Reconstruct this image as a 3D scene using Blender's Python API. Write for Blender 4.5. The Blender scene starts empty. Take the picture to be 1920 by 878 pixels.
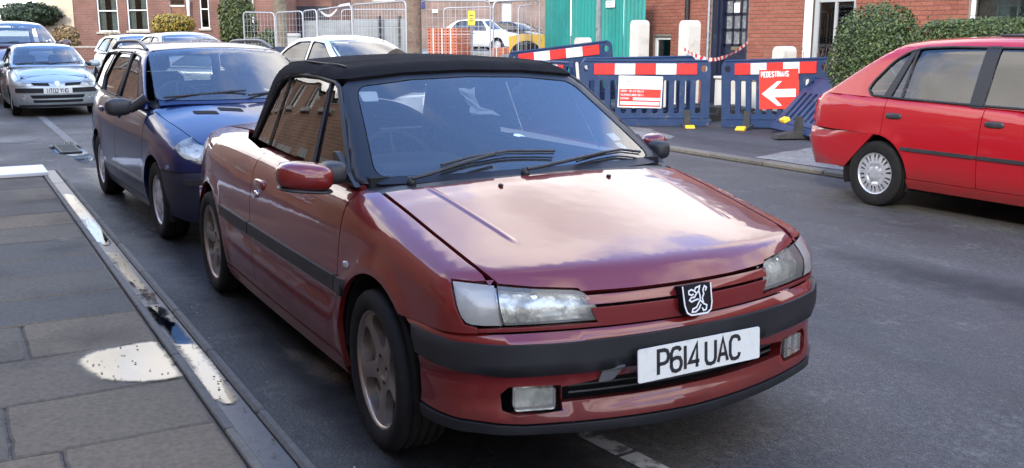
import bpy, bmesh, math, random
import numpy as np
from mathutils import Vector, Matrix, Euler
from mathutils.geometry import delaunay_2d_cdt
random.seed(7); RNG = np.random.default_rng(7)
R = math.radians; PI = math.pi
SC = bpy.context.scene; COL = SC.collection

# ------------------------------------------------------------------ camera
# X runs along the street towards the viewer, Y across it (pavement on the left of the picture is Y<0), Z up
F_PX, PITCH = 1830.0, 0.2023
CAM = np.array([3.181, -2.079, 1.497])
FH = np.array([-0.86826, 0.49612, 0.0]); RT = np.array([0.49612, 0.86826, 0.0])
cd = bpy.data.cameras.new("camera"); cam = bpy.data.objects.new("camera", cd); COL.objects.link(cam)
cd.sensor_fit = 'HORIZONTAL'; cd.sensor_width = 36.0; cd.lens = 36.0*F_PX/1920.0
cd.clip_start = 0.05; cd.clip_end = 3000
FW = FH*math.cos(PITCH)+np.array([0, 0, -math.sin(PITCH)]); UP = FH*math.sin(PITCH)+np.array([0, 0, math.cos(PITCH)])
cam.matrix_world = Matrix(((RT[0], UP[0], -FW[0], CAM[0]), (RT[1], UP[1], -FW[1], CAM[1]), (RT[2], UP[2], -FW[2], CAM[2]), (0, 0, 0, 1)))
SC.camera = cam

def pix(u, v, dist):
    "the place seen at a photo pixel, dist metres in front of the camera (measured along the ground)"
    d = FW+(u-960)/F_PX*RT-(v-439)/F_PX*UP
    return Vector(CAM+d*(dist/(d@FH)))
def gpix(u, v, z=0.0):
    d = FW+(u-960)/F_PX*RT-(v-439)/F_PX*UP
    return Vector(CAM+d*((z-CAM[2])/d[2]))

# ------------------------------------------------------------------ light
SUN_ELEV, SUN_AZ = R(27), R(-50)         # direction towards the sun, azimuth from +X to +Y
wd = bpy.data.worlds.new("World"); SC.world = wd; wd.use_nodes = True
nt = wd.node_tree; nt.nodes.clear()
def wn(t, **k):
    n = nt.nodes.new(t)
    for a, b in k.items(): setattr(n, a, b)
    return n
sky = wn('ShaderNodeTexSky', sky_type='NISHITA', sun_disc=False, sun_elevation=SUN_ELEV, sun_rotation=PI/2-SUN_AZ, air_density=1.0, dust_density=0.6, ozone_density=2.5)
tc = wn('ShaderNodeTexCoord'); sep = wn('ShaderNodeSeparateXYZ'); nt.links.new(tc.outputs['Generated'], sep.inputs[0])
zm = wn('ShaderNodeMath', operation='MAXIMUM'); nt.links.new(sep.outputs['Z'], zm.inputs[0]); zm.inputs[1].default_value = 0.0
za = wn('ShaderNodeMath', operation='ADD'); nt.links.new(zm.outputs[0], za.inputs[0]); za.inputs[1].default_value = 0.35
dv = wn('ShaderNodeVectorMath', operation='DIVIDE'); cmb = wn('ShaderNodeCombineXYZ')
for i in range(3): nt.links.new(za.outputs[0], cmb.inputs[i])
nt.links.new(tc.outputs['Generated'], dv.inputs[0]); nt.links.new(cmb.outputs[0], dv.inputs[1])
mp = wn('ShaderNodeMapping'); mp.inputs['Location'].default_value = (72.4, 51.7, 0); mp.inputs['Scale'].default_value = (1.0, 1.0, 0.0); nt.links.new(dv.outputs[0], mp.inputs[0])
nz = wn('ShaderNodeTexNoise'); nz.inputs['Scale'].default_value = 1.5; nz.inputs['Detail'].default_value = 8; nz.inputs['Roughness'].default_value = 0.52; nz.inputs['Distortion'].default_value = 0.3
nt.links.new(mp.outputs[0], nz.inputs['Vector'])
# cloudier towards the horizon, as a broken cloud deck looks
hz = wn('ShaderNodeMapRange'); nt.links.new(zm.outputs[0], hz.inputs[0])
hz.inputs[1].default_value = 0.45; hz.inputs[2].default_value = 0.95; hz.inputs[3].default_value = 0.08; hz.inputs[4].default_value = -0.07
ad = wn('ShaderNodeMath', operation='ADD'); nt.links.new(nz.outputs[0], ad.inputs[0]); nt.links.new(hz.outputs[0], ad.inputs[1])
rp = wn('ShaderNodeMapRange', interpolation_type='SMOOTHSTEP'); nt.links.new(ad.outputs[0], rp.inputs[0]); rp.inputs[1].default_value = 0.44; rp.inputs[2].default_value = 0.58
cl = wn('ShaderNodeMix', data_type='RGBA'); nt.links.new(rp.outputs[0], cl.inputs[0]); deep = wn('ShaderNodeMix', data_type='RGBA', blend_type='MULTIPLY'); deep.inputs[0].default_value = 1.0; nt.links.new(sky.outputs[0], deep.inputs[6]); deep.inputs[7].default_value = (1.0, 1.2, 1.5, 1); nt.links.new(deep.outputs[2], cl.inputs[6]); 
n2 = wn('ShaderNodeTexNoise'); n2.inputs['Scale'].default_value = 2.6; n2.inputs['Detail'].default_value = 6; nt.links.new(mp.outputs[0], n2.inputs['Vector'])
r2 = wn('ShaderNodeMapRange', interpolation_type='SMOOTHSTEP'); nt.links.new(n2.outputs[0], r2.inputs[0]); r2.inputs[1].default_value = 0.36; r2.inputs[2].default_value = 0.62
sh = wn('ShaderNodeMix', data_type='RGBA'); nt.links.new(r2.outputs[0], sh.inputs[0]); sh.inputs[6].default_value = (3.2, 3.1, 3.0, 1); sh.inputs[7].default_value = (5.75, 5.5, 5.25, 1); nt.links.new(sh.outputs[2], cl.inputs[7])
bg = wn('ShaderNodeBackground'); nt.links.new(cl.outputs[2], bg.inputs[0]); bg.inputs[1].default_value = 0.15
wo = wn('ShaderNodeOutputWorld'); nt.links.new(bg.outputs[0], wo.inputs[0])
sl = bpy.data.lights.new("sun", 'SUN'); sun = bpy.data.objects.new("sun", sl); COL.objects.link(sun)
sl.energy = 0.85; sl.angle = R(10); sl.color = (1.0, 0.93, 0.82)
sd = Vector((math.cos(SUN_ELEV)*math.cos(SUN_AZ), math.cos(SUN_ELEV)*math.sin(SUN_AZ), math.sin(SUN_ELEV)))
sun.rotation_euler = sd.to_track_quat('Z', 'Y').to_euler(); sun.location = sd*60
SC.view_settings.view_transform = 'Standard'; SC.view_settings.look = 'None'; SC.view_settings.gamma = 1.0
SC.view_settings.use_curve_mapping = False; SC.view_settings.exposure = 2.2
# ------------------------------------------------------------------ scene bookkeeping
def link(o, parent=None):
    COL.objects.link(o)
    if parent is not None: o.parent = parent
    return o
def tag(o, label=None, cat=None, group=None, kind=None):
    if label: o['label'] = label
    if cat: o['category'] = cat
    if group: o['group'] = group
    if kind: o['kind'] = kind
    return o
def thing(name, label, cat, loc=(0, 0, 0), rz=0.0, group=None):
    o = bpy.data.objects.new(name, None); o.empty_display_size = 0.2; link(o); o.location = loc; o.rotation_euler = (0, 0, rz)
    return tag(o, label, cat, group)
def children(o): return [c for c in bpy.data.objects if c.parent == o]
def copy_tree(o, label=None, loc=None, rot=None, parent=None):
    c = o.copy(); COL.objects.link(c); c.parent = parent
    if label: c['label'] = label
    if loc is not None: c.location = loc
    if rot is not None: c.rotation_euler = rot
    for ch in children(o): copy_tree(ch, parent=c)
    return c

# ------------------------------------------------------------------ materials
def mat(name, col, rough=0.6, metal=0.0, coat=0.0, coat_r=0.03, spec=0.5, noise=None, bump=None, emit=None, bump_scale=None):
    """noise: (scale, col2, lo, hi[, detail]) mixes a second colour; bump: (scale, strength, distance)"""
    m = bpy.data.materials.new(name); m.use_nodes = True; t = m.node_tree; p = t.nodes['Principled BSDF']
    p.inputs['Base Color'].default_value = (*col, 1); p.inputs['Roughness'].default_value = rough; p.inputs['Metallic'].default_value = metal
    p.inputs['Coat Weight'].default_value = coat; p.inputs['Coat Roughness'].default_value = coat_r; p.inputs['Specular IOR Level'].default_value = spec
    if noise or bump: c = t.nodes.new('ShaderNodeTexCoord')
    if noise:
        last = None
        for ns in (noise if isinstance(noise, list) else [noise]):
            n = t.nodes.new('ShaderNodeTexNoise'); n.inputs['Scale'].default_value = ns[0]; n.inputs['Detail'].default_value = ns[4] if len(ns) > 4 else 6; n.inputs['Roughness'].default_value = 0.62
            t.links.new(c.outputs['Object'], n.inputs['Vector'])
            r = t.nodes.new('ShaderNodeMapRange'); r.interpolation_type = 'SMOOTHSTEP'; r.inputs[1].default_value = ns[2]; r.inputs[2].default_value = ns[3]; t.links.new(n.outputs[0], r.inputs[0])
            x = t.nodes.new('ShaderNodeMix'); x.data_type = 'RGBA'; t.links.new(r.outputs[0], x.inputs[0])
            if last is None: x.inputs[6].default_value = (*col, 1)
            else: t.links.new(last, x.inputs[6])
            x.inputs[7].default_value = (*ns[1], 1); last = x.outputs[2]
        t.links.new(last, p.inputs['Base Color'])
    if bump:
        n = t.nodes.new('ShaderNodeTexNoise'); n.inputs['Scale'].default_value = bump[0]; n.inputs['Detail'].default_value = 5
        t.links.new(c.outputs['Object'], n.inputs['Vector'])
        b = t.nodes.new('ShaderNodeBump'); b.inputs['Strength'].default_value = bump[1]; b.inputs['Distance'].default_value = bump[2]
        t.links.new(n.outputs[0], b.inputs['Height']); t.links.new(b.outputs[0], p.inputs['Normal'])
    if emit: p.inputs['Emission Color'].default_value = (*emit[0], 1); p.inputs['Emission Strength'].default_value = emit[1]
    return m
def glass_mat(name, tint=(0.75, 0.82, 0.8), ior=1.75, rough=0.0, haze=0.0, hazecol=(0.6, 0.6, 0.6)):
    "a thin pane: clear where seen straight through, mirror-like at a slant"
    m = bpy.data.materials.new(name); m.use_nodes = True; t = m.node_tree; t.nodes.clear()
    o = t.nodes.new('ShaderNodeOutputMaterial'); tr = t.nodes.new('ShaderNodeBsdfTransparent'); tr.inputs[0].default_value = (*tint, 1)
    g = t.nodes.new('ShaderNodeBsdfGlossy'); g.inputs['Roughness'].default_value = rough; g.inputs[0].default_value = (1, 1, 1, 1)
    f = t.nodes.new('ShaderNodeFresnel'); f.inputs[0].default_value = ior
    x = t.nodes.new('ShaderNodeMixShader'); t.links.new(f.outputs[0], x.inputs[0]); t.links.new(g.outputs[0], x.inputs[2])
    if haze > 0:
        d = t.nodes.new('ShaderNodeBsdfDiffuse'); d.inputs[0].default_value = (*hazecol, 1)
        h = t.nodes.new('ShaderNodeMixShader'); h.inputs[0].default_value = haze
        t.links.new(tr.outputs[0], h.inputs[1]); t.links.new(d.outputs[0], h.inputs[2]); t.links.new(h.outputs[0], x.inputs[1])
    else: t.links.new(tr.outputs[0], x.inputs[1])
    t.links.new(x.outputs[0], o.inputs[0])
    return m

# ------------------------------------------------------------------ plain mesh builder
class MB:
    def __init__(s): s.v = []; s.f = []; s.m = []; s.n = []; s.sm = []
    def add(s, verts, faces, mi=0, normals=None, smooth=False):
        b = len(s.v); s.v += [tuple(map(float, q)) for q in verts]; s.f += [tuple(int(i)+b for i in f) for f in faces]; s.m += [mi]*len(faces); s.sm += [smooth]*len(faces)
        s.n += [tuple(map(float, q)) for q in normals] if normals is not None else [(0, 0, 0)]*len(verts)
    def box(s, c, d, rz=0.0, mi=0, rot=None, bev=0.0):
        hx, hy, hz = d[0]/2, d[1]/2, d[2]/2
        M = rot if rot is not None else Matrix.Rotation(rz, 3, 'Z')
        if bev <= 0:
            vs = [Vector(c)+M @ Vector((sx*hx, sy*hy, sz*hz)) for sx in (-1, 1) for sy in (-1, 1) for sz in (-1, 1)]
            s.add(vs, [(0, 1, 3, 2), (4, 6, 7, 5), (0, 4, 5, 1), (2, 3, 7, 6), (0, 2, 6, 4), (1, 5, 7, 3)], mi)
        else:   # chamfered box: 24 corners
            bv = min(bev, hx*.9, hy*.9, hz*.9); vs = []; idx = {}
            for sx in (-1, 1):
                for sy in (-1, 1):
                    for sz in (-1, 1):
                        for ax in range(3):
                            q = [sx*(hx-bv), sy*(hy-bv), sz*(hz-bv)]; q[ax] = (sx*hx, sy*hy, sz*hz)[ax]
                            idx[(sx, sy, sz, ax)] = len(vs); vs.append(Vector(c)+M @ Vector(q))
            fs = []
            for ax in range(3):
                a, b = [(1, 2), (2, 0), (0, 1)][ax]
                for sg in (-1, 1):
                    def k(p, q):
                        t = [0, 0, 0]; t[ax] = sg; t[a] = p; t[b] = q; return idx[(*t, ax)]
                    l = [k(-1, -1), k(1, -1), k(1, 1), k(-1, 1)]; fs.append(l if sg > 0 else l[::-1])
            for ax in range(3):
                a, b = [(1, 2), (2, 0), (0, 1)][ax]
                for p in (-1, 1):
                    for q in (-1, 1):
                        def k(e, axx):
                            t = [0, 0, 0]; t[ax] = e; t[a] = p; t[b] = q; return idx[(*t, axx)]
                        l = [k(-1, a), k(1, a), k(1, b), k(-1, b)]; fs.append(l if p*q < 0 else l[::-1])
            for sx in (-1, 1):
                for sy in (-1, 1):
                    for sz in (-1, 1):
                        l = [idx[(sx, sy, sz, i)] for i in range(3)]; fs.append(l if sx*sy*sz > 0 else l[::-1])
            s.add(vs, fs, mi)
    def tube(s, pts, r, n=8, mi=0, cap=True, smooth=True):
        pts = [Vector(p) for p in pts]; rs = r if hasattr(r, '__len__') else [r]*len(pts); vs = []; fs = []; up = None
        for i, p in enumerate(pts):
            t = (pts[min(i+1, len(pts)-1)]-pts[max(i-1, 0)]).normalized()
            if up is None: up = Vector((0, 0, 1)) if abs(t.z) < .9 else Vector((1, 0, 0))
            a = t.cross(up).normalized(); b = a.cross(t).normalized(); up = b
            for k in range(n):
                w = 2*PI*k/n; vs.append(p+(a*math.cos(w)+b*math.sin(w))*rs[i])
        for i in range(len(pts)-1):
            for k in range(n): fs.append((i*n+k, i*n+(k+1) % n, (i+1)*n+(k+1) % n, (i+1)*n+k))
        s.add(vs, fs, mi, smooth=smooth)
        if cap: s.add(vs[:n], [tuple(range(n))[::-1]], mi); s.add(vs[-n:], [tuple(range(n))], mi)
    def lathe(s, prof, c, axis='y', n=32, mi=0, sharp=40):
        "prof: (axial, radius) list"
        vs = []; fs = []
        for (a, r) in prof:
            for k in range(n):
                w = 2*PI*k/n; p, q = r*math.cos(w), r*math.sin(w)
                vs.append(Vector(c)+Vector({'x': (a, p, q), 'y': (q, a, p), 'z': (p, q, a)}[axis]))
        for i in range(len(prof)-1):
            for k in range(n): fs.append((i*n+k, (i+1)*n+k, (i+1)*n+(k+1) % n, i*n+(k+1) % n))
        s.add(vs, fs, mi, smooth=True)
    def prism(s, poly, z0, z1, M=None, mi=0, smooth=False):
        "poly in local xy, extruded along local z from z0 to z1; M: 4x4"
        n = len(poly); M = M or Matrix.Identity(4)
        A = [M @ Vector((p[0], p[1], z0)) for p in poly]; B = [M @ Vector((p[0], p[1], z1)) for p in poly]
        tri, _ = tri2d(poly)
        s.add(B, tri, mi); s.add(A, [t[::-1] for t in tri], mi)
        s.add(A+B, [(i, (i+1) % n, n+(i+1) % n, n+i) for i in range(n)], mi, smooth=smooth)
    def build(s, name, mats, parent=None):
        me = bpy.data.meshes.new(name); me.from_pydata(s.v, [], s.f)
        for m in (mats if isinstance(mats, (list, tuple)) else [mats]): me.materials.append(m)
        me.polygons.foreach_set('material_index', s.m); me.polygons.foreach_set('use_smooth', s.sm); me.update()
        if any(n != (0, 0, 0) for n in s.n):
            me.polygons.foreach_set('use_smooth', [True]*len(s.f)); me.normals_split_custom_set_from_vertices(s.n)
        return link(bpy.data.objects.new(name, me), parent)

def area2(poly): return sum(poly[i][0]*poly[(i+1) % len(poly)][1]-poly[(i+1) % len(poly)][0]*poly[i][1] for i in range(len(poly)))/2
def inside(pts, poly):
    x, y = pts[:, 0], pts[:, 1]; r = np.zeros(len(pts), bool); P = np.asarray(poly); n = len(P)
    for i in range(n):
        x0, y0 = P[i]; x1, y1 = P[(i+1) % n]
        if y0 == y1: continue
        c = ((y0 > y) != (y1 > y)) & (x < (x1-x0)*(y-y0)/(y1-y0)+x0); r ^= c
    return r
def seg_dist(pts, poly):
    P = np.asarray(poly, float); Q = np.roll(P, -1, 0); d = np.full(len(pts), 1e9)
    for a, b in zip(P, Q):
        ab = b-a; t = np.clip(((pts-a)@ab)/max(ab@ab, 1e-18), 0, 1); d = np.minimum(d, np.hypot(*(pts-a-t[:, None]*ab).T))
    return d
def tri2d(outer, holes=(), step=None):
    "triangulate a polygon with holes; returns triangles and all points (boundary points first, in order)"
    loops = [list(map(tuple, outer))]+[list(map(tuple, h)) for h in holes]
    pts = [Vector((p[0], p[1])) for l in loops for p in l]; edges = []; b = 0
    for l in loops:
        edges += [(b+i, b+(i+1) % len(l)) for i in range(len(l))]; b += len(l)
    nb = len(pts)
    if step:
        P = np.array(loops[0]); lo, hi = P.min(0), P.max(0)
        gx = np.arange(lo[0]+step/2, hi[0], step); gy = np.arange(lo[1]+step/2, hi[1], step)
        G = np.array([(x+(step/2 if j % 2 else 0), y) for j, y in enumerate(gy) for x in gx])
        if len(G):
            ok = inside(G, loops[0]) & (seg_dist(G, loops[0]) > step*.45)
            for h in loops[1:]: ok &= ~inside(G, h) & (seg_dist(G, h) > step*.45)
            pts += [Vector(g) for g in G[ok]]
    vo, eo, fo, ov, oe, of = delaunay_2d_cdt(pts, edges, [], 0, 1e-7)
    V = np.array([(v.x, v.y) for v in vo]); T = np.array([f for f in fo if len(f) == 3])
    c = V[T].mean(1); ok = inside(c, loops[0])
    for h in loops[1:]: ok &= ~inside(c, h)
    T = T[ok]; a = V[T]; s = (a[:, 1, 0]-a[:, 0, 0])*(a[:, 2, 1]-a[:, 0, 1])-(a[:, 2, 0]-a[:, 0, 0])*(a[:, 1, 1]-a[:, 0, 1])
    T[s < 0] = T[s < 0][:, ::-1]
    first = {}
    for i, o in enumerate(ov):
        for k in o: first[k] = i
    if step is None and len(V) == nb and all(first.get(i) == i for i in range(nb)): return [tuple(t) for t in T], V
    # boundary first, in input order
    mp = {}; W = []
    for i in range(nb): mp.setdefault(first[i], i); W.append(tuple(pts[i]))
    for i in range(len(V)):
        if i not in mp: mp[i] = len(W); W.append(tuple(V[i]))
    return [tuple(mp[i] for i in t) for t in T], np.array(W)
def shrink(poly, d):
    P = np.asarray(poly, float)
    if d == 0: return P
    s = 1 if area2(P) > 0 else -1
    e = np.roll(P, -1, 0)-P; L = np.maximum(np.hypot(*e.T), 1e-12)[:, None]; e = e/L; nrm = np.stack([-e[:, 1], e[:, 0]], 1)*s
    m = nrm+np.roll(nrm, 1, 0); q = np.maximum((m*m).sum(1), 0.35)[:, None]
    return P+m/q*2*d
def rounded(poly, r, n=4):
    "round the corners of a polygon; r one radius or one per corner"
    out = []; k = len(poly); rs = r if hasattr(r, '__len__') else [r]*k
    for i in range(k):
        p = Vector(poly[i][:2]); a = Vector(poly[i-1][:2])-p; b = Vector(poly[(i+1) % k][:2])-p
        if rs[i] <= 0: out.append(tuple(p)); continue
        la, lb = a.length, b.length; t = min(rs[i], la*.45, lb*.45); A = p+a/la*t; B = p+b/lb*t
        for j in range(n+1):
            w = j/n; out.append(tuple((1-w)**2*A+2*w*(1-w)*p+w*w*B))
    return out
def arc(cx, cz, r, a0, a1, n=14, ry=None): return [(cx+r*math.cos(R(a0+(a1-a0)*i/n)), cz+(ry or r)*math.sin(R(a0+(a1-a0)*i/n))) for i in range(n+1)]

def curve1(pts):
    "monotone cubic through (x, y) points, flat-sloped extrapolation"
    pts = sorted(pts); x = np.array([p[0] for p in pts], float); y = np.array([p[1] for p in pts], float)
    h = np.diff(x); dl = np.diff(y)/h; m = np.zeros(len(x)); m[0], m[-1] = dl[0], dl[-1]
    for i in range(1, len(x)-1):
        if dl[i-1]*dl[i] > 0: w1, w2 = 2*h[i]+h[i-1], h[i]+2*h[i-1]; m[i] = (w1+w2)/(w1/dl[i-1]+w2/dl[i])
    def g(q):
        i = np.clip(np.searchsorted(x, q)-1, 0, len(h)-1); t = (q-x[i])/h[i]
        return (2*t**3-3*t**2+1)*y[i]+(t**3-2*t**2+t)*h[i]*m[i]+(-2*t**3+3*t**2)*y[i+1]+(t**3-t**2)*h[i]*m[i+1]
    e = 2.0; tx = np.concatenate([[x[0]-e], np.linspace(x[0], x[-1], 1500), [x[-1]+e]]); ty = np.concatenate([[y[0]-e*m[0]], g(tx[1:-1]), [y[-1]+e*m[-1]]])
    return lambda q: np.interp(q, tx, ty)
def smax(a, b, k):
    h = np.maximum(k-np.abs(a-b), 0)/k
    return np.maximum(a, b)+h*h*k*.25
def sstep(a, b, x): t = np.clip((x-a)/(b-a), 0, 1); return t*t*(3-2*t)
def gauss(x, c, w): return np.exp(-((x-c)/w)**2)

# ------------------------------------------------------------------ car bodies: rounded solids and panels cut from their skins
class Solid:
    "half width W(x,z), top T(x,y), nose F(y,z), tail B(y,z), blended with radii k"
    def __init__(s, W, T, F, B, kt=.08, kf=.10, kb=.12, ks=None): s.W, s.T, s.F, s.B, s.kt, s.kf, s.kb = W, T, F, B, kt, kf, kb
    def f(s, P):
        x, y, z = P[..., 0], np.abs(P[..., 1]), P[..., 2]
        v = smax(y-s.W(x, z), z-s.T(x, y), s.kt); v = smax(v, x-s.F(y, z), s.kf); return smax(v, s.B(y, z)-x, s.kb)
    def grad(s, P, e=2e-3):
        g = np.stack([s.f(P+np.eye(3)[i]*e)-s.f(P-np.eye(3)[i]*e) for i in range(3)], -1)
        return g/np.maximum(np.linalg.norm(g, axis=-1, keepdims=True), 1e-9)
    def hit(s, o, d, tmax=3.0):
        lo = np.zeros(d.shape[:-1]); hi = np.full(d.shape[:-1], tmax)
        for _ in range(27):
            m = (lo+hi)/2; i = s.f(o+d*m[..., None]) < 0; lo = np.where(i, m, lo); hi = np.where(i, hi, m)
        return o+d*lo[..., None]
class Chart:
    "a way of laying the skin out flat: angles round an origin, or straight along an axis"
    def __init__(c, kind, o=(0, 0, .5)): c.kind = kind; c.o = np.array(o, float)
    def flat(c, P):
        d = P-c.o; k = c.kind
        if k == 'az+': return np.stack([np.arctan2(d[..., 1], d[..., 0]), np.arctan2(d[..., 2], np.hypot(d[..., 0], d[..., 1]))], -1)
        if k == 'az-': return np.stack([np.arctan2(d[..., 1], -d[..., 0]), np.arctan2(d[..., 2], np.hypot(d[..., 0], d[..., 1]))], -1)
        if k == 'ay': return np.stack([np.arctan2(d[..., 2], d[..., 0]), np.arctan2(d[..., 1], np.hypot(d[..., 0], d[..., 2]))], -1)
        if k == 'ax': return np.stack([P[..., 0], np.arctan2(d[..., 2], d[..., 1])*.8], -1)
        if k == 'y': return P[..., [0, 2]]
        if k == 'z': return P[..., [0, 1]]
        if k in ('x+', 'x-'): return P[..., [1, 2]]
    def ray(c, q):
        a, b = q[..., 0], q[..., 1]; k = c.kind; z = np.zeros_like(a); o1 = np.ones_like(a)
        if k in ('az+', 'az-'):
            d = np.stack([np.cos(b)*np.cos(a)*(1 if k == 'az+' else -1), np.cos(b)*np.sin(a), np.sin(b)], -1); return np.broadcast_to(c.o, d.shape), d
        if k == 'ay':
            d = np.stack([np.cos(b)*np.cos(a), np.sin(b), np.cos(b)*np.sin(a)], -1); return np.broadcast_to(c.o, d.shape), d
        if k == 'ax':
            w = b/.8; return np.stack([a, z+c.o[1], z+c.o[2]], -1), np.stack([z, np.cos(w), np.sin(w)], -1)
        if k == 'y': return np.stack([a, z, b], -1), np.stack([z, o1, z], -1)
        if k == 'z': return np.stack([a, b, z+c.o[2]], -1), np.stack([z, z, o1], -1)
        if k in ('x+', 'x-'): return np.stack([z+c.o[0], a, b], -1), np.stack([o1*(1 if k == 'x+' else -1), z, z], -1)
SIDE = Chart('y')
def spec3d(S, pts, inner):
    """outline given as seen from the side ('s',x,z), from above ('t',x,y), from the front ('f',y,z), from behind ('r',y,z) or as 3-D points ('p',x,y,z);
    returned densely as 3-D points on the skin of S"""
    out = []; n = len(pts)
    for i in range(n):
        a, b = pts[i], pts[(i+1) % n]
        if a[0] == b[0]:
            k = max(1, int(math.dist(a[1:], b[1:])/.03)); seq = [[p+(q-p)*j/k for p, q in zip(a[1:], b[1:])] for j in range(k)]
        else: seq = [list(a[1:])]
        for q in seq: out.append((a[0], q))
    n = len(out); o = np.zeros((n, 3)); d = np.zeros((n, 3)); raw = np.zeros(n, bool)
    for i, (k, q) in enumerate(out):
        if k == 's': o[i] = (q[0], 0, q[1]); d[i] = (0, 1, 0)
        elif k == 't': o[i] = (q[0], q[1], inner[2]); d[i] = (0, 0, 1)
        elif k == 'f': o[i] = (inner[0], q[0], q[1]); d[i] = (1, 0, 0)
        elif k == 'q': o[i] = (q[0], 0, q[1]); d[i] = (0, -1, 0)
        elif k == 'r': o[i] = (inner[0], q[0], q[1]); d[i] = (-1, 0, 0)
        else: o[i] = q; raw[i] = True
    res = S.hit(o, d); res[raw] = o[raw]
    return res
def skin(mb, S, chart, outline, inner=(-1, 0, .55), step=.035, off=0.0, flange=.022, gap=.0025, holes=(), mi=0, sym=None, open_edges=False, flange_mi=None, back=False):
    """add a panel of the skin of S. sym: None, 'both' (the same again mirrored), 'R' (mirrored only)"""
    ang = chart.kind in ('az+', 'az-', 'ay'); sc = 1/.85 if ang else 1.0
    P3 = spec3d(S, outline, inner); q = chart.flat(P3)
    if area2(q) < 0: q = q[::-1]
    q = shrink(q, gap*sc)
    hs = []
    for h in holes:
        hq = chart.flat(spec3d(S, h, inner))
        if area2(hq) < 0: hq = hq[::-1]
        hs.append(shrink(hq, -gap*sc))
    tri, V = tri2d(q, hs, step*sc)
    o, d = chart.ray(np.asarray(V)); P = S.hit(o, d); N = S.grad(P); P = P+N*off
    T = np.array(tri); a = P[T]; fn = np.cross(a[:, 1]-a[:, 0], a[:, 2]-a[:, 0]); flip = (fn*N[T].mean(1)).sum(1) < 0
    T = np.where(flip[:, None], T[:, ::-1], T)
    loops = [list(range(len(q)))]; b = len(q)
    for h in hs: loops.append(list(range(b, b+len(h)))[::-1]); b += len(h)
    sides = {None: [1], 'both': [1, -1], 'R': [-1]}[sym]
    for sg in sides:
        M = np.array([1, sg, 1]); Pm, Nm = P*M, N*M; Tm = T if sg > 0 else T[:, ::-1]
        mb.add(Pm, Tm, mi, Nm)
        if back: mb.add(Pm-Nm*.003, Tm[:, ::-1], mi, -Nm)
        if flange:
            for l in loops:
                n = len(l); A = Pm[l]; NA = Nm[l]; tang = np.roll(A, -1, 0)-np.roll(A, 1, 0); w = np.cross(tang, NA)*sg; w /= np.maximum(np.linalg.norm(w, axis=1, keepdims=True), 1e-9)
                r1 = A-NA*.0025+w*.0008; r2 = A-NA*flange
                vs = np.concatenate([A, r1, r2]); ns = np.concatenate([NA, w, w]); fs = []
                for i in range(n):
                    j = (i+1) % n; fs += [(i, n+i, n+j, j), (n+i, 2*n+i, 2*n+j, n+j)]
                if sg < 0: fs = [f[::-1] for f in fs]
                mb.add(vs, fs, mi if flange_mi is None else flange_mi, ns)
def S_(l): return [('s', *p) for p in l]
def T_(l): return [('t', *p) for p in l]
def F_(l): return [('f', *p) for p in l]

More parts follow.
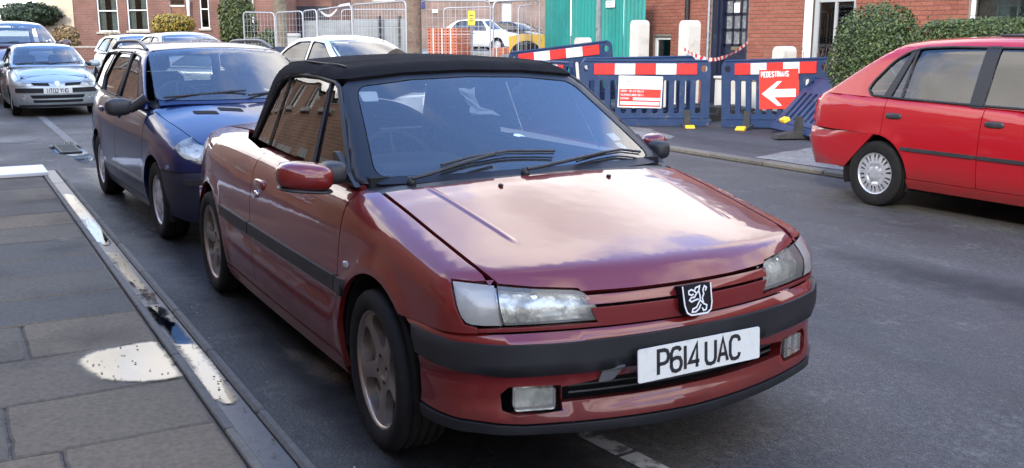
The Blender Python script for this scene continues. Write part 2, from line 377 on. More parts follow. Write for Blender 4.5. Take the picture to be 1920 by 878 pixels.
# ------------------------------------------------------------------ lettering drawn as strokes
GLYPH = {  # strokes in a 0..1 x 0..1.6 box; arcs already broken into points
 'P': [[(0, 0), (0, 1.6), (.6, 1.6), (.88, 1.5), (1, 1.25), (1, 1.05), (.88, .8), (.6, .7), (0, .7)]],
 '6': [[(.95, 1.35), (.8, 1.55), (.5, 1.6), (.2, 1.55), (0, 1.25), (0, .35), (.15, .08), (.5, 0), (.85, .08), (1, .35), (1, .6), (.85, .85), (.5, .92), (.15, .85), (0, .65)]],
 '1': [[(.5, 0), (.5, 1.6)]], '4': [[(.8, 0), (.8, 1.6), (0, .4), (1.05, .4)]],
 'U': [[(0, 1.6), (0, .35), (.15, .08), (.5, 0), (.85, .08), (1, .35), (1, 1.6)]],
 'A': [[(0, 0), (.5, 1.6), (1, 0)], [(.18, .5), (.82, .5)]],
 'C': [[(1, 1.2), (.95, 1.4), (.8, 1.55), (.5, 1.6), (.2, 1.55), (0, 1.25), (0, .35), (.2, .05), (.5, 0), (.8, .05), (.95, .2), (1, .4)]],
 'E': [[(1, 0), (0, 0), (0, 1.6), (1, 1.6)], [(0, .82), (.85, .82)]], 'D': [[(0, 0), (0, 1.6), (.55, 1.6), (.9, 1.4), (1, 1.1), (1, .5), (.9, .2), (.55, 0), (0, 0)]],
 'S': [[(1, 1.3), (.8, 1.55), (.5, 1.6), (.2, 1.55), (.02, 1.25), (.15, .95), (.85, .65), (.98, .35), (.8, .05), (.5, 0), (.2, .05), (0, .3)]],
 'T': [[(.5, 0), (.5, 1.6)], [(0, 1.6), (1, 1.6)]], 'R': [[(0, 0), (0, 1.6), (.6, 1.6), (.9, 1.45), (1, 1.2), (.9, .9), (.6, .78), (0, .78)], [(.5, .78), (1, 0)]],
 'I': [[(.5, 0), (.5, 1.6)]], 'N': [[(0, 0), (0, 1.6), (1, 0), (1, 1.6)]], 'O': [[(.5, 0), (.15, .1), (0, .4), (0, 1.2), (.15, 1.5), (.5, 1.6), (.85, 1.5), (1, 1.2), (1, .4), (.85, .1), (.5, 0)]],
 'M': [[(0, 0), (0, 1.6), (.5, .6), (1, 1.6), (1, 0)]], 'V': [[(0, 1.6), (.5, 0), (1, 1.6)]], 'L': [[(0, 1.6), (0, 0), (.95, 0)]],
 '0': [[(.5, 0), (.15, .1), (0, .4), (0, 1.2), (.15, 1.5), (.5, 1.6), (.85, 1.5), (1, 1.2), (1, .4), (.85, .1), (.5, 0)]],
 '2': [[(0, 1.25), (.15, 1.52), (.5, 1.6), (.85, 1.52), (1, 1.2), (.85, .85), (0, 0), (1, 0)]], 'Y': [[(0, 1.6), (.5, .8), (1, 1.6)], [(.5, .8), (.5, 0)]],
 'H': [[(0, 0), (0, 1.6)], [(1, 0), (1, 1.6)], [(0, .8), (1, .8)]], 'G': [[(1, 1.3), (.8, 1.55), (.5, 1.6), (.15, 1.5), (0, 1.2), (0, .4), (.15, .1), (.5, 0), (.85, .08), (1, .35), (1, .75), (.6, .75)]],
 'K': [[(0, 0), (0, 1.6)], [(1, 1.6), (0, .7)], [(.3, .95), (1, 0)]], '8': [[(.5, .85), (.15, 1), (.05, 1.3), (.2, 1.55), (.5, 1.6), (.8, 1.55), (.95, 1.3), (.85, 1), (.5, .85), (.1, .65), (0, .35), (.15, .05), (.5, 0), (.85, .05), (1, .35), (.9, .65), (.5, .85)]],
 'W': [[(0, 1.6), (.25, 0), (.5, 1.1), (.75, 0), (1, 1.6)]], 'B': [[(0, 0), (0, 1.6), (.6, 1.6), (.9, 1.4), (.85, 1), (.6, .85), (0, .85)], [(.6, .85), (.95, .7), (1, .35), (.85, .08), (.55, 0), (0, 0)]]}
def ribbon(mb, pts, w, M, mi=0, th=.0008):
    "a flat stroke of width w along 2-D points, mitred, lifted th off the local xy plane of M"
    P = np.asarray(pts, float); n = len(P)
    if n < 2: return
    closed = np.hypot(*(P[0]-P[-1])) < 1e-9
    L = []; Rr = []
    for i in range(n):
        a = P[i]-P[i-1] if i > 0 else (P[0]-P[-2] if closed else P[1]-P[0]); b = P[i+1]-P[i] if i < n-1 else (P[1]-P[0] if closed else P[i]-P[i-1])
        a = a/np.hypot(*a); b = b/np.hypot(*b); na = np.array([-a[1], a[0]]); nb = np.array([-b[1], b[0]]); m = na+nb; m = m/max(m@m, .5)*2
        L.append(P[i]+m*w/2); Rr.append(P[i]-m*w/2)
    if not closed:
        d = P[0]-P[1]; d = d/np.hypot(*d)*w*.0; L[0] = L[0]+d; Rr[0] = Rr[0]+d
    vs = [M @ Vector((*q, th)) for q in L+Rr]; mb.add(vs, [(n+i, n+i+1, i+1, i) for i in range(n-1)], mi)
def write(mb, text, h, M, w=None, gapx=.28, aspect=.56, mi=0, space=.7, th=.0008):
    "text height h, starting at the local origin of M; returns its length"
    s = h/1.6; x = 0; cw = h*aspect; w = w or h*.15
    for ch in text:
        if ch == ' ': x += cw*space; continue
        g = GLYPH.get(ch.upper())
        if g is None: x += cw; continue
        nar = ch in '1I'
        for st in g:
            ribbon(mb, [((x+(q[0]-.5)*cw*.2+cw*.12) if nar else x+q[0]*cw, q[1]*s) for q in st], w, M, mi, th)
        x += cw*(.24 if nar else 1)+cw*gapx+w*.6
    return x
# ------------------------------------------------------------------ materials shared by the cars
def paint(name, col, rough=.38, metal=.55, ior=1.5, spec=.35, coat=1.0):
    m = mat(name, col, rough=rough, metal=metal, coat=1.0, coat_r=.025)
    t = m.node_tree; p = t.nodes['Principled BSDF']; p.inputs['Coat IOR'].default_value = ior; p.inputs['Specular IOR Level'].default_value = spec
    c = t.nodes.new('ShaderNodeTexCoord')
    # road grime: dull towards patches, and a hint of orange peel in the lacquer
    n = t.nodes.new('ShaderNodeTexNoise'); n.inputs['Scale'].default_value = 3.0; n.inputs['Detail'].default_value = 8; t.links.new(c.outputs['Object'], n.inputs['Vector'])
    r = t.nodes.new('ShaderNodeMapRange'); r.inputs[1].default_value = .35; r.inputs[2].default_value = .75; r.inputs[3].default_value = .02; r.inputs[4].default_value = .10; t.links.new(n.outputs[0], r.inputs[0]); t.links.new(r.outputs[0], p.inputs['Coat Roughness'])
    # road dust low down on the panels
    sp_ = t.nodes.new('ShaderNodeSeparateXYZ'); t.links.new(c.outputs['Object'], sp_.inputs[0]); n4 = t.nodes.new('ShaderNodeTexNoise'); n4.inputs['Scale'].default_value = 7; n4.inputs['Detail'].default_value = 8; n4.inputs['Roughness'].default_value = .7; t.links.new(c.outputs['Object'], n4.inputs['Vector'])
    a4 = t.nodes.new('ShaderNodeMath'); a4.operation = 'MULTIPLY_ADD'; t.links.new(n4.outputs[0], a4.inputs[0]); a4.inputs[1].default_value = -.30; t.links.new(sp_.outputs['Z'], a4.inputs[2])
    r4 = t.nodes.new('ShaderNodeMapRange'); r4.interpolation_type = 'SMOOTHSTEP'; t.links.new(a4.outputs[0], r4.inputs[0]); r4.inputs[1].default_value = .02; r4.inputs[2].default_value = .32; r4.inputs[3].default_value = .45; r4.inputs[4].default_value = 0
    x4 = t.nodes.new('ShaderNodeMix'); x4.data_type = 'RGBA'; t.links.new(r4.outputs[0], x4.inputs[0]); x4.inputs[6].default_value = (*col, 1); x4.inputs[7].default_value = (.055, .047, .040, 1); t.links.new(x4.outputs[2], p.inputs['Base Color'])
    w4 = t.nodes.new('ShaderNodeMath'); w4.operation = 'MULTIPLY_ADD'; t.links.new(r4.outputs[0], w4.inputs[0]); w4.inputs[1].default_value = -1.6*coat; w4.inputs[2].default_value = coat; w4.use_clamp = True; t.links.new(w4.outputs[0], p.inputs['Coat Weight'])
    n2 = t.nodes.new('ShaderNodeTexNoise'); n2.inputs['Scale'].default_value = 9.0; n2.inputs['Detail'].default_value = 2; t.links.new(c.outputs['Object'], n2.inputs['Vector'])
    b = t.nodes.new('ShaderNodeBump'); b.inputs['Strength'].default_value = .05; b.inputs['Distance'].default_value = .02; t.links.new(n2.outputs[0], b.inputs['Height']); t.links.new(b.outputs[0], p.inputs['Coat Normal'])
    return m
M_tyre = mat('tyre_rubber', (.010, .010, .010), .8, spec=.25, noise=(14, (.026, .024, .022), .5, .85), bump=(60, .3, .004))
M_black = mat('black_void', (.006, .006, .007), .9)
M_trim = mat('black_trim', (.02, .021, .024), .48, noise=(12, (.045, .046, .05), .4, .8))
M_trimgrey = mat('grey_bumper_plastic', (.013, .0135, .016), .5, spec=.4, noise=(5, (.022, .022, .025), .4, .75), bump=(300, .12, .001))
M_rubber = mat('rubber_seal', (.012, .012, .014), .55)
M_gloss = mat('black_gloss', (.012, .013, .017), .42, spec=.35)
M_glass = glass_mat('window_glass', (.28, .32, .32), 1.8)
M_screen = glass_mat('windscreen_glass', (.80, .85, .84), 1.92, haze=.06, hazecol=(.42, .44, .47))  # pale haze in the pane imitates the dashboard's reflection, lightening the view inside
M_lens = glass_mat('lamp_lens', (.92, .93, .9), 1.45, .06, haze=.17, hazecol=(.66, .66, .60))
M_lens2 = glass_mat('indicator_lens', (.8, .8, .78), 1.5, .12, haze=.5, hazecol=(.55, .55, .52))
M_refl = mat('lamp_reflector', (.80, .80, .77), .34, metal=.7, noise=(11, (.30, .30, .28), .45, .6), bump=(13, .7, .02))
M_alloy = mat('alloy_metal', (.38, .335, .295), .36, metal=.8, noise=[(9, (.20, .15, .12), .5, .85), (40, (.10, .08, .06), .62, .85)])
M_hub = mat('silver_hubcap', (.55, .56, .58), .35, metal=.6, noise=(10, (.3, .3, .3), .5, .9))
M_disc = mat('brake_steel', (.035, .028, .024), .5, metal=.8, noise=(20, (.1, .045, .02), .45, .7))
M_chrome = mat('chrome', (.75, .75, .77), .12, metal=1.0)
M_platew = mat('plate_white', (.72, .73, .68), .45, noise=(25, (.5, .5, .46), .5, .85))
M_platey = mat('plate_yellow', (.72, .52, .06), .45)
M_ink = mat('plate_ink', (.012, .012, .016), .5)
M_mirror = mat('mirror_glass', (.8, .82, .85), .03, metal=1.0)
M_seat = mat('seat_cloth', (.035, .036, .045), .9, noise=(40, (.06, .06, .07), .4, .6))
M_seatred = mat('seat_cloth_red', (.16, .03, .04), .9)
M_dash = mat('dashboard_plastic', (.03, .032, .036), .6, bump=(200, .2, .002))
M_red_lens = mat('tail_lamp_red', (.35, .012, .015), .2, coat=1.0)
M_amber = mat('amber_lens', (.6, .22, .02), .25, coat=1.0)
M_paper = mat('white_paper', (.78, .78, .76), .8)
M_white_paint = mat('white_paint', (.72, .72, .69), .55, noise=(6, (.5, .49, .44), .45, .8))

def tyre(parent, r, rr, w, name='tyre'):
    mb = MB(); h = w/2
    prof = [(-h*.78, rr-.012), (-h*.93, rr+.004), (-h*.97, rr+.02), (-h*1.0, (r+rr)/2), (-h*.97, r-.022), (-h*.90, r-.010), (-h*.80, r-.003)]
    for k in (-.55, -.2, .15, .5):   # tread ribs with grooves between
        prof += [(h*(k-.03), r), (h*(k-.02), r-.007), (h*(k+.05), r-.007), (h*(k+.06), r)]
    prof += [(h*.80, r-.003), (h*.90, r-.010), (h*.97, r-.022), (h, (r+rr)/2), (h*.97, rr+.02), (h*.78, rr-.012)]
    mb.lathe(prof, (0, 0, 0), 'y', 48); return mb.build(name, M_tyre, parent)
def disc_panel(mb, rad, holes, depth, n=56, flange=.03, mi=0, step=.018):
    "a wheel face: circle with holes, its depth (towards -y) given by depth(x, z)"
    out = [(rad*math.cos(2*PI*i/n), rad*math.sin(2*PI*i/n)) for i in range(n)]
    tri, V = tri2d(out, holes, step); V = np.asarray(V); e = 1e-3
    def N(q):
        gx = (depth(q[:, 0]+e, q[:, 1])-depth(q[:, 0]-e, q[:, 1]))/(2*e); gz = (depth(q[:, 0], q[:, 1]+e)-depth(q[:, 0], q[:, 1]-e))/(2*e)
        m = np.stack([-gx, -np.ones(len(q)), -gz], 1); return m/np.linalg.norm(m, axis=1, keepdims=True)
    P = np.stack([V[:, 0], -depth(V[:, 0], V[:, 1]), V[:, 1]], 1); Nn = N(V)
    mb.add(P, tri, mi, Nn)
    b = n
    for h in holes:
        k = len(h); A = P[b:b+k]; cen = A.mean(0); B = A+np.array([0, flange, 0]); w = cen-A; w[:, 1] = 0; w /= np.linalg.norm(w, axis=1, keepdims=True)
        B = B+w*.003
        mb.add(np.concatenate([A, B]), [(i, (i+1) % k, k+(i+1) % k, k+i) for i in range(k)], mi, np.concatenate([w, w])); b += k
def rim_barrel(mb, rr, w, lip=.012, mi=0):
    h = w/2
    mb.lathe([(-h*.80, rr+.004), (-h*.86, rr-.002), (-h*.84, rr-.010), (-h*.70, rr-.016), (h*.6, rr-.03), (h*.7, rr-.03)], (0, 0, 0), 'y', 48, mi)
def alloy_five(parent, rr, w, rot=0.0):
    "five broad spokes, rounded windows, four bolts"
    rim = MB(); h = w/2; rim_barrel(rim, rr, w)
    holes = []
    for k in range(5):
        a = R(rot)+2*PI*k/5; q = rounded([(.074, -.018), (.146, -.076), (.173, -.052), (.183, 0), (.173, .052), (.146, .076), (.074, .018)], [.014, .026, .02, .0, .02, .026, .014], 4); s = rr/.2
        holes.append([(x*s*math.cos(a)-y*s*math.sin(a), x*s*math.sin(a)+y*s*math.cos(a)) for x, y in q])
    def depth(x, z):
        r = np.hypot(x, z)/rr; th = np.arctan2(z, x)-R(rot); sp = np.cos(5*th)   # -1 on a spoke
        d = h*.80-.022+.020*np.clip(r, 0, 1)**2-.016*np.exp(-(r/.16)**2)*0; d = d-.010*(1-sstep(.13, .26, r))-.012*(1-np.clip(-sp, -1, 1))*.5*sstep(.3, .6, r)*(1-sstep(.86, .97, r))
        return d+.006*sstep(.3, .2, r)
    disc_panel(rim, rr-.012, holes, depth)
    o = rim.build('rim', M_alloy, parent)
    for k in range(4):
        b = MB(); a = R(20)+PI/2*k; b.lathe([(-h*.8+.016, .0), (-h*.8+.016, .008), (-h*.8+.028, .009)], (.050*math.cos(a), 0, .050*math.sin(a)), 'y', 6); b.build('wheel_bolt', M_disc, o)
    d = MB(); d.lathe([(.02, .03), (.0, .04), (.0, .128), (.02, .128)], (0, 0, 0), 'y', 32); d.build('brake_disc', M_disc, parent)
    return o
def hubcap(parent, rr, w, n=10, kind='slots', m=None):
    "a full plastic wheel cover"
    rim = MB(); h = w/2; rim_barrel(rim, rr, w); holes = []
    if kind == 'slots':
        for k in range(n):
            for off, wd in ((-.5, .0085), (.5, .0085)):
                a = 2*PI*(k+off*.42)/n; q = rounded([(.60*rr, -wd*.75), (.90*rr, -wd*1.15), (.90*rr, wd*1.15), (.60*rr, wd*.75)], .006, 2)
                holes.append([(x*math.cos(a)-y*math.sin(a), x*math.sin(a)+y*math.cos(a)) for x, y in q])
    else:
        for k in range(n):
            a = 2*PI*k/n; q = rounded([(.45*rr, -.02), (.86*rr, -.045), (.9*rr, 0), (.86*rr, .045), (.45*rr, .02)], .012, 3)
            holes.append([(x*math.cos(a)-y*math.sin(a), x*math.sin(a)+y*math.cos(a)) for x, y in q])
    def depth(x, z):
        r = np.hypot(x, z)/rr; return h*.86-.012*sstep(.35, 1, r)-.010*np.exp(-((r-.40)/.05)**2)+.004*(1-sstep(.2, .3, r))
    disc_panel(rim, rr-.006, holes, depth, flange=.014, step=.022)
    o = rim.build('rim', m or M_hub, parent)
    d = MB(); d.lathe([(-h*.3, .0), (-h*.3, rr-.03)], (0, 0, 0), 'y', 32); d.build('wheel_dish', M_black, parent)
    return o
def wheel(car, name, x, y, r, rr, w, style, rot=0.0, steer=0.0, **k):
    "wheel face looks to -y; the wheels on the +y side are turned round"
    o = bpy.data.objects.new(name, None); link(o, car); o.location = (x, y, r); o.rotation_euler = (0, 0, (PI if y > 0 else 0)+steer)
    tyre(o, r, rr, w)
    if style == 'five': alloy_five(o, rr, w, rot)
    else: hubcap(o, rr, w, kind=style, **k)
    return o
def tree2(o):   # copy with children, keeping the parent
    return copy_tree(o, parent=o.parent)
def number_plate(car, loc, rot, text, yellow=False, size=(.52, .111), h=.079):
    o = MB(); M = Matrix.Translation(loc) @ rot
    poly = rounded([(-size[0]/2, -size[1]/2), (size[0]/2, -size[1]/2), (size[0]/2, size[1]/2), (-size[0]/2, size[1]/2)], .009, 3)
    o.prism(poly, -.004, 0, M); pl = o.build('number_plate', M_platey if yellow else M_platew, car)
    t = MB(); wd = write(MB(), text, h, M, aspect=.52, w=h*.165, gapx=.10, space=.45)
    write(t, text, h, M @ Matrix.Translation((-wd/2, -h/2, 0)), aspect=.52, w=h*.165, gapx=.10, space=.45)
    t.build('registration_lettering', M_ink, pl); return pl
def facing(nx, ny, nz=0):
    "rotation taking local x to the reader's right, local y up, local z out of the sign along (nx, ny, nz)"
    z = Vector((nx, ny, nz)).normalized(); x = Vector((0, 0, 1)).cross(z).normalized(); y = z.cross(x)
    return Matrix((x, y, z)).transposed().to_4x4()
def seat(car, x, y, m=None, z0=.32, name='seat', head=True):
    mb = MB(); M = Matrix.Rotation(R(-16), 3, 'Y')
    mb.box((x, y, z0+.10), (.50, .48, .16), bev=.05); mb.box((x-.30, y, z0+.42), (.13, .47, .60), rot=M, bev=.05)
    o = mb.build(name, m or M_seat, car)
    if head: hb = MB(); hb.box((x-.40, y, z0+.80), (.09, .26, .17), rot=M, bev=.04); hb.build('headrest', m or M_seat, o)
    return o
def steering_wheel(car, x, y, z, tilt=28):
    mb = MB(); M = Matrix.Translation((x, y, z)) @ Matrix.Rotation(R(90-tilt), 4, 'Y')
    mb.tube([M @ Vector((.185*math.cos(a), .185*math.sin(a), 0)) for a in np.linspace(0, 2*PI, 33)], .014, 8, cap=False)
    mb.lathe([(-.02, .0), (-.02, .065), (.03, .055), (.03, 0)], (x, y, z), 'x', 16)
    for a in (0, 2.2, -2.2): mb.tube([M @ Vector((.05*math.cos(a+PI), .05*math.sin(a+PI), 0)), M @ Vector((.18*math.cos(a+PI), .18*math.sin(a+PI), 0))], .012, 6)
    return mb.build('steering_wheel', M_dash, car)
def blob(mb, c, dims, p=2.6, rot=None, mi=0, nu=24, nv=14, cut=None):
    "a rounded-box egg (superellipsoid); cut=(axis, value): flattened beyond value"
    vs = []; ns = []; fs = []; M = rot or Matrix.Identity(3)
    def q(a, e): return math.copysign(abs(a)**e, a)
    e = 2/p
    for i in range(nv+1):
        b = -PI/2+PI*i/nv
        for j in range(nu):
            a = 2*PI*j/nu; v = [q(math.cos(b), e)*q(math.cos(a), e), q(math.cos(b), e)*q(math.sin(a), e), q(math.sin(b), e)]
            if cut: v[cut[0]] = min(v[cut[0]], cut[1]) if cut[1] > 0 else max(v[cut[0]], cut[1])
            vs.append(Vector(c)+M @ Vector([v[k]*dims[k]/2 for k in range(3)]))
    for i in range(nv):
        for j in range(nu): fs.append((i*nu+j, i*nu+(j+1) % nu, (i+1)*nu+(j+1) % nu, (i+1)*nu+j))
    mb.add(vs, fs, mi, smooth=True)
def piece(name, m, parent, S, chart, outline, sides=0, **kw):
    "sides 0: one panel; 1: the same panel on both flanks as two objects"
    res = []
    for sg in ([None] if sides == 0 else [None, 'R']):
        mb = MB(); skin(mb, S, chart, outline, sym=sg, **kw); res.append(mb.build(name, m, parent))
    return res if sides else res[0]
def cast(S, u, v, M=None, t0=1.0, t1=30.0):
    "where the sight line through a photo pixel first meets the skin of S (S in the frame M)"
    d = FW+(u-960)/F_PX*RT-(v-439)/F_PX*UP; d = d/np.linalg.norm(d); o = CAM
    if M is not None:
        I = np.array(M.inverted()); o = I[:3, :3]@o+I[:3, 3]; d = I[:3, :3]@d
    ts = np.linspace(t0, t1, 3000); f = S.f(o+ts[:, None]*d); i = int(np.argmax(f < 0))
    if f[i] >= 0: return None
    lo, hi = ts[i-1], ts[i]
    for _ in range(30):
        m = (lo+hi)/2
        if S.f((o+m*d)[None])[0] < 0: hi = m
        else: lo = m
    return o+lo*d
def tube_on(mb, S, pts, r, off=.0, n=6):
    P = []
    for p in pts:
        g = S.grad(np.array(p)[None])[0]; P.append(Vector(p)+Vector(g)*off)
    mb.tube(P, r, n)
# ------------------------------------------------------------------ the dark red convertible in front
P_red = paint('metallic_red_paint', (.165, .010, .010), rough=.42, metal=.12, ior=1.62, spec=.2)
M_soft = mat('soft_top_cloth', (.009, .009, .0105), .95, spec=.12, noise=(7, (.016, .016, .018), .4, .75), bump=(240, .5, .003))
M_silver = mat('silver_plastic', (.72, .72, .74), .4, metal=.2)
M_badge = mat('badge_black', (.006, .006, .008), .6, spec=.2)
def hero():
    car = thing('convertible_car', 'dark red convertible with black fabric roof and white front plate, nearest car by the pavement', 'car')
    plan = curve1([(-3.36, .68), (-3.0, .775), (-2.6, .822), (-2, .842), (-1.2, .846), (-.4, .843), (0, .838), (.3, .825), (.5, .806), (.65, .77), (.78, .72)])
    prof = curve1([(.12, -.06), (.2, -.035), (.3, -.012), (.42, -.002), (.55, 0), (.68, -.008), (.78, -.022), (.86, -.045), (.92, -.072), (1.0, -.12), (1.1, -.2)])
    def W(x, z):
        r1 = np.hypot(x, z-.295); r2 = np.hypot(x+2.58, z-.295)
        return plan(x)+prof(z)+.010*np.exp(-((r1-.36)/.05)**2)*(z > .2)+.010*np.exp(-((r2-.36)/.05)**2)*(z > .2)
    tz = curve1([(-3.4, .86), (-3.2, .945), (-2.8, .972), (-2.2, .99), (-1.6, .985), (-.9, .965), (-.3, .957), (-.1, .926), (.1, .886), (.35, .832), (.55, .786), (.68, .748), (.76, .712)])
    def T(x, y):
        return tz(x)-.042*(y/.7)**2
    S = Solid(W, T, lambda y, z: .752-.31*y*y-.04*sstep(.64, .74, z), lambda y, z: -3.31+.20*y*y+.06*sstep(.6, .9, z), kt=.085, kf=.085, kb=.14)
    AZ = Chart('az+', (-.1, 0, .5)); AY = Chart('ay', (-.05, 0, .40)); AZR = Chart('az-', (-2.3, 0, .5))
    archF = arc(0, .295, .357, 50, 195, 18); archR = arc(-2.58, .295, .357, -15, 190, 24)
    # wings
    fend = S_(archF)+S_([(-.352, .19), (-.352, .60), (-.340, .90)])+T_([(-.330, .735), (-.235, .7), (.2, .688), (.45, .676), (.56, .662)])+[('p', .5545, .650, .7325), ('p', .5330, .7045, .7315), ('p', .4835, .7600, .7360), ('p', .5075, .7665, .7062), ('p', .5385, .7712, .6615), ('p', .5640, .7550, .6080), ('s', .590, .597), ('s', .592, .577)]
    piece('front_wing', P_red, car, S, AZ, fend, 1, step=.03)
    door = S_([(-.352, .24), (-1.62, .24), (-1.62, .970), (-1.2, .958), (-.8, .945), (-.345, .915), (-.352, .6)])
    doors = piece('door', P_red, car, S, SIDE, door, 1, step=.05)
    quart = S_([(-1.62, .24), (-2.238, .24)])+S_(archR[1:-1])+S_([(-2.94, .34), (-3.02, .57), (-3.2, .57)])+[('r', .70, .60), ('r', .62, .80), ('t', -3.15, .58), ('t', -2.45, .60), ('t', -2.1, .70), ('t', -1.75, .735)]+S_([(-1.62, .975)])
    piece('rear_quarter_panel', P_red, car, S, AZR, quart, 1, step=.05)
    piece('boot_lid', P_red, car, S, Chart('ay', (-2.6, 0, .4)), T_([(-2.35, -.59), (-2.42, 0), (-2.35, .59), (-3.12, .57)])+[('r', .60, .80), ('r', .58, .62), ('r', -.58, .62), ('r', -.60, .80)]+T_([(-3.12, -.57)]), inner=(-2.6, 0, .55), step=.07)
    piece('sill', P_red, car, S, SIDE, S_([(-.36, .165), (-2.22, .165), (-2.236, .235), (-.352, .235)]), 1, step=.06, off=.004)
    # rubbing strips in three lengths a side
    for a, b in ((-.262, -.346), (-.358, -1.612), (-1.628, -2.225)): piece('rubbing_strip', M_trimgrey, car, S, SIDE, S_([(a, .518), (b, .520), (b, .578), (a, .576)]), 1, step=.05, off=.016, flange=.02, gap=0)
    # bonnet
    hood = T_([(-.225, -.69), (-.185, -.45), (-.17, 0), (-.185, .45), (-.225, .69), (.2, .680), (.45, .668)])+[('p', .5560, .6435, .7322), ('p', .570, .6395, .7245), ('p', .62, .538, .7125), ('p', .6694, .402, .7020)]+F_([(.395, .692), (.2, .689), (-.2, .689), (-.395, .692)])+[('p', .6694, -.402, .7020), ('p', .62, -.538, .7125), ('p', .570, -.6395, .7245), ('p', .5560, -.6435, .7322)]+T_([(.45, -.668), (.2, -.680)])
    bonnet = piece('bonnet', P_red, car, S, AY, hood, step=.026)
    for sy in (-.26, .25):
        q = S.hit(np.array([[-.09, sy, .5]]), np.array([[0, 0, 1.]]))[0]; mb = MB(); mb.box(q+[0, 0, .004], (.022, .016, .012), bev=.004); mb.build('washer_jet', M_trim, bonnet)
    for sg in (1, -1):   # the pressed crease along each side of the bonnet
        X = np.linspace(-.20, .40, 25); q = S.hit(np.stack([X, sg*(.525-.10*(X+.2)), 0*X+.5], 1), np.tile([0, 0, 1.], (25, 1))); N = S.grad(q); mb = MB(); vs = []; ns = []; fs = []
        for i in range(25):
            t = i/24; hgt = .0055*math.sin(PI*min(1, t*6)/2)*math.sin(PI*min(1, (1-t)*5)/2)+.0003; n = N[i]; c = np.array([0.1, 1.0, 0]); c -= n*(c@n); c /= np.linalg.norm(c)
            for k, (o, h, l) in enumerate(((-.017, -.0004, -.15), (-.007, .75, -.45), (0, 1, 0), (.007, .75, .45), (.017, -.0004, .15))):
                vs.append(q[i]+c*o+n*(h*hgt if h > 0 else h)); m = n+c*l*min(1, hgt/.004); ns.append(m/np.linalg.norm(m))
        for i in range(24):
            for k in range(4): fs.append((i*5+k, (i+1)*5+k, (i+1)*5+k+1, i*5+k+1))
        mb.add(vs, fs, 0, ns); mb.build('bonnet_crease', P_red, bonnet)
    piece('cowl_panel', M_trim, car, S, Chart('z', (0, 0, .5)), T_([(-.235, -.70), (-.19, -.45), (-.178, 0), (-.19, .45), (-.235, .70), (-.36, .74), (-.33, .3), (-.30, 0), (-.33, -.3), (-.36, -.74)]), step=.05, off=-.006)
    # nose panel and slat between the lamps, dark behind
    nose = F_([(-.722, .579), (-.722, .595), (-.355, .595), (-.365, .612), (-.380, .645), (.380, .645), (.365, .612), (.355, .595), (.722, .595), (.722, .579), (.36, .579), (-.36, .579)])
    piece('nose_panel', P_red, car, S, AZ, nose, step=.03, off=.002)
    piece('grille_slat', P_red, car, S, AZ, F_([(-.383, .6515), (.383, .6515), (.394, .6835), (-.394, .6835)]), step=.03, off=-.002)
    # lamps
    lamp = [('p', .6228, .6440, .6015), ('p', .5975, .6440, .665), ('p', .5705, .6425, .7205), ('p', .62, .538, .7086), ('p', .6600, .414, .6985), ('p', .6740, .392, .6945), ('p', .6927, .3734, .6773), ('p', .7172, .3360, .6130), ('p', .7165, .340, .6045), ('p', .712, .352, .6015), ('p', .6767, .4929, .6009)]
    ind = [('p', .5665, .6490, .7212), ('p', .5356, .7028, .7281), ('p', .4950, .7480, .7320), ('p', .4874, .7570, .7310), ('p', .5107, .7638, .7062), ('p', .5417, .7686, .6623), ('p', .5560, .7640, .6330), ('p', .5673, .7523, .6141), ('p', .5790, .7350, .6065), ('p', .5963, .7075, .6034), ('p', .6200, .6525, .6012), ('p', .5960, .6510, .665)]
    for sg in (None, 'R'):
        mb = MB(); skin(mb, S, AZ, lamp, off=-.002, flange=.03, flange_mi=1, sym=sg, gap=.001); h = mb.build('headlamp', [M_lens, M_rubber], car)
        mb = MB(); skin(mb, S, AZ, lamp, off=-.030, flange=0, sym=sg, step=.02, gap=-.004); mb.build('reflector', M_refl, h)
        y0 = .50*(1 if sg is None else -1)
        mb = MB(); mb.lathe([(0, .0), (.0, .016), (-.010, .028), (-.02, .032)], (.615, y0*1.04, .660), 'x', 20); mb.build('bulb_shield', M_chrome, h)
        mb = MB(); skin(mb, S, AZ, ind, off=-.001, flange=.025, flange_mi=1, sym=sg, gap=.001); h = mb.build('indicator_lamp', [M_lens2, M_rubber], car)
        mb = MB(); skin(mb, S, AZ, ind, off=-.026, flange=0, sym=sg, step=.02, gap=-.004); mb.build('reflector', M_refl, h)
        # rubber line round both lamps
    # front bumper
    def FP(y, z): return .782-.30*y*y-.034*sstep(.552, .580, z)-.016*sstep(.31, .345, z)*(1-sstep(.44, .46, z))-.02*sstep(.26, .2, z)
    def WP(x, z): return plan(x)+.012+prof(z)*.6-.02*sstep(.552, .585, z)-.008*sstep(.29, .33, z)*(1-sstep(.43, .46, z))
    B = Solid(WP, lambda x, y: 2+0*x, FP, lambda y, z: -9+0*y, kf=.15)
    piece('bumper_strip', M_trimgrey, car, B, AZ, S_([(.335, .563), (.372, .478), (.5, .468), (.56, .460)])+F_([(.68, .452), (.62, .446), (.5, .443), (.29, .440), (.27, .452), (-.27, .452), (-.29, .440), (-.5, .443), (-.62, .446), (-.68, .452)])+[('q', .56, .460), ('q', .5, .468), ('q', .372, .478), ('q', .335, .563), ('q', .5, .558), ('q', .56, .553)]+F_([(-.68, .549), (-.5, .546), (0, .552), (.5, .546), (.68, .549)])+S_([(.56, .553), (.5, .558)]), step=.03, off=.010, gap=0)
    def sp(x, z, s=-1): return ('p', *(B.hit(np.array([[x, 0, z]]), np.array([[0, float(s), 0]]))[0]))
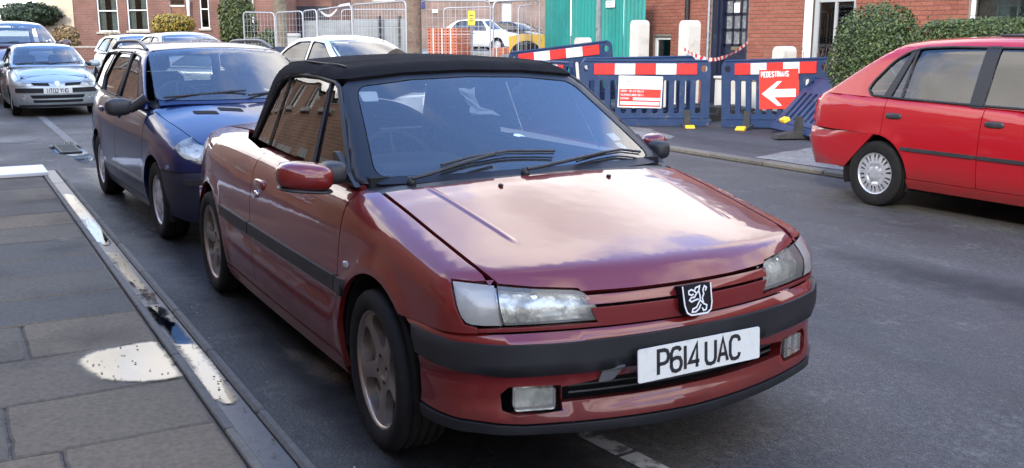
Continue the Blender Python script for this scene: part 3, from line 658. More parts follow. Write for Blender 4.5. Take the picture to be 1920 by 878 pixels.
    lower = S_([(.56, .462), (.5, .464), (.372, .468), (.370, .305), (.5, .300), (.56, .295)])+F_([(.68, .288), (.6, .281), (.3, .275), (0, .270), (-.3, .275), (-.6, .281), (-.68, .288)])+[('q', .56, .295), ('q', .5, .300), ('q', .370, .305), ('q', .372, .468), ('q', .5, .464), ('q', .56, .462)]+F_([(-.68, .458), (0, .456), (.68, .458)])
    fogo = [(.482, .322), (.482, .398), (.640, .402), (.662, .38), (.660, .333), (.62, .312)]
    intake = [(-.475, .345), (.475, .345), (.475, .392), (.30, .412), (-.30, .412), (-.475, .392)]
    bump = piece('front_bumper', P_red, car, B, AZ, lower, step=.03, holes=[F_(fogo), F_([(-a, b) for a, b in fogo]), F_(intake)], flange=.05)
    piece('bumper_ledge', P_red, car, B, AZ, S_([(.5, .5765), (.235, .574), (.34, .552), (.5, .550), (.56, .546)])+F_([(.68, .542), (.5, .538), (0, .543), (-.5, .538), (-.68, .542)])+[('q', .56, .546), ('q', .5, .550), ('q', .34, .552), ('q', .235, .574), ('q', .5, .5765)]+F_([(-.68, .577), (-.5, .577), (0, .577), (.5, .577), (.68, .577)]), step=.03)
    piece('lip_spoiler', M_trimgrey, car, B, AZ, S_([(.56, .293), (.5, .298), (.368, .303), (.375, .258), (.5, .257), (.56, .254)])+F_([(.68, .251), (.6, .248), (.3, .237), (0, .226), (-.3, .237), (-.6, .248), (-.68, .251)])+[('q', .56, .254), ('q', .5, .257), ('q', .375, .258), ('q', .368, .303), ('q', .5, .298), ('q', .56, .293)]+F_([(-.68, .286), (-.6, .279), (-.3, .273), (0, .268), (.3, .273), (.6, .279), (.68, .286)]), step=.03, off=.006)
    for s in (1, -1):
        q = B.hit(np.array([[0, .560*s, .358]]), np.array([[1., 0, 0]]))[0]; n = B.grad(q[None])[0]; rot = facing(n[0], n[1], 0)
        fl = MB(); poly = rounded([(-.066, -.036), (.066, -.036), (.066, .036), (-.066, .036)], .01, 3); fl.prism(poly, -.012, .0, Matrix.Translation(Vector(q)+Vector(n)*.0) @ rot); fo = fl.build('fog_lamp', M_lens, bump)
        bk = MB(); bk.prism(poly, -.05, -.035, Matrix.Translation(Vector(q)) @ rot); bk.build('reflector', M_refl, bump)
        hb = MB(); hb.box(Vector(q)-Vector(n)*.10, (.08, .24, .12), rot=rot.to_3x3() @ Matrix.Rotation(R(90), 3, 'Y')); hb.build('fog_lamp_housing', M_black, bump)
    for z in (.362, .386):
        mb = MB(); mb.tube([B.hit(np.array([[0, y, z]]), np.array([[1., 0, 0]]))[0]-[.03, 0, 0] for y in np.linspace(-.44, .44, 13)], .005, 6); mb.build('intake_bar', M_trim, bump)
    # recess flap of the towing eye, left of the plate
    piece('towing_eye_cover', mat('worn_grey_plastic', (.085, .085, .09), .5), car, B, AZ, F_(rounded([(-.362, .402), (-.347, .440), (-.275, .459), (-.283, .436), (-.312, .406)], .008, 3)), off=.0135, flange=.012, gap=0, step=.02)
    number_plate(car, (.808, 0, .456), facing(1, 0, .06), 'P614 UAC', h=.079)
    # badge: black shield, bright rim, rearing lion in bright strokes
    Mb = Matrix.Translation((.772, 0, .641)) @ facing(1, 0, .22); mb = MB()
    sh = [(-.062, .046), (.062, .046), (.060, -.02), (.053, -.046), (.035, -.056), (-.035, -.056), (-.053, -.046), (-.060, -.02)]
    mb.prism(rounded(sh, [.004, .004, .01, .01, .01, .01, .01, .01], 3), -.03, .006, Mb); bd = mb.build('badge', M_badge, car)
    mb = MB(); ribbon(mb, [(-.0595, .044), (-.0575, -.02), (-.050, -.044), (-.034, -.0535), (.034, -.0535), (.050, -.044), (.0575, -.02), (.0595, .044)], .0055, Mb, th=.009)
    for st in ([(.012, .038), (-.006, .034), (-.012, .024), (-.004, .016), (.006, .022), (.012, .038)], [(-.012, .024), (-.024, .030), (-.036, .026), (-.036, .016), (-.026, .012), (-.016, .014)],
               [(-.004, .016), (-.014, .004), (-.028, .004), (-.036, -.004), (-.028, -.010), (-.014, -.006), (.002, -.004)], [(.006, .022), (.010, .006), (.008, -.008), (.000, -.018), (-.010, -.030), (-.026, -.034), (-.030, -.044), (-.014, -.044), (.000, -.036), (.010, -.022)],
               [(.010, -.010), (.022, -.022), (.034, -.028), (.030, -.042), (.018, -.044), (.014, -.034)], [(.022, -.022), (.018, -.002), (.026, .010), (.024, .024), (.032, .036), (.040, .030), (.034, .020)]):
        ribbon(mb, st, .0055, Mb, th=.009)
    mb.build('lion_emblem', M_silver, bd)
    # greenhouse
    wg = curve1([(-3, .60), (-2.4, .665), (-1.9, .72), (-1.5, .738), (-1.0, .745), (-.3, .742)])
    def Wg(x, z): return wg(x)-.385*(z-.95)
    tg = curve1([(-2.6, .93), (-2.4, 1.08), (-2.2, 1.23), (-2.0, 1.33), (-1.8, 1.368), (-1.5, 1.383), (-1.2, 1.378), (-1.0, 1.362), (-.85, 1.345)])
    def Tg(x, y):
        wav = -.008*gauss(x, -1.36, .10)+.004*gauss(x, -1.18, .05)+.004*gauss(x, -1.60, .05)
        return tg(x)-.030*(y/.6)**2+wav
    def Fg(y, z): return -.215-1.83*(z-.945)-np.maximum(.30-.5*(z-.945), .1)*y*y
    G = Solid(Wg, Tg, Fg, lambda y, z: -2.47+.55*(z-.95)+.70*y*y, kt=.075, kf=.04, kb=.22)
    AG = Chart('ay', (-1.15, 0, .80)); XG = Chart('ax', (0, 0, .93))
    scr = rounded([(-.672, .950), (0, .958), (.672, .950), (.552, 1.272), (.28, 1.298), (0, 1.305), (-.28, 1.298), (-.552, 1.272)], [.05, 0, .05, .05, 0, 0, 0, .05], 5)
    gi = (-1.15, 0, .8)
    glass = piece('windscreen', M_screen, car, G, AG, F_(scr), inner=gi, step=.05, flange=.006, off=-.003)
    frame = [('s', -.40, .925), ('s', -.87, 1.262), ('f', .572, 1.293), ('f', .3, 1.316), ('f', 0, 1.323), ('f', -.3, 1.316), ('f', -.572, 1.293)]
    def gp(x, z): return ('p', *(G.hit(np.array([[x, 0, z]]), np.array([[0, -1., 0]]))[0]))
    frame += [('q', -.87, 1.262), ('q', -.40, .925), ('f', -.66, .925), ('f', 0, .935), ('f', .66, .925)]
    piece('windscreen_frame', M_gloss, car, G, AG, frame, inner=gi, step=.03, holes=[F_(scr)], flange=.03, gap=.001)
    # fabric roof
    low = [(-.935, 1.293), (-1.15, 1.303), (-1.45, 1.303), (-1.66, 1.288), (-1.765, 1.245), (-1.85, 1.13), (-1.915, 1.0), (-1.93, .955), (-2.03, .955)]
    top = [('s', *p) for p in low]+[('t', -2.2, .60), ('t', -2.35, .40), ('t', -2.44, .2), ('t', -2.47, 0), ('t', -2.44, -.2), ('t', -2.35, -.40), ('t', -2.2, -.60)]+[('q', *p) for p in low[::-1]]+F_([(-.572, 1.294), (-.3, 1.317), (0, 1.324), (.3, 1.317), (.572, 1.294)])
    rw = [('t', -2.06, .36), ('t', -2.06, -.36), ('t', -2.30, -.42), ('t', -2.30, .42)]
    roof = piece('soft_top', M_soft, car, G, XG, top, inner=(-1.6, 0, .9), step=.035, off=.012, flange=.045, holes=[rw], back=True)
    piece('rear_window', glass_mat('clear_plastic', (.85, .9, .9), 1.4), roof, G, XG, rw, inner=(-1.6, 0, .9), step=.08, off=.008, flange=0)
    for sg in (1, -1):   # sewn seam along the edge of the roof, and the cross seam behind the header
        mb = MB(); mb.tube([G.hit(np.array([[x, sg*y, .9]]), np.array([[0, 0, 1.]]))[0]+[0, 0, .015] for x, y in [(-1.0, .535), (-1.1, .54), (-1.3, .545), (-1.5, .545), (-1.7, .54), (-1.85, .53), (-2.0, .51)]], .005, 6); mb.build('roof_seam', M_rubber, roof)
    # side glass
    wd = [('quarter_light', [(-.425, .94), (-.875, 1.258), (-.935, 1.278), (-.985, 1.288), (-.860, .945)]), ('door_glass', [(-.880, .945), (-1.005, 1.288), (-1.2, 1.297), (-1.45, 1.297), (-1.60, 1.287), (-1.60, .96)]), ('rear_side_glass', [(-1.612, .96), (-1.612, 1.284), (-1.70, 1.272), (-1.76, 1.235), (-1.84, 1.12), (-1.905, .99), (-1.91, .965)])]
    for nm, o in wd: piece(nm, M_glass, car, G, SIDE, S_(o), 1, inner=gi, step=.07, flange=0, off=-.006, gap=0)
    for sg in (1, -1):
        for o, r in (([(-.870, .94), (-.925, 1.10), (-.995, 1.29)], .009), ([(-1.606, .955), (-1.606, 1.29)], .003), ([(-.415, .93), (-.64, 1.098), (-.875, 1.266), (-.94, 1.288), (-1.2, 1.305), (-1.45, 1.305), (-1.62, 1.294), (-1.72, 1.270), (-1.78, 1.225), (-1.86, 1.10), (-1.925, .965)], .011)):
            mb = MB(); mb.tube([G.hit(np.array([[x, 0, z]]), np.array([[0, float(sg), 0]]))[0] for x, z in o], r, 6); mb.build('window_seal', M_rubber, car)
        mb = MB(); mb.tube([S.hit(np.array([[x, 0, z]]), np.array([[0, float(sg), 0]]))[0]+[0, -.012*sg, .006] for x, z in ((-.40, .925), (-.8, .943), (-1.2, .956), (-1.62, .968), (-1.92, .975))], .011, 6); mb.build('waist_moulding', M_trim, car)
        mb = MB(); mb.tube([S.hit(np.array([[x, 0, z]]), np.array([[0, float(sg), 0]]))[0]+[0, -.006*sg, .016] for x, z in ((-.85, .943), (-1.2, .956), (-1.62, .968), (-1.95, .976))], .006, 6); mb.build('waist_bright_strip', M_chrome, car)
    # inner deck around the roof
    mb = MB(); mb.box((-1.2, 0, .60), (1.9, 1.45, .02)); mb.box((-.36, 0, .70), (.05, 1.4, .5)); mb.build('cabin_floor', M_black, car)
    mb = MB(); mb.box((.15, 0, .45), (.8, 1.15, .5)); mb.box((-1.4, 0, .25), (3.2, 1.2, .10)); mb.box((-2.75, 0, .55), (.8, 1.1, .5))
    mb.box((.42, 0, .42), (.3, 1.1, .26)); mb.build('underbody', M_black, car)
    for x in (0, -2.58):
        for s in (1, -1):
            l = MB(); n = 20; vs = []; 
            for i in range(n+1):
                a = R(-2+184*i/n)
                for yy in (.56, .815): vs.append((x+.365*math.cos(a), s*yy, .295+.365*math.sin(a)))
            l.add(vs, [(2*i, 2*i+1, 2*i+3, 2*i+2) for i in range(n)], smooth=True); l.box((x, s*.56, .42), (.70, .01, .40)); l.build('wheel_arch_liner', M_black, car)
    # cabin
    mb = MB(); mb.box((-.58, 0, .875), (.48, 1.34, .10), rot=Matrix.Rotation(R(-4), 3, 'Y'), bev=.03); blob(mb, (-.70, -.36, .93), (.30, .46, .12), 3); mb.build('dashboard', M_dash, car)
    steering_wheel(car, -.86, -.36, .90, 30)
    seat(car, -1.30, -.36, M_seatred, z0=.40); seat(car, -1.30, .36, z0=.40); 
    mb = MB(); mb.box((-2.0, 0, .72), (.2, 1.1, .5), bev=.05); mb.build('rear_bench', M_seat, car)
    for s in (1, -1): mb = MB(); mb.box((-1.0, s*.70, .80), (1.25, .04, .26), bev=.01); mb.build('door_card', M_seatred, car)
    q = G.hit(np.array([gi]), np.array([[np.cos(.5)*.83, .03, .33]]))[0]
    mb = MB(); mb.box((-.92, -.0, 1.235), (.03, .22, .06), bev=.012); mb.tube([(-.90, 0, 1.24), (-.86, 0, 1.285)], .008, 6); rv = mb.build('rear_view_mirror', M_trim, car)
    tis = MB(); rr = random.Random(3); vs = []; fs = []
    for i in range(7):
        for j in range(4):
            t = i/6; wv = .045-.02*math.sin(t*3.1)+(.03 if i > 4 else 0); vs.append((-.885+.02*rr.random(), .0+.10*t*t+(j/3-.5)*wv*2, 1.245-.13*t+.012*rr.random()))
    for i in range(6):
        for j in range(3): fs.append((i*4+j, i*4+j+1, i*4+j+5, i*4+j+4))
    tis.add(vs, fs); tag(tis.build('hanging_cloth', M_paper), 'white cloth hanging from the mirror behind the windscreen of the convertible', 'cloth')
    tk = MB(); c = cast(G, 693, 178); n = G.grad(c[None])[0]; tk.prism(rounded([(-.035, -.035), (.035, -.035), (.04, .04), (-.04, .04)], .012), -.012, -.010, Matrix.Translation(c) @ facing(*n)); tk.build('windscreen_sticker', M_paper, glass)
    for u, v, w in ((1152, 254, .028), (1165, 270, .022), (1177, 281, .022)):
        c = cast(G, u, v)
        if c is None: continue
        n = G.grad(c[None])[0]; tk = MB(); tk.prism(rounded([(-w, -w), (w, -w), (w, w), (-w, w)], .006), -.010, -.008, Matrix.Translation(c) @ facing(*n)); tk.build('windscreen_sticker', M_paper, glass)
    # wipers
    for arm, blade in ((((772, 346), (800, 339), (870, 316), (925, 300)), ((826, 318), (880, 303), (950, 291), (1037, 291))), (((985, 328), (1010, 324), (1070, 310), (1130, 296)), ((1080, 306), (1120, 295), (1160, 288), (1196, 292)))):
        mb = MB()
        for l, r, of in ((arm, .008, .030), (blade, .006, .022), (blade, .004, .008)):
            pts = [cast(G, u, v) for u, v in l]; pts = [p for p in pts if p is not None]
            if len(pts) > 1: tube_on(mb, G, pts, r, of)
        p0 = cast(G, *arm[0]); mb.lathe([(-.01, 0), (-.01, .02), (.03, .016), (.03, 0)], Vector(p0), 'z', 12)
        mb.build('windscreen_wiper', M_trim, car)
    # door mirrors
    for s in (1, -1):
        mb = MB(); rot = Matrix.Rotation(R(12*s if s < 0 else 6), 3, 'Z') @ Matrix.Rotation(R(6*s), 3, 'X'); c = Vector((-.47, -.918, .957) if s < 0 else (-.52, .812, .968))
        blob(mb, c, (.17, .225, .112) if s < 0 else (.12, .125, .13), 2.8, rot, cut=(0, -.35)); sh = mb.build('door_mirror', P_red, car)
        mb = MB(); mb.box(c+rot @ Vector((-.034, 0, 0)), (.012, .19 if s < 0 else .11, .09), rot=rot, bev=.005); mb.build('mirror_glass', M_mirror, sh)
        mb = MB(); blob(mb, (-.48, s*.80, .962), (.13, .10, .09), 3); mb.prism([(-.36, .915), (-.60, .935), (-.60, 1.03), (-.565, 1.03)], -.012, .012, Matrix.Translation((0, s*.742, 0)) @ Matrix.Rotation(R(90), 4, 'X')); mb.build('mirror_foot', M_trim, sh)
        blob(mb2 := MB(), c+Vector((0, 0, -.052)), (.16, .215, .02) if s < 0 else (.10, .14, .02), 2.6, rot); mb2.build('mirror_underside', M_trim, sh)
    # handles, repeaters, keyholes
    for s in (1, -1):
        q = S.hit(np.array([[-1.47, 0, .785]]), np.array([[0, float(s), 0]]))[0]; mb = MB(); blob(mb, Vector(q), (.16, .03, .05), 3); h = mb.build('door_handle', P_red, car)
        mb = MB(); q2 = S.hit(np.array([[-1.50, 0, .735]]), np.array([[0, float(s), 0]]))[0]; mb.lathe([(-.012, 0), (-.012, .018), (.012, .018), (.012, 0)], Vector(q2), 'y', 12); mb.build('door_lock', M_chrome, car)
        q = S.hit(np.array([[-.255, 0, .64]]), np.array([[0, float(s), 0]]))[0]; mb = MB(); blob(mb, Vector(q), (.05, .024, .03), 2.6); mb.build('side_repeater', M_lens2, car)
    # rear lamps and rear bumper
    piece('tail_lamp', M_red_lens, car, S, AZR, [('r', .68, .62), ('r', .62, .80), ('s', -3.08, .82), ('s', -3.1, .64)], 1, step=.05, off=.004)
    RB = Solid(lambda x, z: plan(x)+.014+prof(z)*.5, lambda x, y: 2+0*x, lambda y, z: 9+0*y, lambda y, z: -3.37+.16*y*y, kb=.2)
    piece('rear_bumper', P_red, car, RB, AZR, S_([(-2.945, .30), (-3.03, .565)])+[('r', .6, .565), ('r', -.6, .565)]+[('p', *(RB.hit(np.array([[-3.03, 0, .565]]), np.array([[0, -1., 0]]))[0])), ('p', *(RB.hit(np.array([[-2.945, 0, .30]]), np.array([[0, -1., 0]]))[0]))]+[('r', -.6, .24), ('r', .6, .24)], inner=(-2.5, 0, .4), step=.06)
    w0 = wheel(car, 'wheel', 0, -.745, .297, .222, .20, 'five', 18, steer=R(-3))
    for x, y in ((0, .745), (-2.58, -.735), (-2.58, .735)):
        c = tree2(w0); c.location = (x, y, .297); c.rotation_euler = (0, R(37*abs(x)), PI if y > 0 else 0)
    return car, S, G
HERO, S_HERO, G_HERO = hero()
# ------------------------------------------------------------------ the other cars: one builder, each car its own measurements
def make_car(sp, label, cat='car', group=None, loc=(0, 0, 0), rz=0.0, name='parked_car'):
    car = thing(name, label, cat, (0, 0, 0), 0, group); g = sp.get; P = sp['paint']; D = g('detail', 1); st = .045 if D else .08
    plan, prof, tz, belt = curve1(sp['plan']), curve1(sp['prof']), curve1(sp['top']), curve1(sp['belt'])
    xr, ra, rw = sp['xr'], sp['arch'], sp['rw']; cr = g('crown', .045); fx, fc = sp['nose']; bx, bc = sp['tail']; fl = curve1(g('nose_lean', [(.3, 0), (1, .05)])); bl = curve1(g('tail_lean', [(.3, 0), (1, .02)]))
    def W(x, z):
        r1 = np.hypot(x, z-rw); r2 = np.hypot(x-xr, z-rw); return plan(x)+prof(z)+g('flare', .010)*(np.exp(-((r1-ra)/.05)**2)+np.exp(-((r2-ra)/.05)**2))*(z > .2)
    S = Solid(W, lambda x, y: tz(x)-cr*(y/.7)**2, lambda y, z: fx-fc*y*y-fl(z), lambda y, z: bx+bc*y*y+bl(z), kt=g('kt', .09), kf=g('kf', .10), kb=g('kb', .14))
    AZ = Chart('az+', (-.2, 0, .5)); AY = Chart('ay', (-.2, 0, .35)); AZR = Chart('az-', (xr+.35, 0, .5))
    zs, zb = sp['sill']; ds = sp['doors']; zbt = sp['bumper_top']; xw = sp['wing_front']
    def sp_(T, x, z, s=-1): return ('q' if s < 0 else 's', x, z)
    def bz(a, b): return [(x, float(belt(x))) for x in np.linspace(a, b, max(2, int(abs(a-b)/.12)))]
    a0 = math.degrees(math.asin((zbt-rw)/ra)); wing = S_(arc(0, rw, ra, a0, 190, 18))+S_([(ds[0]-.006, zb+.03), (ds[0], .6), (ds[0]+.01, float(belt(ds[0]))-.01)])+T_(sp['hood_side'])+S_([(xw, sp['wing_top']), (xw, zbt)])
    piece('front_wing', P, car, S, AZ, wing, 1, step=st)
    for i in range(len(ds)-1):
        a, b = ds[i], ds[i+1]; o = [(a, zs)]
        if b < xr+ra: o += [(xr+math.sqrt(max(ra*ra-(zs-rw)**2, 0)), zs)]+[p for p in arc(xr, rw, ra, math.degrees(math.asin((zs-rw)/ra)), 88, 10)[1:] if p[0] > b+.02]; zc = rw+math.sqrt(max(ra*ra-(b-xr)**2, 0)); o += [(b, zc)]
        else: o += [(b, zs)]
        dr = piece('door', P, car, S, SIDE, S_(o+bz(b, a)), 1, step=.07, gap=.0035)
        for k, d in enumerate(dr):
            s = 1 if k == 0 else -1; hx = b+.12 if g('handle_dx') is None else b+g('handle_dx'); q = S.hit(np.array([[hx, 0, g('handle_z', .80)]]), np.array([[0, float(s), 0]]))[0]
            mb = MB(); blob(mb, Vector(q)+Vector((0, -.004*s, 0)), (.17, .045, .052), 3.2); mb.build('door_handle', g('handle_mat', P), d)
    c = ds[-1]; q = [(c, zs)] if c > xr+ra else []
    a1 = math.degrees(math.asin((zs-rw)/ra)) if c > xr+ra else math.degrees(math.acos(np.clip((c-xr)/ra, -1, 1)))
    zr = g('rear_bumper_top', zbt); a2 = 180-math.degrees(math.asin(np.clip((zr-rw)/ra, -1, 1)))
    quart = S_(q+arc(xr, rw, ra, a1, a2, 14)+[(bx+bc*.5+.06, zr)])+[('r', .70, zr), ('r', g('tail_y', .64), g('tail_z', .80)), ('r', g('tail_y', .64)-.01, float(belt(bx+.1))-.03)]+S_([(x, z+.028) for x, z in bz(bx+bc*.5+.05, c)])
    piece('rear_quarter_panel', P, car, S, AZR, quart, 1, step=st+.01)
    piece('tailgate', P, car, S, AZR, [('r', .69, zr), ('r', g('tail_y', .64)-.01, g('tail_z', .80)), ('r', g('tail_y', .64)-.02, float(belt(bx+.1))-.03), ('r', -g('tail_y', .64)+.02, float(belt(bx+.1))-.03), ('r', -g('tail_y', .64)+.01, g('tail_z', .80)), ('r', -.69, zr)], step=.07)
    if g('deck'): piece('boot_lid', P, car, S, Chart('z', (0, 0, .5)), T_(g('deck')), step=.08)
    piece('sill', g('sill_mat', P), car, S, SIDE, S_([(-ra+.01, zb), (xr+ra-.01, zb), (xr+ra-.01, zs), (-ra+.01, zs)]), 1, step=.08, off=.004)
    if g('strip'):
        for i in range(len(ds)-1):
            z0, z1 = g('strip'); x0 = max(ds[i+1]+.01, g('strip_end', -9)); piece('rubbing_strip', M_trim, car, S, SIDE, S_([(ds[i]-.01, z0), (x0, z0), (x0, z1), (ds[i]-.01, z1)]), 1, step=.08, off=.012, flange=.014, gap=0)
    hs = sp['hood_side']; fe = sp['hood_front']
    bon = piece('bonnet', P, car, S, AY, T_([(x, -y) for x, y in hs])[:: 1]+F_([(-y, z) for y, z in fe])+F_(fe[::-1])[1 if fe[-1][0] == 0 else 0:]+T_(hs[::-1])+T_([(hs[0][0]+.05, .3), (hs[0][0]+.06, 0), (hs[0][0]+.05, -.3)]), step=st)
    # nose between wings, above the bumper
    yw = float(-S.hit(np.array([[xw, 0, zbt+.02]]), np.array([[0, -1., 0]]))[0][1]); nz = [(y, z-.004) for y, z in fe]
    nose = [sp_(S, xw, zbt, 1), sp_(S, xw, sp['wing_top'], 1)]+F_(nz)+F_([(-y, z) for y, z in nz[::-1]])[1 if nz[-1][0] == 0 else 0:]+[sp_(S, xw, sp['wing_top']), sp_(S, xw, zbt)]+F_([(-.97*yw, zbt), (-.6, zbt), (0, zbt), (.6, zbt), (.97*yw, zbt)])
    piece('nose_panel', P, car, S, AZ, nose, step=st, gap=.0005)
    # bumpers
    bo = g('bumper_out', .03); BB = Solid(lambda x, z: plan(x)+.012+prof(z)*.5, lambda x, y: 2+0*x, lambda y, z: fx+bo-fc*y*y*.95-.03*sstep(.28, .16, z)-.03*sstep(zbt-.03, zbt, z), lambda y, z: bx-g('rbumper_out', .05)+g('rbumper_tuck', .0)*sstep(.52, .30, z)+bc*y*y*.9+.03*sstep(zr-.03, zr, z), kf=.16, kb=.16)
    xb = lambda z, s: (s*math.sqrt(max(ra*ra-(z-rw)**2, 1e-4)))
    bmp = piece('front_bumper', g('bumper_mat', P), car, BB, AZ, [sp_(BB, xb(zbt, 1), zbt, 1), sp_(BB, xb(rw, 1), rw, 1), sp_(BB, xb(.22, 1), .22, 1)]+F_([(.7, .19), (.4, .18), (-.4, .18), (-.7, .19)])+[sp_(BB, xb(.22, 1), .22), sp_(BB, xb(rw, 1), rw), sp_(BB, xb(zbt, 1), zbt)]+F_([(-.7, zbt), (-.35, zbt), (.35, zbt), (.7, zbt)]), step=st)
    rx = lambda z: xr-math.sqrt(max(ra*ra-(z-rw)**2, 1e-4)); ez = g('rbumper_low', .26)
    rb = piece('rear_bumper', g('bumper_mat', P), car, BB, AZR, [sp_(BB, rx(zr), zr, 1), sp_(BB, rx(ez), ez, 1)]+[('r', .7, ez-.02), ('r', -.7, ez-.02)]+[sp_(BB, rx(ez), ez), sp_(BB, rx(zr), zr)]+[('r', -.7, zr), ('r', .7, zr)], inner=(xr, 0, .4), step=st+.02)
    # lamps lie in the skin: bright reflector under a clear lens
    for nm, o, ml, mr in g('lamps', []):
        for sg in (None, 'R'):
            mb = MB(); skin(mb, S, AZ, o, off=.004, flange=.03, flange_mi=1, sym=sg, gap=0, step=.03); l = mb.build(nm, [ml, M_rubber], car)
            if mr: mb = MB(); skin(mb, S, AZ, o, off=.001, flange=0, sym=sg, gap=.004, step=.02); mb.build('reflector', mr, l)
    for nm, o, m_, of, bod in g('front_bits', []):
        piece(nm, m_, bmp if bod else car, BB if bod else S, AZ, o, off=of, flange=.02, gap=0, step=.04)
    for nm, o, m_, of, bod in g('front_pairs', []):
        piece(nm, m_, car, BB if bod else S, AZ, o, 1, off=of, flange=.02, gap=0, step=.04)
    for nm, o, m_, of in g('tail_lamps', []): piece(nm, m_, car, S, AZR, o, 1, off=of, flange=.02, gap=0, step=.04)
    if g('plate'):
        t, z, x = g('plate'); number_plate(car, (x, 0, z), facing(1, 0, .05), t)
    # greenhouse
    z0, sl = sp['g_side']; wg, tg = curve1(sp['g_plan']), curve1(sp['roof']); sx, sr, sc_ = sp['screen']; gx, gr, gc = sp['g_tail']
    G = Solid(lambda x, z: wg(x)-sl*(z-z0)-.3*np.maximum(z-z0-.25, 0)**2, lambda x, y: tg(x)-g('roof_crown', .05)*(y/.6)**2, lambda y, z: sx-sr*(z-z0)-sc_*y*y, lambda y, z: gx+gr*(z-z0)+gc*y*y, kt=g('g_kt', .10), kf=.05, kb=g('g_kb', .08))
    xm = (sp['roof'][0][0]+sp['roof'][-1][0])/2; gi = (xm, 0, z0+.05); AG = Chart('ay', (xm+.3, 0, z0-.15)); XG = Chart('ax', (0, 0, z0-.05)); AGR = Chart('az-', (xm-.3, 0, z0+.1))
    scr = rounded(sp['screen_out'], .05, 4)
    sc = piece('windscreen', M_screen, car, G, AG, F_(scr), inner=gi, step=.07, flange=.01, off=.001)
    fo = sp['frame']; fr = S_(fo)+F_([])+[('t', *p) for p in sp['header']]+[sp_(G, x, z) for x, z in fo[::-1]]+F_([(-.5, z0-.01), (.5, z0-.01)])
    piece('windscreen_surround', g('frame_mat', P), car, G, AG, fr, inner=gi, step=.04, holes=[F_(scr)], flange=.03, gap=.001)
    holes = [rounded(o, r, 4) for nm, o, r in sp['windows']]
    piece('window_frame', P, car, G, XG, S_(sp['upper']), 1, inner=gi, step=.05, holes=[S_(h) for h in holes], flange=.02, gap=.0008)
    for (nm, o, r), h in zip(sp['windows'], holes): piece(nm, M_glass, car, G, SIDE, S_(h), 1, inner=gi, step=.09, flange=0, off=-.008, gap=-.004)
    for o, w in g('window_bars', []):
        piece('window_bar', M_gloss, car, G, SIDE, S_(o), 1, inner=gi, step=.1, flange=.01, off=.003, gap=0)
    if g('window_seal', True):
        for h in holes:
            for s in (1, -1):
                mb = MB(); pts = [G.hit(np.array([[x, 0, z]]), np.array([[0, float(s), 0]]))[0] for x, z in h]; mb.tube(pts+[pts[0]], g('seal_r', .009), 5, cap=False); mb.build('window_seal', M_rubber, car)
    ro = sp['roof_out']; piece('roof', P, car, G, XG, [('t', x, y) for x, y in ro]+[('t', x, -y) for x, y in ro[::-1]], inner=gi, step=.06, gap=.001)
    if g('backlight'):
        bk = rounded(g('backlight'), .05, 4); Ar = AGR if g('steep') else Chart('ay', (xm-.2, 0, z0-.2))
        piece('rear_window', M_glass, car, G, Ar, [('r', *p) for p in bk], inner=gi, step=.09, flange=0, off=-.004)
        piece('rear_window_surround', P, car, G, Ar, [('r', *p) for p in g('back_out')], inner=gi, step=.06, holes=[[('r', *p) for p in bk]], flange=.02, gap=.001)
    # wheels, mirrors, wells, cabin
    wy = sp['track']/2; w0 = wheel(car, 'wheel', 0, -wy, rw, sp['rr'], sp['tw'], sp['wheel'], g('wheel_rot', 10), steer=R(g('steer', 0)), **g('wheel_k', {}))
    for x, y in ((0, wy), (xr, -wy), (xr, wy)):
        cpy = tree2(w0); cpy.location = (x, y, rw); cpy.rotation_euler = (0, R(23*abs(x)), (PI if y > 0 else 0))
    for x in (0, xr):
        for s in (1, -1):
            l = MB(); n = 16; vs = []; ri = ra+.006
            for i in range(n+1):
                a = R(-20+220*i/n)
                for yy in (wy-.2, float(plan(x))-.02): vs.append((x+ri*math.cos(a), s*yy, rw+ri*math.sin(a)))
            l.add(vs, [(2*i, 2*i+1, 2*i+3, 2*i+2) for i in range(n)], smooth=True); l.box((x, s*(wy-.2), rw+.14), (2*ra, .01, .40)); l.build('wheel_arch_liner', M_black, car)
    hw = float(plan(-1))-.14; mb = MB(); mb.box(((ds[0]+xr)/2, 0, zb+.10), (abs(xr)-.7+.2, 2*hw, .12)); mb.box((.2, 0, .42), (.75, 2*(wy-.26), .46)); mb.box((xr-.25, 0, .45), (.9, 2*(wy-.26), .40)); mb.build('underbody', M_black, car)
    xs = float(sx)-.25; mb = MB(); mb.box((xs-.22, 0, z0-.07), (.5, 2*hw-.02, .12), bev=.03); mb.box((ds[0]-.05, 0, .65), (.04, 2*hw, .5)); mb.build('dashboard', M_dash, car)
    if D:
        steering_wheel(car, xs-.50, -.36, z0-.04, 26)
        for y in (-.36, .36): seat(car, xs-.95, y, z0=z0-.52)
        mb = MB(); mb.box((xs-1.75, 0, z0-.30), (.15, 1.2, .62), rot=Matrix.Rotation(R(-14), 3, 'Y'), bev=.04); mb.build('rear_bench', M_seat, car)
    mb = MB(); mb.box((xm, 0, .50), (1.9, 2*hw, .03)); mb.build('cabin_floor', M_black, car)
    if g('mirror'):
        mx, my, mz, dx, dy, dz = g('mirror')
        for s in (1, -1):
            mb = MB(); blob(mb, (mx, s*my, mz), (dx, dy, dz), 2.8, cut=(0, -.4)); mm = mb.build('door_mirror', g('mirror_mat', P), car)
            mb = MB(); mb.box((mx-dx*.21, s*my, mz), (.01, dy*.84, dz*.8)); mb.build('mirror_glass', M_mirror, mm)
            mb = MB(); mb.tube([(mx+.02, s*(my-dy*.4), mz-.02), (mx+.06, s*(float(wg(mx))-.03), z0+.03)], [.035, .045], 8); mb.build('mirror_foot', M_trim, mm)
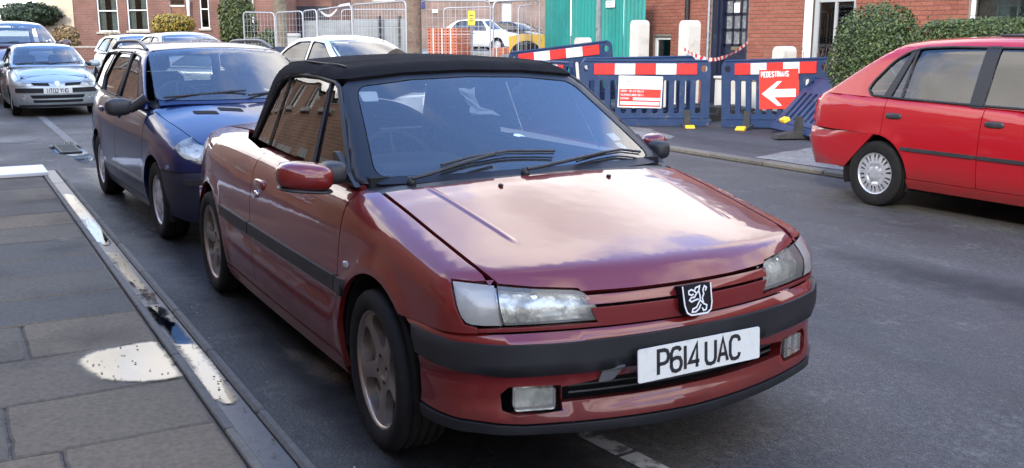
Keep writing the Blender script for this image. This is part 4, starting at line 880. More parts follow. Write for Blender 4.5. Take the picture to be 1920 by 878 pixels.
    if g('wipers'):
        for a, b, c_ in g('wipers'):
            mb = MB(); A = np.array([G.hit(np.array([gi]), (lambda v: v/np.linalg.norm(v))(np.array([[sx-sr*(z-z0)-sc_*y*y-gi[0], y-gi[1], z-gi[2]]])))[0] for y, z in (a, b)])
            tube_on(mb, G, [A[0], (A[0]+A[1])/2, A[1]], .009, .02); mb.build('windscreen_wiper', M_trim, car)
    car.location = loc; car.rotation_euler = (0, 0, rz); sp['_S'], sp['_G'] = S, G
    return car

PROF = [(.12, -.08), (.2, -.045), (.3, -.016), (.42, -.002), (.55, 0), (.68, -.008), (.78, -.022), (.86, -.042), (.94, -.072), (1.02, -.12), (1.12, -.2)]
# ---- dark blue estate, second along the kerb
P_blue = paint('dark_blue_paint', (.0035, .011, .068), rough=.34, metal=.25, ior=1.5, coat=.75, spec=.15)
estate = dict(paint=P_blue, plan=[(-3.33, .68), (-3.0, .775), (-2.44, .815), (-1.6, .826), (-.6, .825), (0, .818), (.3, .795), (.5, .755), (.65, .69), (.78, .60)], prof=PROF,
  top=[(-3.4, 1.03), (-2.8, 1.07), (-1, 1.04), (-.45, 1.0), (-.25, .955), (0, .905), (.3, .83), (.5, .765), (.62, .715), (.72, .67)], crown=.07, belt=[(-3.3, 1.0), (-2.4, .985), (-1.5, .955), (-.5, .925)],
  xr=-2.442, rw=.287, arch=.335, nose=(.74, .42), nose_lean=[(.3, 0), (.6, .0), (.8, .10)], tail=(-3.27, .18), tail_lean=[(.3, 0), (.8, 0), (1.0, .06)], sill=(.235, .165), doors=[-.36, -1.50, -2.36], bumper_top=.545, wing_front=.46, wing_top=.742,
  hood_side=[(-.42, .70), (-.1, .675), (.25, .62), (.42, .585), (.50, .56)], hood_front=[(.54, .715), (.40, .690), (.2, .672), (0, .667)], handle_z=.82, handle_mat=P_blue,
  lamps=[('headlamp', [('s', .315, .775), ('f', .62, .742), ('f', .50, .705), ('f', .40, .655), ('f', .41, .618), ('f', .62, .603), ('s', .50, .640), ('s', .40, .70)], M_lens, M_refl)],
  front_bits=[('bumper_moulding', F_([(-.72, .455), (.72, .455), (.72, .50), (-.72, .50)]), M_trim, .006, 1), ('lower_grille', F_(rounded([(-.42, .25), (.42, .25), (.42, .36), (-.42, .36)], .03)), M_black, .003, 1), ('upper_grille', F_(rounded([(-.30, .575), (.30, .575), (.26, .625), (-.26, .625)], .02)), M_black, .003, 0)], bumper_mat=mat('dark_bumper', (.010, .013, .03), .5), plate=('HX05 KVL', .44, .800),
  g_side=(.97, .40), g_plan=[(-3.4, .68), (-2.8, .735), (-2, .755), (-1.0, .755), (-.4, .74)], roof=[(-3.3, 1.36), (-3.0, 1.40), (-2.4, 1.425), (-1.8, 1.432), (-1.4, 1.42), (-1.1, 1.375), (-.9, 1.30)], screen=(-.28, 1.92, .42), g_tail=(-3.26, .42, .12), roof_crown=.045,
  screen_out=[(-.665, .985), (0, .985), (.665, .985), (.565, 1.345), (.3, 1.368), (0, 1.375), (-.3, 1.368), (-.565, 1.345)], frame=[(-.42, .95), (-1.10, 1.325), (-1.16, 1.355)], header=[(-1.17, .57), (-1.13, .3), (-1.12, 0), (-1.13, -.3), (-1.17, -.57)],
  windows=[('front_window', [(-.72, .955), (-1.20, 1.305), (-1.52, 1.335), (-1.50, .965)], [.02, .05, .02, .02]), ('rear_window', [(-1.60, .968), (-1.60, 1.338), (-2.22, 1.338), (-2.42, 1.10), (-2.30, .985)], [.02, .02, .05, .04, .03]), ('quarter_window', [(-2.42, .99), (-2.53, 1.12), (-2.34, 1.335), (-2.88, 1.315), (-3.06, 1.02)], [.02, .03, .03, .05, .03])],
  window_bars=[([(-1.505, .96), (-1.595, .96), (-1.605, 1.35), (-1.525, 1.35)], 0)],
  upper=[(-.44, .930), (-1.14, 1.335), (-1.20, 1.365), (-1.6, 1.378), (-2.4, 1.372), (-2.9, 1.352), (-3.08, 1.25), (-3.20, .985), (-2.4, .965), (-1.5, .938)], roof_out=[(-1.135, 0), (-1.15, .3), (-1.19, .575), (-1.6, .605), (-2.4, .60), (-2.95, .57), (-3.04, .3), (-3.06, 0)],
  backlight=[(-.5, 1.02), (.5, 1.02), (.46, 1.28), (-.46, 1.28)], back_out=[(-.60, .97), (.60, .97), (.54, 1.33), (-.54, 1.33)], steep=True,
  track=1.43, rr=.188, tw=.19, wheel='oval', wheel_k=dict(n=7), mirror=(-.62, .92, .94, .14, .20, .135), mirror_mat=M_trim, wipers=[((-.60, .995), (.02, 1.035), 0), ((.02, 1.0), (.60, 1.03), 0)],
  tail_lamps=[('tail_lamp', [('r', .62, .72), ('r', .60, .98), ('s', -3.10, .98), ('s', -3.16, .72)], M_red_lens, .004)])
EST = make_car(estate, 'dark blue estate car with roof rails parked behind the red convertible', loc=(-4.371, -.012, 0), rz=.032)
for s in (1, -1):   # roof rails
    mb = MB(); G = estate['_G']; pts = []
    for i in range(17):
        t = i/16; x = -1.28-1.55*t; q = G.hit(np.array([[x, s*.54, 1.0]]), np.array([[0, 0, 1.]]))[0]; h = .052*min(1, 5*t, 5*(1-t)); pts.append(Vector(q)+Vector((0, 0, h)))
    mb.tube(pts, .016, 8); mb.build('roof_rail', mat('rail_grey', (.10, .11, .13), .4, metal=.4) if s > 0 else bpy.data.materials['rail_grey'], EST)
for y0 in (-.46, -.27):   # the two slots in the bonnet
    mb = MB(); Sx = estate['_S']; skin(mb, Sx, Chart('z', (0, 0, .5)), T_(rounded([(-.21, y0), (-.12, y0), (-.03, y0+.16), (-.12, y0+.16)], .02)), off=.003, flange=.01, gap=0, step=.05); mb.build('bonnet_vent', M_black, EST)
mb = MB(); q = estate['_S'].hit(np.array([[-.12, .12, .5]]), np.array([[0, 0, 1.]]))[0]; mb.box(q+[0, 0, .004], (.02, .02, .012)); mb.build('washer_jet', M_trim, EST)

# ---- bright red hatchback on the right, seen from its flank
P_red2 = paint('bright_red_paint', (.31, .006, .011), rough=.45, metal=.0, ior=1.5, spec=.15)
X = -2.465; XW = X-.09
hatch = dict(paint=P_red2, plan=[(X-1.02, .70), (X-.8, .755), (X-.5, .797), (X, .826), (X+.7, .842), (-1, .844), (-.3, .838), (.2, .81), (.6, .73)], prof=[(.12, -.10), (.2, -.065), (.27, -.035), (.34, -.018), (.45, -.006), (.55, 0), (.66, -.004), (.78, -.014), (.86, -.028), (.93, -.048), (1.02, -.085), (1.12, -.14)],
  top=[(X-.9, 1.02), (X-.6, 1.06), (X+.2, 1.05), (-1, 1.0), (-.5, .96), (-.2, .92), (.2, .85), (.55, .76), (.75, .70)], crown=.06, belt=[(X-.8, .975), (X+.25, .945), (X+1, .928), (-1, .915), (-.4, .91)],
  xr=X, rw=.288, arch=.345, nose=(.80, .3), tail=(X-.955, .20), tail_lean=[(.3, 0), (.7, 0), (.9, .015), (1.0, .06)], sill=(.285, .20), doors=[-.42, X+1.0, X+.05], bumper_top=.56, rear_bumper_top=.645, wing_front=.50, wing_top=.72, flare=.012, rbumper_out=.045, rbumper_low=.31, rbumper_tuck=.10, tail_y=.66, tail_z=.80,
  hood_side=[(-.45, .72), (-.1, .70), (.3, .66), (.52, .62)], hood_front=[(.60, .715), (.3, .70), (0, .695)], handle_z=.805, handle_dx=.115, handle_mat=M_trim, strip=(.525, .553), strip_end=X+.28,
  lamps=[('headlamp', F_([(.60, .70), (.35, .69), (.35, .60), (.62, .60)]), M_lens, M_refl)], plate=('K827 DRN', .42, .845),
  g_side=(.95, .40), g_plan=[(XW-.9, .66), (XW-.5, .725), (X, .765), (XW+.6, .778), (-1, .778), (-.4, .765)], roof=[(XW-.60, 1.20), (XW-.25, 1.36), (XW+.05, 1.432), (XW+.4, 1.470), (XW+.9, 1.487), (-1.2, 1.48), (-.95, 1.45), (-.8, 1.40)], screen=(-.28, 1.35, .3), g_tail=(XW-.81, 1.62, .30), roof_crown=.035, g_kb=.10, g_kt=.11,
  screen_out=[(-.66, .98), (.66, .98), (.55, 1.37), (0, 1.40), (-.55, 1.37)], frame=[(-.45, .92), (-.90, 1.36), (-.95, 1.40)], header=[(-.95, .55), (-.90, .3), (-.89, 0), (-.90, -.3), (-.95, -.55)],
  windows=[('side_window', [(XW-.05, .965), (XW-.10, 1.02), (XW-.07, 1.085), (XW+.08, 1.265), (XW+.20, 1.345), (XW+.34, 1.378), (XW+.6, 1.390), (XW+1.5, 1.385), (XW+1.60, 1.35), (XW+1.92, .985), (XW+1.90, .93), (XW+1.0, .940), (XW+.3, .952)], [.03, .0, .03, .05, .05, .03, 0, 0, .05, .03, .02, 0, 0])],
  window_bars=[([(XW+.945, .925), (XW+1.065, .92), (XW+1.05, 1.40), (XW+.925, 1.40)], 0), ([(XW+.085, .952), (XW+.165, .949), (XW+.285, 1.372), (XW+.235, 1.36)], 0), ([(XW+.272, .947), (XW+.292, .947), (XW+.300, 1.378), (XW+.280, 1.378)], 0)], seal_r=.011,
  upper=[(-.42, .905), (-.90, 1.37), (-.95, 1.405), (-1.2, 1.425), (XW+.8, 1.435), (XW+.35, 1.42), (XW+.1, 1.395), (XW-.15, 1.30), (XW-.4, 1.16), (XW-.62, 1.03), (XW-.68, .965), (X, .948), (XW+1, .928)], roof_out=[(-.92, 0), (-.93, .3), (-.98, .55), (-1.3, .575), (XW+.6, .575), (XW+.2, .565), (XW-.02, .53), (XW-.08, .3), (XW-.09, 0)],
  backlight=[(-.52, 1.02), (.52, 1.02), (.47, 1.34), (-.47, 1.34)], back_out=[(-.64, .965), (.64, .965), (.56, 1.385), (-.56, 1.385)],
  track=1.46, rr=.187, tw=.18, wheel='slots', wheel_k=dict(n=10), tail_lamps=[('tail_lamp', [('r', .70, .70), ('r', .67, .93), ('s', X-.80, .93), ('s', X-.835, .70)], M_red_lens, .006)])
HAT = make_car(hatch, 'bright red five door hatchback parked by the opposite kerb, cut off by the right edge', loc=(-2.66+2.465, 5.752, 0))
# glass sunroof, child's blue sun blind on the rear door window
G = hatch['_G']; mb = MB(); skin(mb, G, Chart('z', (0, 0, 1)), T_(rounded([(X+.75, -.36), (X+1.5, -.36), (X+1.5, .36), (X+.85, .36)], .06)), off=.012, flange=.02, gap=0, step=.1, inner=(X+1, 0, 1)); mb.build('sunroof', M_gloss, HAT)
mb = MB(); q = G.hit(np.array([[X+.80, 0, 1.20]]), np.array([[0, -1., 0]]))[0]; mb.prism([(.075*math.cos(t), .085*math.sin(t)) for t in np.linspace(0, 2*PI, 20)[:-1]], -.03, -.027, Matrix.Translation(q) @ facing(0, -1, .3)); mb.build('window_sticker', mat('blue_plastic', (.05, .25, .75), .5), HAT)

# ---- silver blue three door hatch facing us at the junction
P_silver = paint('ice_silver_paint', (.40, .46, .48), rough=.38, metal=.55)
X = -2.472
small = dict(paint=P_silver, plan=[(X-.6, .68), (X-.3, .77), (X, .80), (-1.4, .82), (-.5, .82), (0, .815), (.3, .79), (.5, .74), (.65, .66), (.75, .57)], prof=PROF,
  top=[(X-.7, 1.03), (X, 1.05), (-.9, 1.02), (-.45, .995), (-.2, .945), (.1, .875), (.35, .80), (.55, .735), (.68, .68)], crown=.075, belt=[(X-.6, .99), (-1.4, .965), (-.4, .93)],
  xr=X, rw=.285, arch=.335, nose=(.755, .34), nose_lean=[(.3, 0), (.6, 0), (.85, .14)], tail=(X-.58, .2), sill=(.24, .17), doors=[-.34, -1.62], bumper_top=.60, wing_front=.46, wing_top=.80,
  hood_side=[(-.42, .70), (-.1, .68), (.2, .655), (.40, .62)], hood_front=[(.60, .775), (.45, .70), (.2, .675), (0, .672)],
  lamps=[('headlamp', [('s', .32, .815), ('f', .62, .795), ('f', .50, .70), ('f', .43, .635), ('f', .46, .612), ('f', .68, .615), ('s', .45, .66)], M_lens, M_refl)],
  front_pairs=[('upper_grille', F_([(.135, .605), (.42, .615), (.46, .668), (.155, .658)]), M_black, .004, 0), ('fog_lamp', [('f', .60+.045*math.cos(t), .385+.045*math.sin(t)) for t in np.linspace(0, 2*PI, 13)[:-1]], M_refl, .006, 1)],
  front_bits=[('bumper_moulding', F_(rounded([(-.735, .475), (.735, .475), (.735, .565), (-.735, .565)], .02)), M_trimgrey, .008, 1), ('lower_grille', F_(rounded([(-.46, .365), (.46, .365), (.50, .43), (-.50, .43)], .02)), M_black, .004, 1), ('lower_intake', F_(rounded([(-.44, .285), (.44, .285), (.46, .335), (-.46, .335)], .02)), M_black, .004, 1), ('lip_spoiler', F_(rounded([(-.70, .195), (.70, .195), (.70, .24), (-.70, .24)], .02)), M_trimgrey, .006, 1)], plate=('NT02 YNG', .515, .806), bumper_out=.035,
  g_side=(.97, .42), g_plan=[(X-.7, .68), (X, .745), (-1.3, .765), (-.4, .745)], roof=[(X-.5, 1.30), (X, 1.39), (-1.9, 1.415), (-1.5, 1.412), (-1.2, 1.385), (-1.0, 1.33)], screen=(-.22, 2.05, .40), g_tail=(X-.56, .55, .15), roof_crown=.05,
  screen_out=[(-.675, .99), (0, .985), (.675, .99), (.56, 1.33), (.3, 1.355), (0, 1.362), (-.3, 1.355), (-.56, 1.33)], frame=[(-.42, .945), (-1.10, 1.315), (-1.16, 1.345)], header=[(-1.16, .56), (-1.08, .3), (-1.06, 0), (-1.08, -.3), (-1.16, -.56)],
  windows=[('front_window', [(-.70, .96), (-1.20, 1.29), (-1.60, 1.315), (-1.66, .985)], .03), ('rear_window', [(-1.75, .99), (-1.68, 1.315), (-2.2, 1.30), (-2.55, 1.04)], .04)],
  upper=[(-.42, .935), (-1.13, 1.322), (-1.19, 1.352), (-1.6, 1.362), (-2.3, 1.345), (-2.62, 1.27), (-2.85, .99), (-1.6, .965)], roof_out=[(-1.08, 0), (-1.10, .3), (-1.18, .56), (-1.6, .59), (-2.3, .575), (-2.62, .53), (-2.70, .3), (-2.72, 0)],
  backlight=[(-.5, 1.02), (.5, 1.02), (.46, 1.27), (-.46, 1.27)], back_out=[(-.60, .98), (.60, .98), (.54, 1.31), (-.54, 1.31)], steep=True,
  track=1.42, rr=.18, tw=.175, wheel='oval', wheel_k=dict(n=6), mirror=(-.58, .905, 1.0, .14, .22, .14), wipers=[((-.62, .995), (.0, 1.02), 0), ((-.02, 1.0), (.60, 1.02), 0)])
SML = make_car(small, 'pale silver blue hatchback facing us at the far left beside the brown van', loc=(-17.35, -.36, 0), rz=R(1), name='parked_car'); SML.scale = (.93, .93, .93)
mb = MB(); mb.prism([(.05*math.cos(t), .062*math.sin(t)) for t in np.linspace(0, 2*PI, 16)[:-1]], .0, .01, Matrix.Translation((.735, 0, .645)) @ facing(1, 0, .5)); mb.prism([(-.025, 0), (0, .05), (.025, 0), (0, -.05)], .01, .016, Matrix.Translation((.735, 0, .645)) @ facing(1, 0, .5)); mb.build('badge', M_silver, SML)
# ------------------------------------------------------------------ ground
def ground_mat(name, base, dark, light, rough=(.5, .85), grain=1.0, stain=None):
    m = bpy.data.materials.new(name); m.use_nodes = True; t = m.node_tree; p = t.nodes['Principled BSDF']; c = t.nodes.new('ShaderNodeTexCoord')
    def noise(s, d=6, r=.6):
        n = t.nodes.new('ShaderNodeTexNoise'); n.inputs['Scale'].default_value = s; n.inputs['Detail'].default_value = d; n.inputs['Roughness'].default_value = r; t.links.new(c.outputs['Object'], n.inputs['Vector']); return n.outputs[0]
    def ramp(v, a, b, lo=0., hi=1.):
        r = t.nodes.new('ShaderNodeMapRange'); r.interpolation_type = 'SMOOTHSTEP'; t.links.new(v, r.inputs[0]); r.inputs[1].default_value = a; r.inputs[2].default_value = b; r.inputs[3].default_value = lo; r.inputs[4].default_value = hi; return r.outputs[0]
    def mix(f, a, b):
        x = t.nodes.new('ShaderNodeMix'); x.data_type = 'RGBA'; t.links.new(f, x.inputs[0])
        for k, v in ((6, a), (7, b)):
            if isinstance(v, tuple): x.inputs[k].default_value = (*v, 1)
            else: t.links.new(v, x.inputs[k])
        return x.outputs[2]
    big = noise(.55, 5, .65); mid = noise(3.2, 6); med = noise(24*grain, 6, .75); fine = noise(70*grain, 4, .7); chip = noise(160*grain, 2)
    col = mix(ramp(big, .32, .66), tuple(1.12*q for q in base), tuple(.9*q for q in dark)); col = mix(ramp(mid, .52, .75), col, tuple(.5*(a+b) for a, b in zip(base, light)))
    col = mix(ramp(med, .42, .60), tuple(.55*q for q in base), col); col = mix(ramp(med, .55, .68), col, tuple(1.7*q for q in base))
    col = mix(ramp(fine, .42, .72), col, tuple(1.35*q for q in base)); col = mix(ramp(chip, .60, .70), col, light); col = mix(ramp(chip, .36, .26), col, tuple(.35*q for q in dark))
    t.links.new(col, p.inputs['Base Color']); t.links.new(ramp(big, .3, .7, rough[1], rough[0]), p.inputs['Roughness'])
    mpp = t.nodes.new('ShaderNodeMapping'); mpp.inputs['Scale'].default_value = (.22, 1.3, 1); t.links.new(c.outputs['Object'], mpp.inputs[0]); ns = t.nodes.new('ShaderNodeTexNoise'); ns.inputs['Scale'].default_value = 1.0; ns.inputs['Detail'].default_value = 7; t.links.new(mpp.outputs[0], ns.inputs['Vector'])
    vm = t.nodes.new('ShaderNodeMix'); vm.data_type = 'RGBA'; vm.blend_type = 'MULTIPLY'; vm.inputs[0].default_value = 1; t.links.new(col, vm.inputs[6]); t.links.new(ramp(ns.outputs[0], .34, .66, .78, 1.22), vm.inputs[7]); t.links.new(vm.outputs[2], p.inputs['Base Color'])
    b = t.nodes.new('ShaderNodeBump'); b.inputs['Strength'].default_value = 1.0; b.inputs['Distance'].default_value = .006; t.links.new(fine, b.inputs['Height'])
    t.links.new(b.outputs[0], p.inputs['Normal']); return m
M_road = ground_mat('asphalt', (.072, .066, .058), (.044, .040, .035), (.28, .26, .22))
M_road2 = ground_mat('new_tarmac', (.040, .040, .043), (.030, .030, .033), (.14, .13, .12))
M_conc = ground_mat('pale_concrete', (.19, .185, .17), (.13, .125, .115), (.30, .29, .26), grain=.7)
M_dirt = ground_mat('bare_earth', (.11, .09, .07), (.07, .06, .05), (.2, .18, .15), grain=.4)
def rand_mat(name, c1, c2, rough=.85, bump=(35, .35, .004), stain=(1.2, .55, .8, .45)):
    "a colour of its own for every piece, with grain and soft stains"
    m = bpy.data.materials.new(name); m.use_nodes = True; t = m.node_tree; p = t.nodes['Principled BSDF']; p.inputs['Roughness'].default_value = rough
    oi = t.nodes.new('ShaderNodeObjectInfo'); ge = t.nodes.new('ShaderNodeNewGeometry'); a = t.nodes.new('ShaderNodeMath'); a.operation = 'ADD'; t.links.new(oi.outputs['Random'], a.inputs[0]); t.links.new(ge.outputs['Random Per Island'], a.inputs[1])
    f = t.nodes.new('ShaderNodeMath'); f.operation = 'FRACT'; t.links.new(a.outputs[0], f.inputs[0])
    x = t.nodes.new('ShaderNodeMix'); x.data_type = 'RGBA'; x.inputs[6].default_value = (*c1, 1); x.inputs[7].default_value = (*c2, 1); t.links.new(f.outputs[0], x.inputs[0])
    c = t.nodes.new('ShaderNodeTexCoord'); n = t.nodes.new('ShaderNodeTexNoise'); n.inputs['Scale'].default_value = bump[0]; n.inputs['Detail'].default_value = 6; t.links.new(ge.outputs['Position'], n.inputs['Vector'])
    s = t.nodes.new('ShaderNodeTexNoise'); s.inputs['Scale'].default_value = stain[0]; s.inputs['Detail'].default_value = 6; t.links.new(ge.outputs['Position'], s.inputs['Vector'])
    r = t.nodes.new('ShaderNodeMapRange'); r.interpolation_type = 'SMOOTHSTEP'; t.links.new(s.outputs[0], r.inputs[0]); r.inputs[1].default_value = stain[1]; r.inputs[2].default_value = stain[2]; r.inputs[3].default_value = 1; r.inputs[4].default_value = stain[3]
    r2 = t.nodes.new('ShaderNodeMapRange'); t.links.new(n.outputs[0], r2.inputs[0]); r2.inputs[1].default_value = .3; r2.inputs[2].default_value = .7; r2.inputs[3].default_value = .78; r2.inputs[4].default_value = 1.2
    mm = t.nodes.new('ShaderNodeMath'); mm.operation = 'MULTIPLY'; t.links.new(r.outputs[0], mm.inputs[0]); t.links.new(r2.outputs[0], mm.inputs[1])
    v = t.nodes.new('ShaderNodeMix'); v.data_type = 'RGBA'; v.blend_type = 'MULTIPLY'; v.inputs[0].default_value = 1; t.links.new(x.outputs[2], v.inputs[6]); t.links.new(mm.outputs[0], v.inputs[7]); t.links.new(v.outputs[2], p.inputs['Base Color'])
    b = t.nodes.new('ShaderNodeBump'); b.inputs['Strength'].default_value = bump[1]; b.inputs['Distance'].default_value = bump[2]; t.links.new(n.outputs[0], b.inputs['Height']); t.links.new(b.outputs[0], p.inputs['Normal']); return m
M_slab = rand_mat('york_stone', (.200, .150, .092), (.105, .095, .076), .85, bump=(48, .5, .004), stain=(1.6, .5, .75, .55))
M_kerb = rand_mat('kerb_stone', (.15, .132, .102), (.10, .092, .078), .7)
M_channel = rand_mat('wet_channel_stone', (.050, .052, .056), (.038, .040, .045), .40)
M_brick = rand_mat('red_brick', (.30, .105, .065), (.25, .078, .048), .9, stain=(.8, .5, .8, .62))
M_mortar = mat('mortar', (.24, .20, .17), .95, noise=(30, (.17, .14, .12), .4, .7))
def sheet(name, poly, z, m, kind='structure', parent=None, step=None):
    mb = MB(); tri, V = tri2d(poly, (), step); mb.add([(p[0], p[1], z) for p in V], tri); o = mb.build(name, m, parent)
    if kind: o['kind'] = kind
    return o
sheet('road', [(-700, -700), (700, -700), (700, 700), (-700, 700)], 0, M_road)
# left pavement: bed, flags, edging, channel and nosing, each stone its own
PX0, PX1 = -8.25, 4.6
pave = MB(); pave.box(((PX0+PX1)/2, -3.22, .039), (PX1-PX0, 3.76, .078)); pave = pave.build('pavement', M_dirt); pave['kind'] = 'structure'
xs = [-8.23, -7.55, -6.86, -6.06, -5.37, -4.78, -4.18, -3.62, -3.08, -2.56, -2.03, -1.45, -.87, -.33, .25, .83, 1.4, 2.0, 2.6, 3.2, 3.8, 4.4]
def flag(mb, x0, x1, y0, y1, z):
    "a stone flag with worn, slightly uneven edges"
    rim = []
    for (a, b), (c, d) in (((x0, y0), (x1, y0)), ((x1, y0), (x1, y1)), ((x1, y1), (x0, y1)), ((x0, y1), (x0, y0))):
        n = 7; nx, ny = (d-b), -(c-a); l = math.hypot(nx, ny); nx, ny = nx/l, ny/l
        for k in range(n): w = k/n; e = -abs(RNG.normal(0, .0022)) if k else -.004-.006*RNG.random(); rim.append((a+(c-a)*w+nx*e, b+(d-b)*w+ny*e))
    n = len(rim); cx, cy = (x0+x1)/2, (y0+y1)/2; ins = [(p[0]+(cx-p[0])*.012/max(.1, abs(cx-p[0])+.05), p[1]+(cy-p[1])*.012/max(.1, abs(cy-p[1])+.05)) for p in rim]
    top = [(*p, z) for p in ins]; mid = [(*p, z-.005-.003*RNG.random()) for p in rim]; low = [(*p, z-.08) for p in rim]
    tri, _ = tri2d(ins); mb.add(top, tri); mb.add(top+mid+low, [(n+i, n+(i+1) % n, (i+1) % n, i) for i in range(n)]+[(2*n+i, 2*n+(i+1) % n, n+(i+1) % n, n+i) for i in range(n)])
first = {10: 1.89, 9: 2.25, 11: 2.35, 12: 2.02, 13: 1.87, 14: 2.2, 8: 2.5, 7: 1.95}
for i in range(len(xs)-1):
    y = -1.342; k = 0
    while y > -5.0:
        w = (first.get(i, 2.15+.25*math.sin(i*2.3))-1.342) if k == 0 else .62+.32*RNG.random(); y1 = max(y-w, -5.05)
        mb = MB(); g_ = .0035; t = (RNG.random(2)-.5)*.006
        flag(mb, xs[i]+g_, xs[i+1]-g_, y1+g_, y-g_, .0895+t[0]*.5); mb.build('paving_slab', M_slab, pave); y = y1; k += 1
kerb = MB(); kerb.box(((PX0+PX1)/2, -1.235, .02), (PX1-PX0, .19, .04)); kerb = kerb.build('kerb', M_dirt); kerb['kind'] = 'structure'
x = PX0
while x < PX1:
    L = .78+.22*RNG.random(); mb = MB(); mb.box((x+L/2, -1.318, .05), (L-.008, .038, .096), bev=.005); mb.build('edging_stone', M_kerb, kerb); x += L
x = PX0
while x < PX1:
    L = .95+.5*RNG.random(); mb = MB(); mb.box((x+L/2, -1.238, .036), (L-.010, .112, .068), bev=.006); mb.build('channel_stone', M_channel, kerb); x += L
x = PX0
while x < PX1:
    L = .75+.35*RNG.random(); mb = MB(); mb.box((x+L/2, -1.155, .040), (L-.010, .046, .080), bev=.012); mb.build('nosing_stone', M_kerb, kerb); x += L
def irregular(cx, cy, pts, amp=.02, seed=1, n=6):
    r = random.Random(seed); out = []
    k = len(pts)
    for i in range(k):
        a, b = pts[i], pts[(i+1) % k]
        for j in range(n): t = j/n; out.append((a[0]+(b[0]-a[0])*t+amp*(r.random()-.5), a[1]+(b[1]-a[1])*t+amp*(r.random()-.5)))
    return out
def water_mat():
    m = bpy.data.materials.new('rain_water'); m.use_nodes = True; t = m.node_tree; t.nodes.clear(); o = t.nodes.new('ShaderNodeOutputMaterial')
    tr = t.nodes.new('ShaderNodeBsdfTransparent'); tr.inputs[0].default_value = (.30, .33, .37, 1); g = t.nodes.new('ShaderNodeBsdfGlossy'); g.inputs['Roughness'].default_value = .02
    f = t.nodes.new('ShaderNodeFresnel'); f.inputs[0].default_value = 2.2; x = t.nodes.new('ShaderNodeMixShader'); t.links.new(f.outputs[0], x.inputs[0]); t.links.new(tr.outputs[0], x.inputs[1]); t.links.new(g.outputs[0], x.inputs[2]); 
    at = t.nodes.new('ShaderNodeAttribute'); at.attribute_name = 'depth'; c = t.nodes.new('ShaderNodeTexCoord'); n3 = t.nodes.new('ShaderNodeTexNoise'); n3.inputs['Scale'].default_value = 30; n3.inputs['Detail'].default_value = 5; t.links.new(c.outputs['Object'], n3.inputs[0])
    s3 = t.nodes.new('ShaderNodeMath'); s3.operation = 'MULTIPLY_ADD'; t.links.new(n3.outputs[0], s3.inputs[0]); s3.inputs[1].default_value = .7; t.links.new(at.outputs['Fac'], s3.inputs[2])
    r3 = t.nodes.new('ShaderNodeMapRange'); r3.interpolation_type = 'SMOOTHSTEP'; t.links.new(s3.outputs[0], r3.inputs[0]); r3.inputs[1].default_value = .35; r3.inputs[2].default_value = 1.05
    cl_ = t.nodes.new('ShaderNodeBsdfTransparent'); x2 = t.nodes.new('ShaderNodeMixShader'); t.links.new(r3.outputs[0], x2.inputs[0]); t.links.new(cl_.outputs[0], x2.inputs[1]); t.links.new(x.outputs[0], x2.inputs[2]); t.links.new(x2.outputs[0], o.inputs[0])
    n = t.nodes.new('ShaderNodeTexNoise'); n.inputs['Scale'].default_value = 7; t.links.new(c.outputs['Object'], n.inputs[0]); b = t.nodes.new('ShaderNodeBump'); b.inputs['Strength'].default_value = .06; b.inputs['Distance'].default_value = .004; t.links.new(n.outputs[0], b.inputs['Height']); t.links.new(b.outputs[0], g.inputs['Normal']); t.links.new(b.outputs[0], f.inputs['Normal'])
    return m
M_water = water_mat()
def puddle(pts, z, edge=.03, seed=1, amp=.012, step=.035):
    "a film of rain water, thinning out towards its rim"
    pl = irregular(0, 0, rounded(pts, .05, 3), amp, seed, 3); tri, V = tri2d(pl, (), step); V = np.asarray(V); d = np.clip(seg_dist(V, pl)/edge, 0, 1)
    mb = MB(); mb.add([(p[0], p[1], z) for p in V], tri); o = mb.build('puddle', M_water); o['kind'] = 'structure'
    at = o.data.attributes.new('depth', 'FLOAT', 'POINT'); at.data.foreach_set('value', d.astype(np.float32)); return o
puddle([(-1.445, -1.345), (-1.15, -1.342), (-.845, -1.345), (-.86, -1.50), (-.93, -1.63), (-1.12, -1.70), (-1.32, -1.72), (-1.40, -1.64), (-1.43, -1.5)], .097, .045, 2)
puddle([(-6.5, -1.292), (-3.98, -1.292), (-3.85, -1.24), (-4.0, -1.186), (-6.3, -1.186)], .0745, .022, 3, .008, .04)
puddle([(-2.2, -1.292), (-.55, -1.292), (-.48, -1.24), (-.56, -1.186), (-2.1, -1.186)], .0745, .022, 4, .008, .04)
puddle([(-3.7, -1.285), (-2.5, -1.285), (-2.5, -1.20), (-3.6, -1.20)], .0745, .03, 6, .01, .04)
puddle([(-11.9, -.62), (-11.6, -.98), (-10.6, -1.02), (-9.9, -.86), (-9.2, -.80), (-9.1, -.70), (-9.8, -.60)], .006, .08, 5, .06, .08)
# debris in the channel and on the road
dm = mat('dead_leaf', (.15, .085, .04), .8, noise=(30, (.05, .03, .02), .4, .7)); mb = MB(); r = random.Random(11)
def scrap(mb, x, y, z, s, r):
    a = r.random()*6.28; pts = [(x+s*math.cos(a+k*1.26)*(.6+.6*r.random()), y+s*.6*math.sin(a+k*1.26), z+s*.35*r.random()) for k in range(5)]; mb.add(pts, [(0, 1, 2, 3, 4)])
for i in range(26): scrap(mb, -2.36+r.gauss(0, .10), -1.235+r.gauss(0, .022), .078, .012+.012*r.random(), r)
for i in range(120): scrap(mb, r.uniform(-7, .6), -1.24+r.gauss(0, .028), .0775, .004+.007*r.random(), r)
for i in range(26): scrap(mb, r.uniform(-1.4, -.85), r.uniform(-1.68, -1.35), .098, .004+.006*r.random(), r)
for i in range(160): scrap(mb, r.uniform(-9, 2.5), r.uniform(-5, -1.36), .095, .003+.005*r.random(), r)
tag(mb.build('leaf_litter', dm), kind='stuff')
mb = MB()
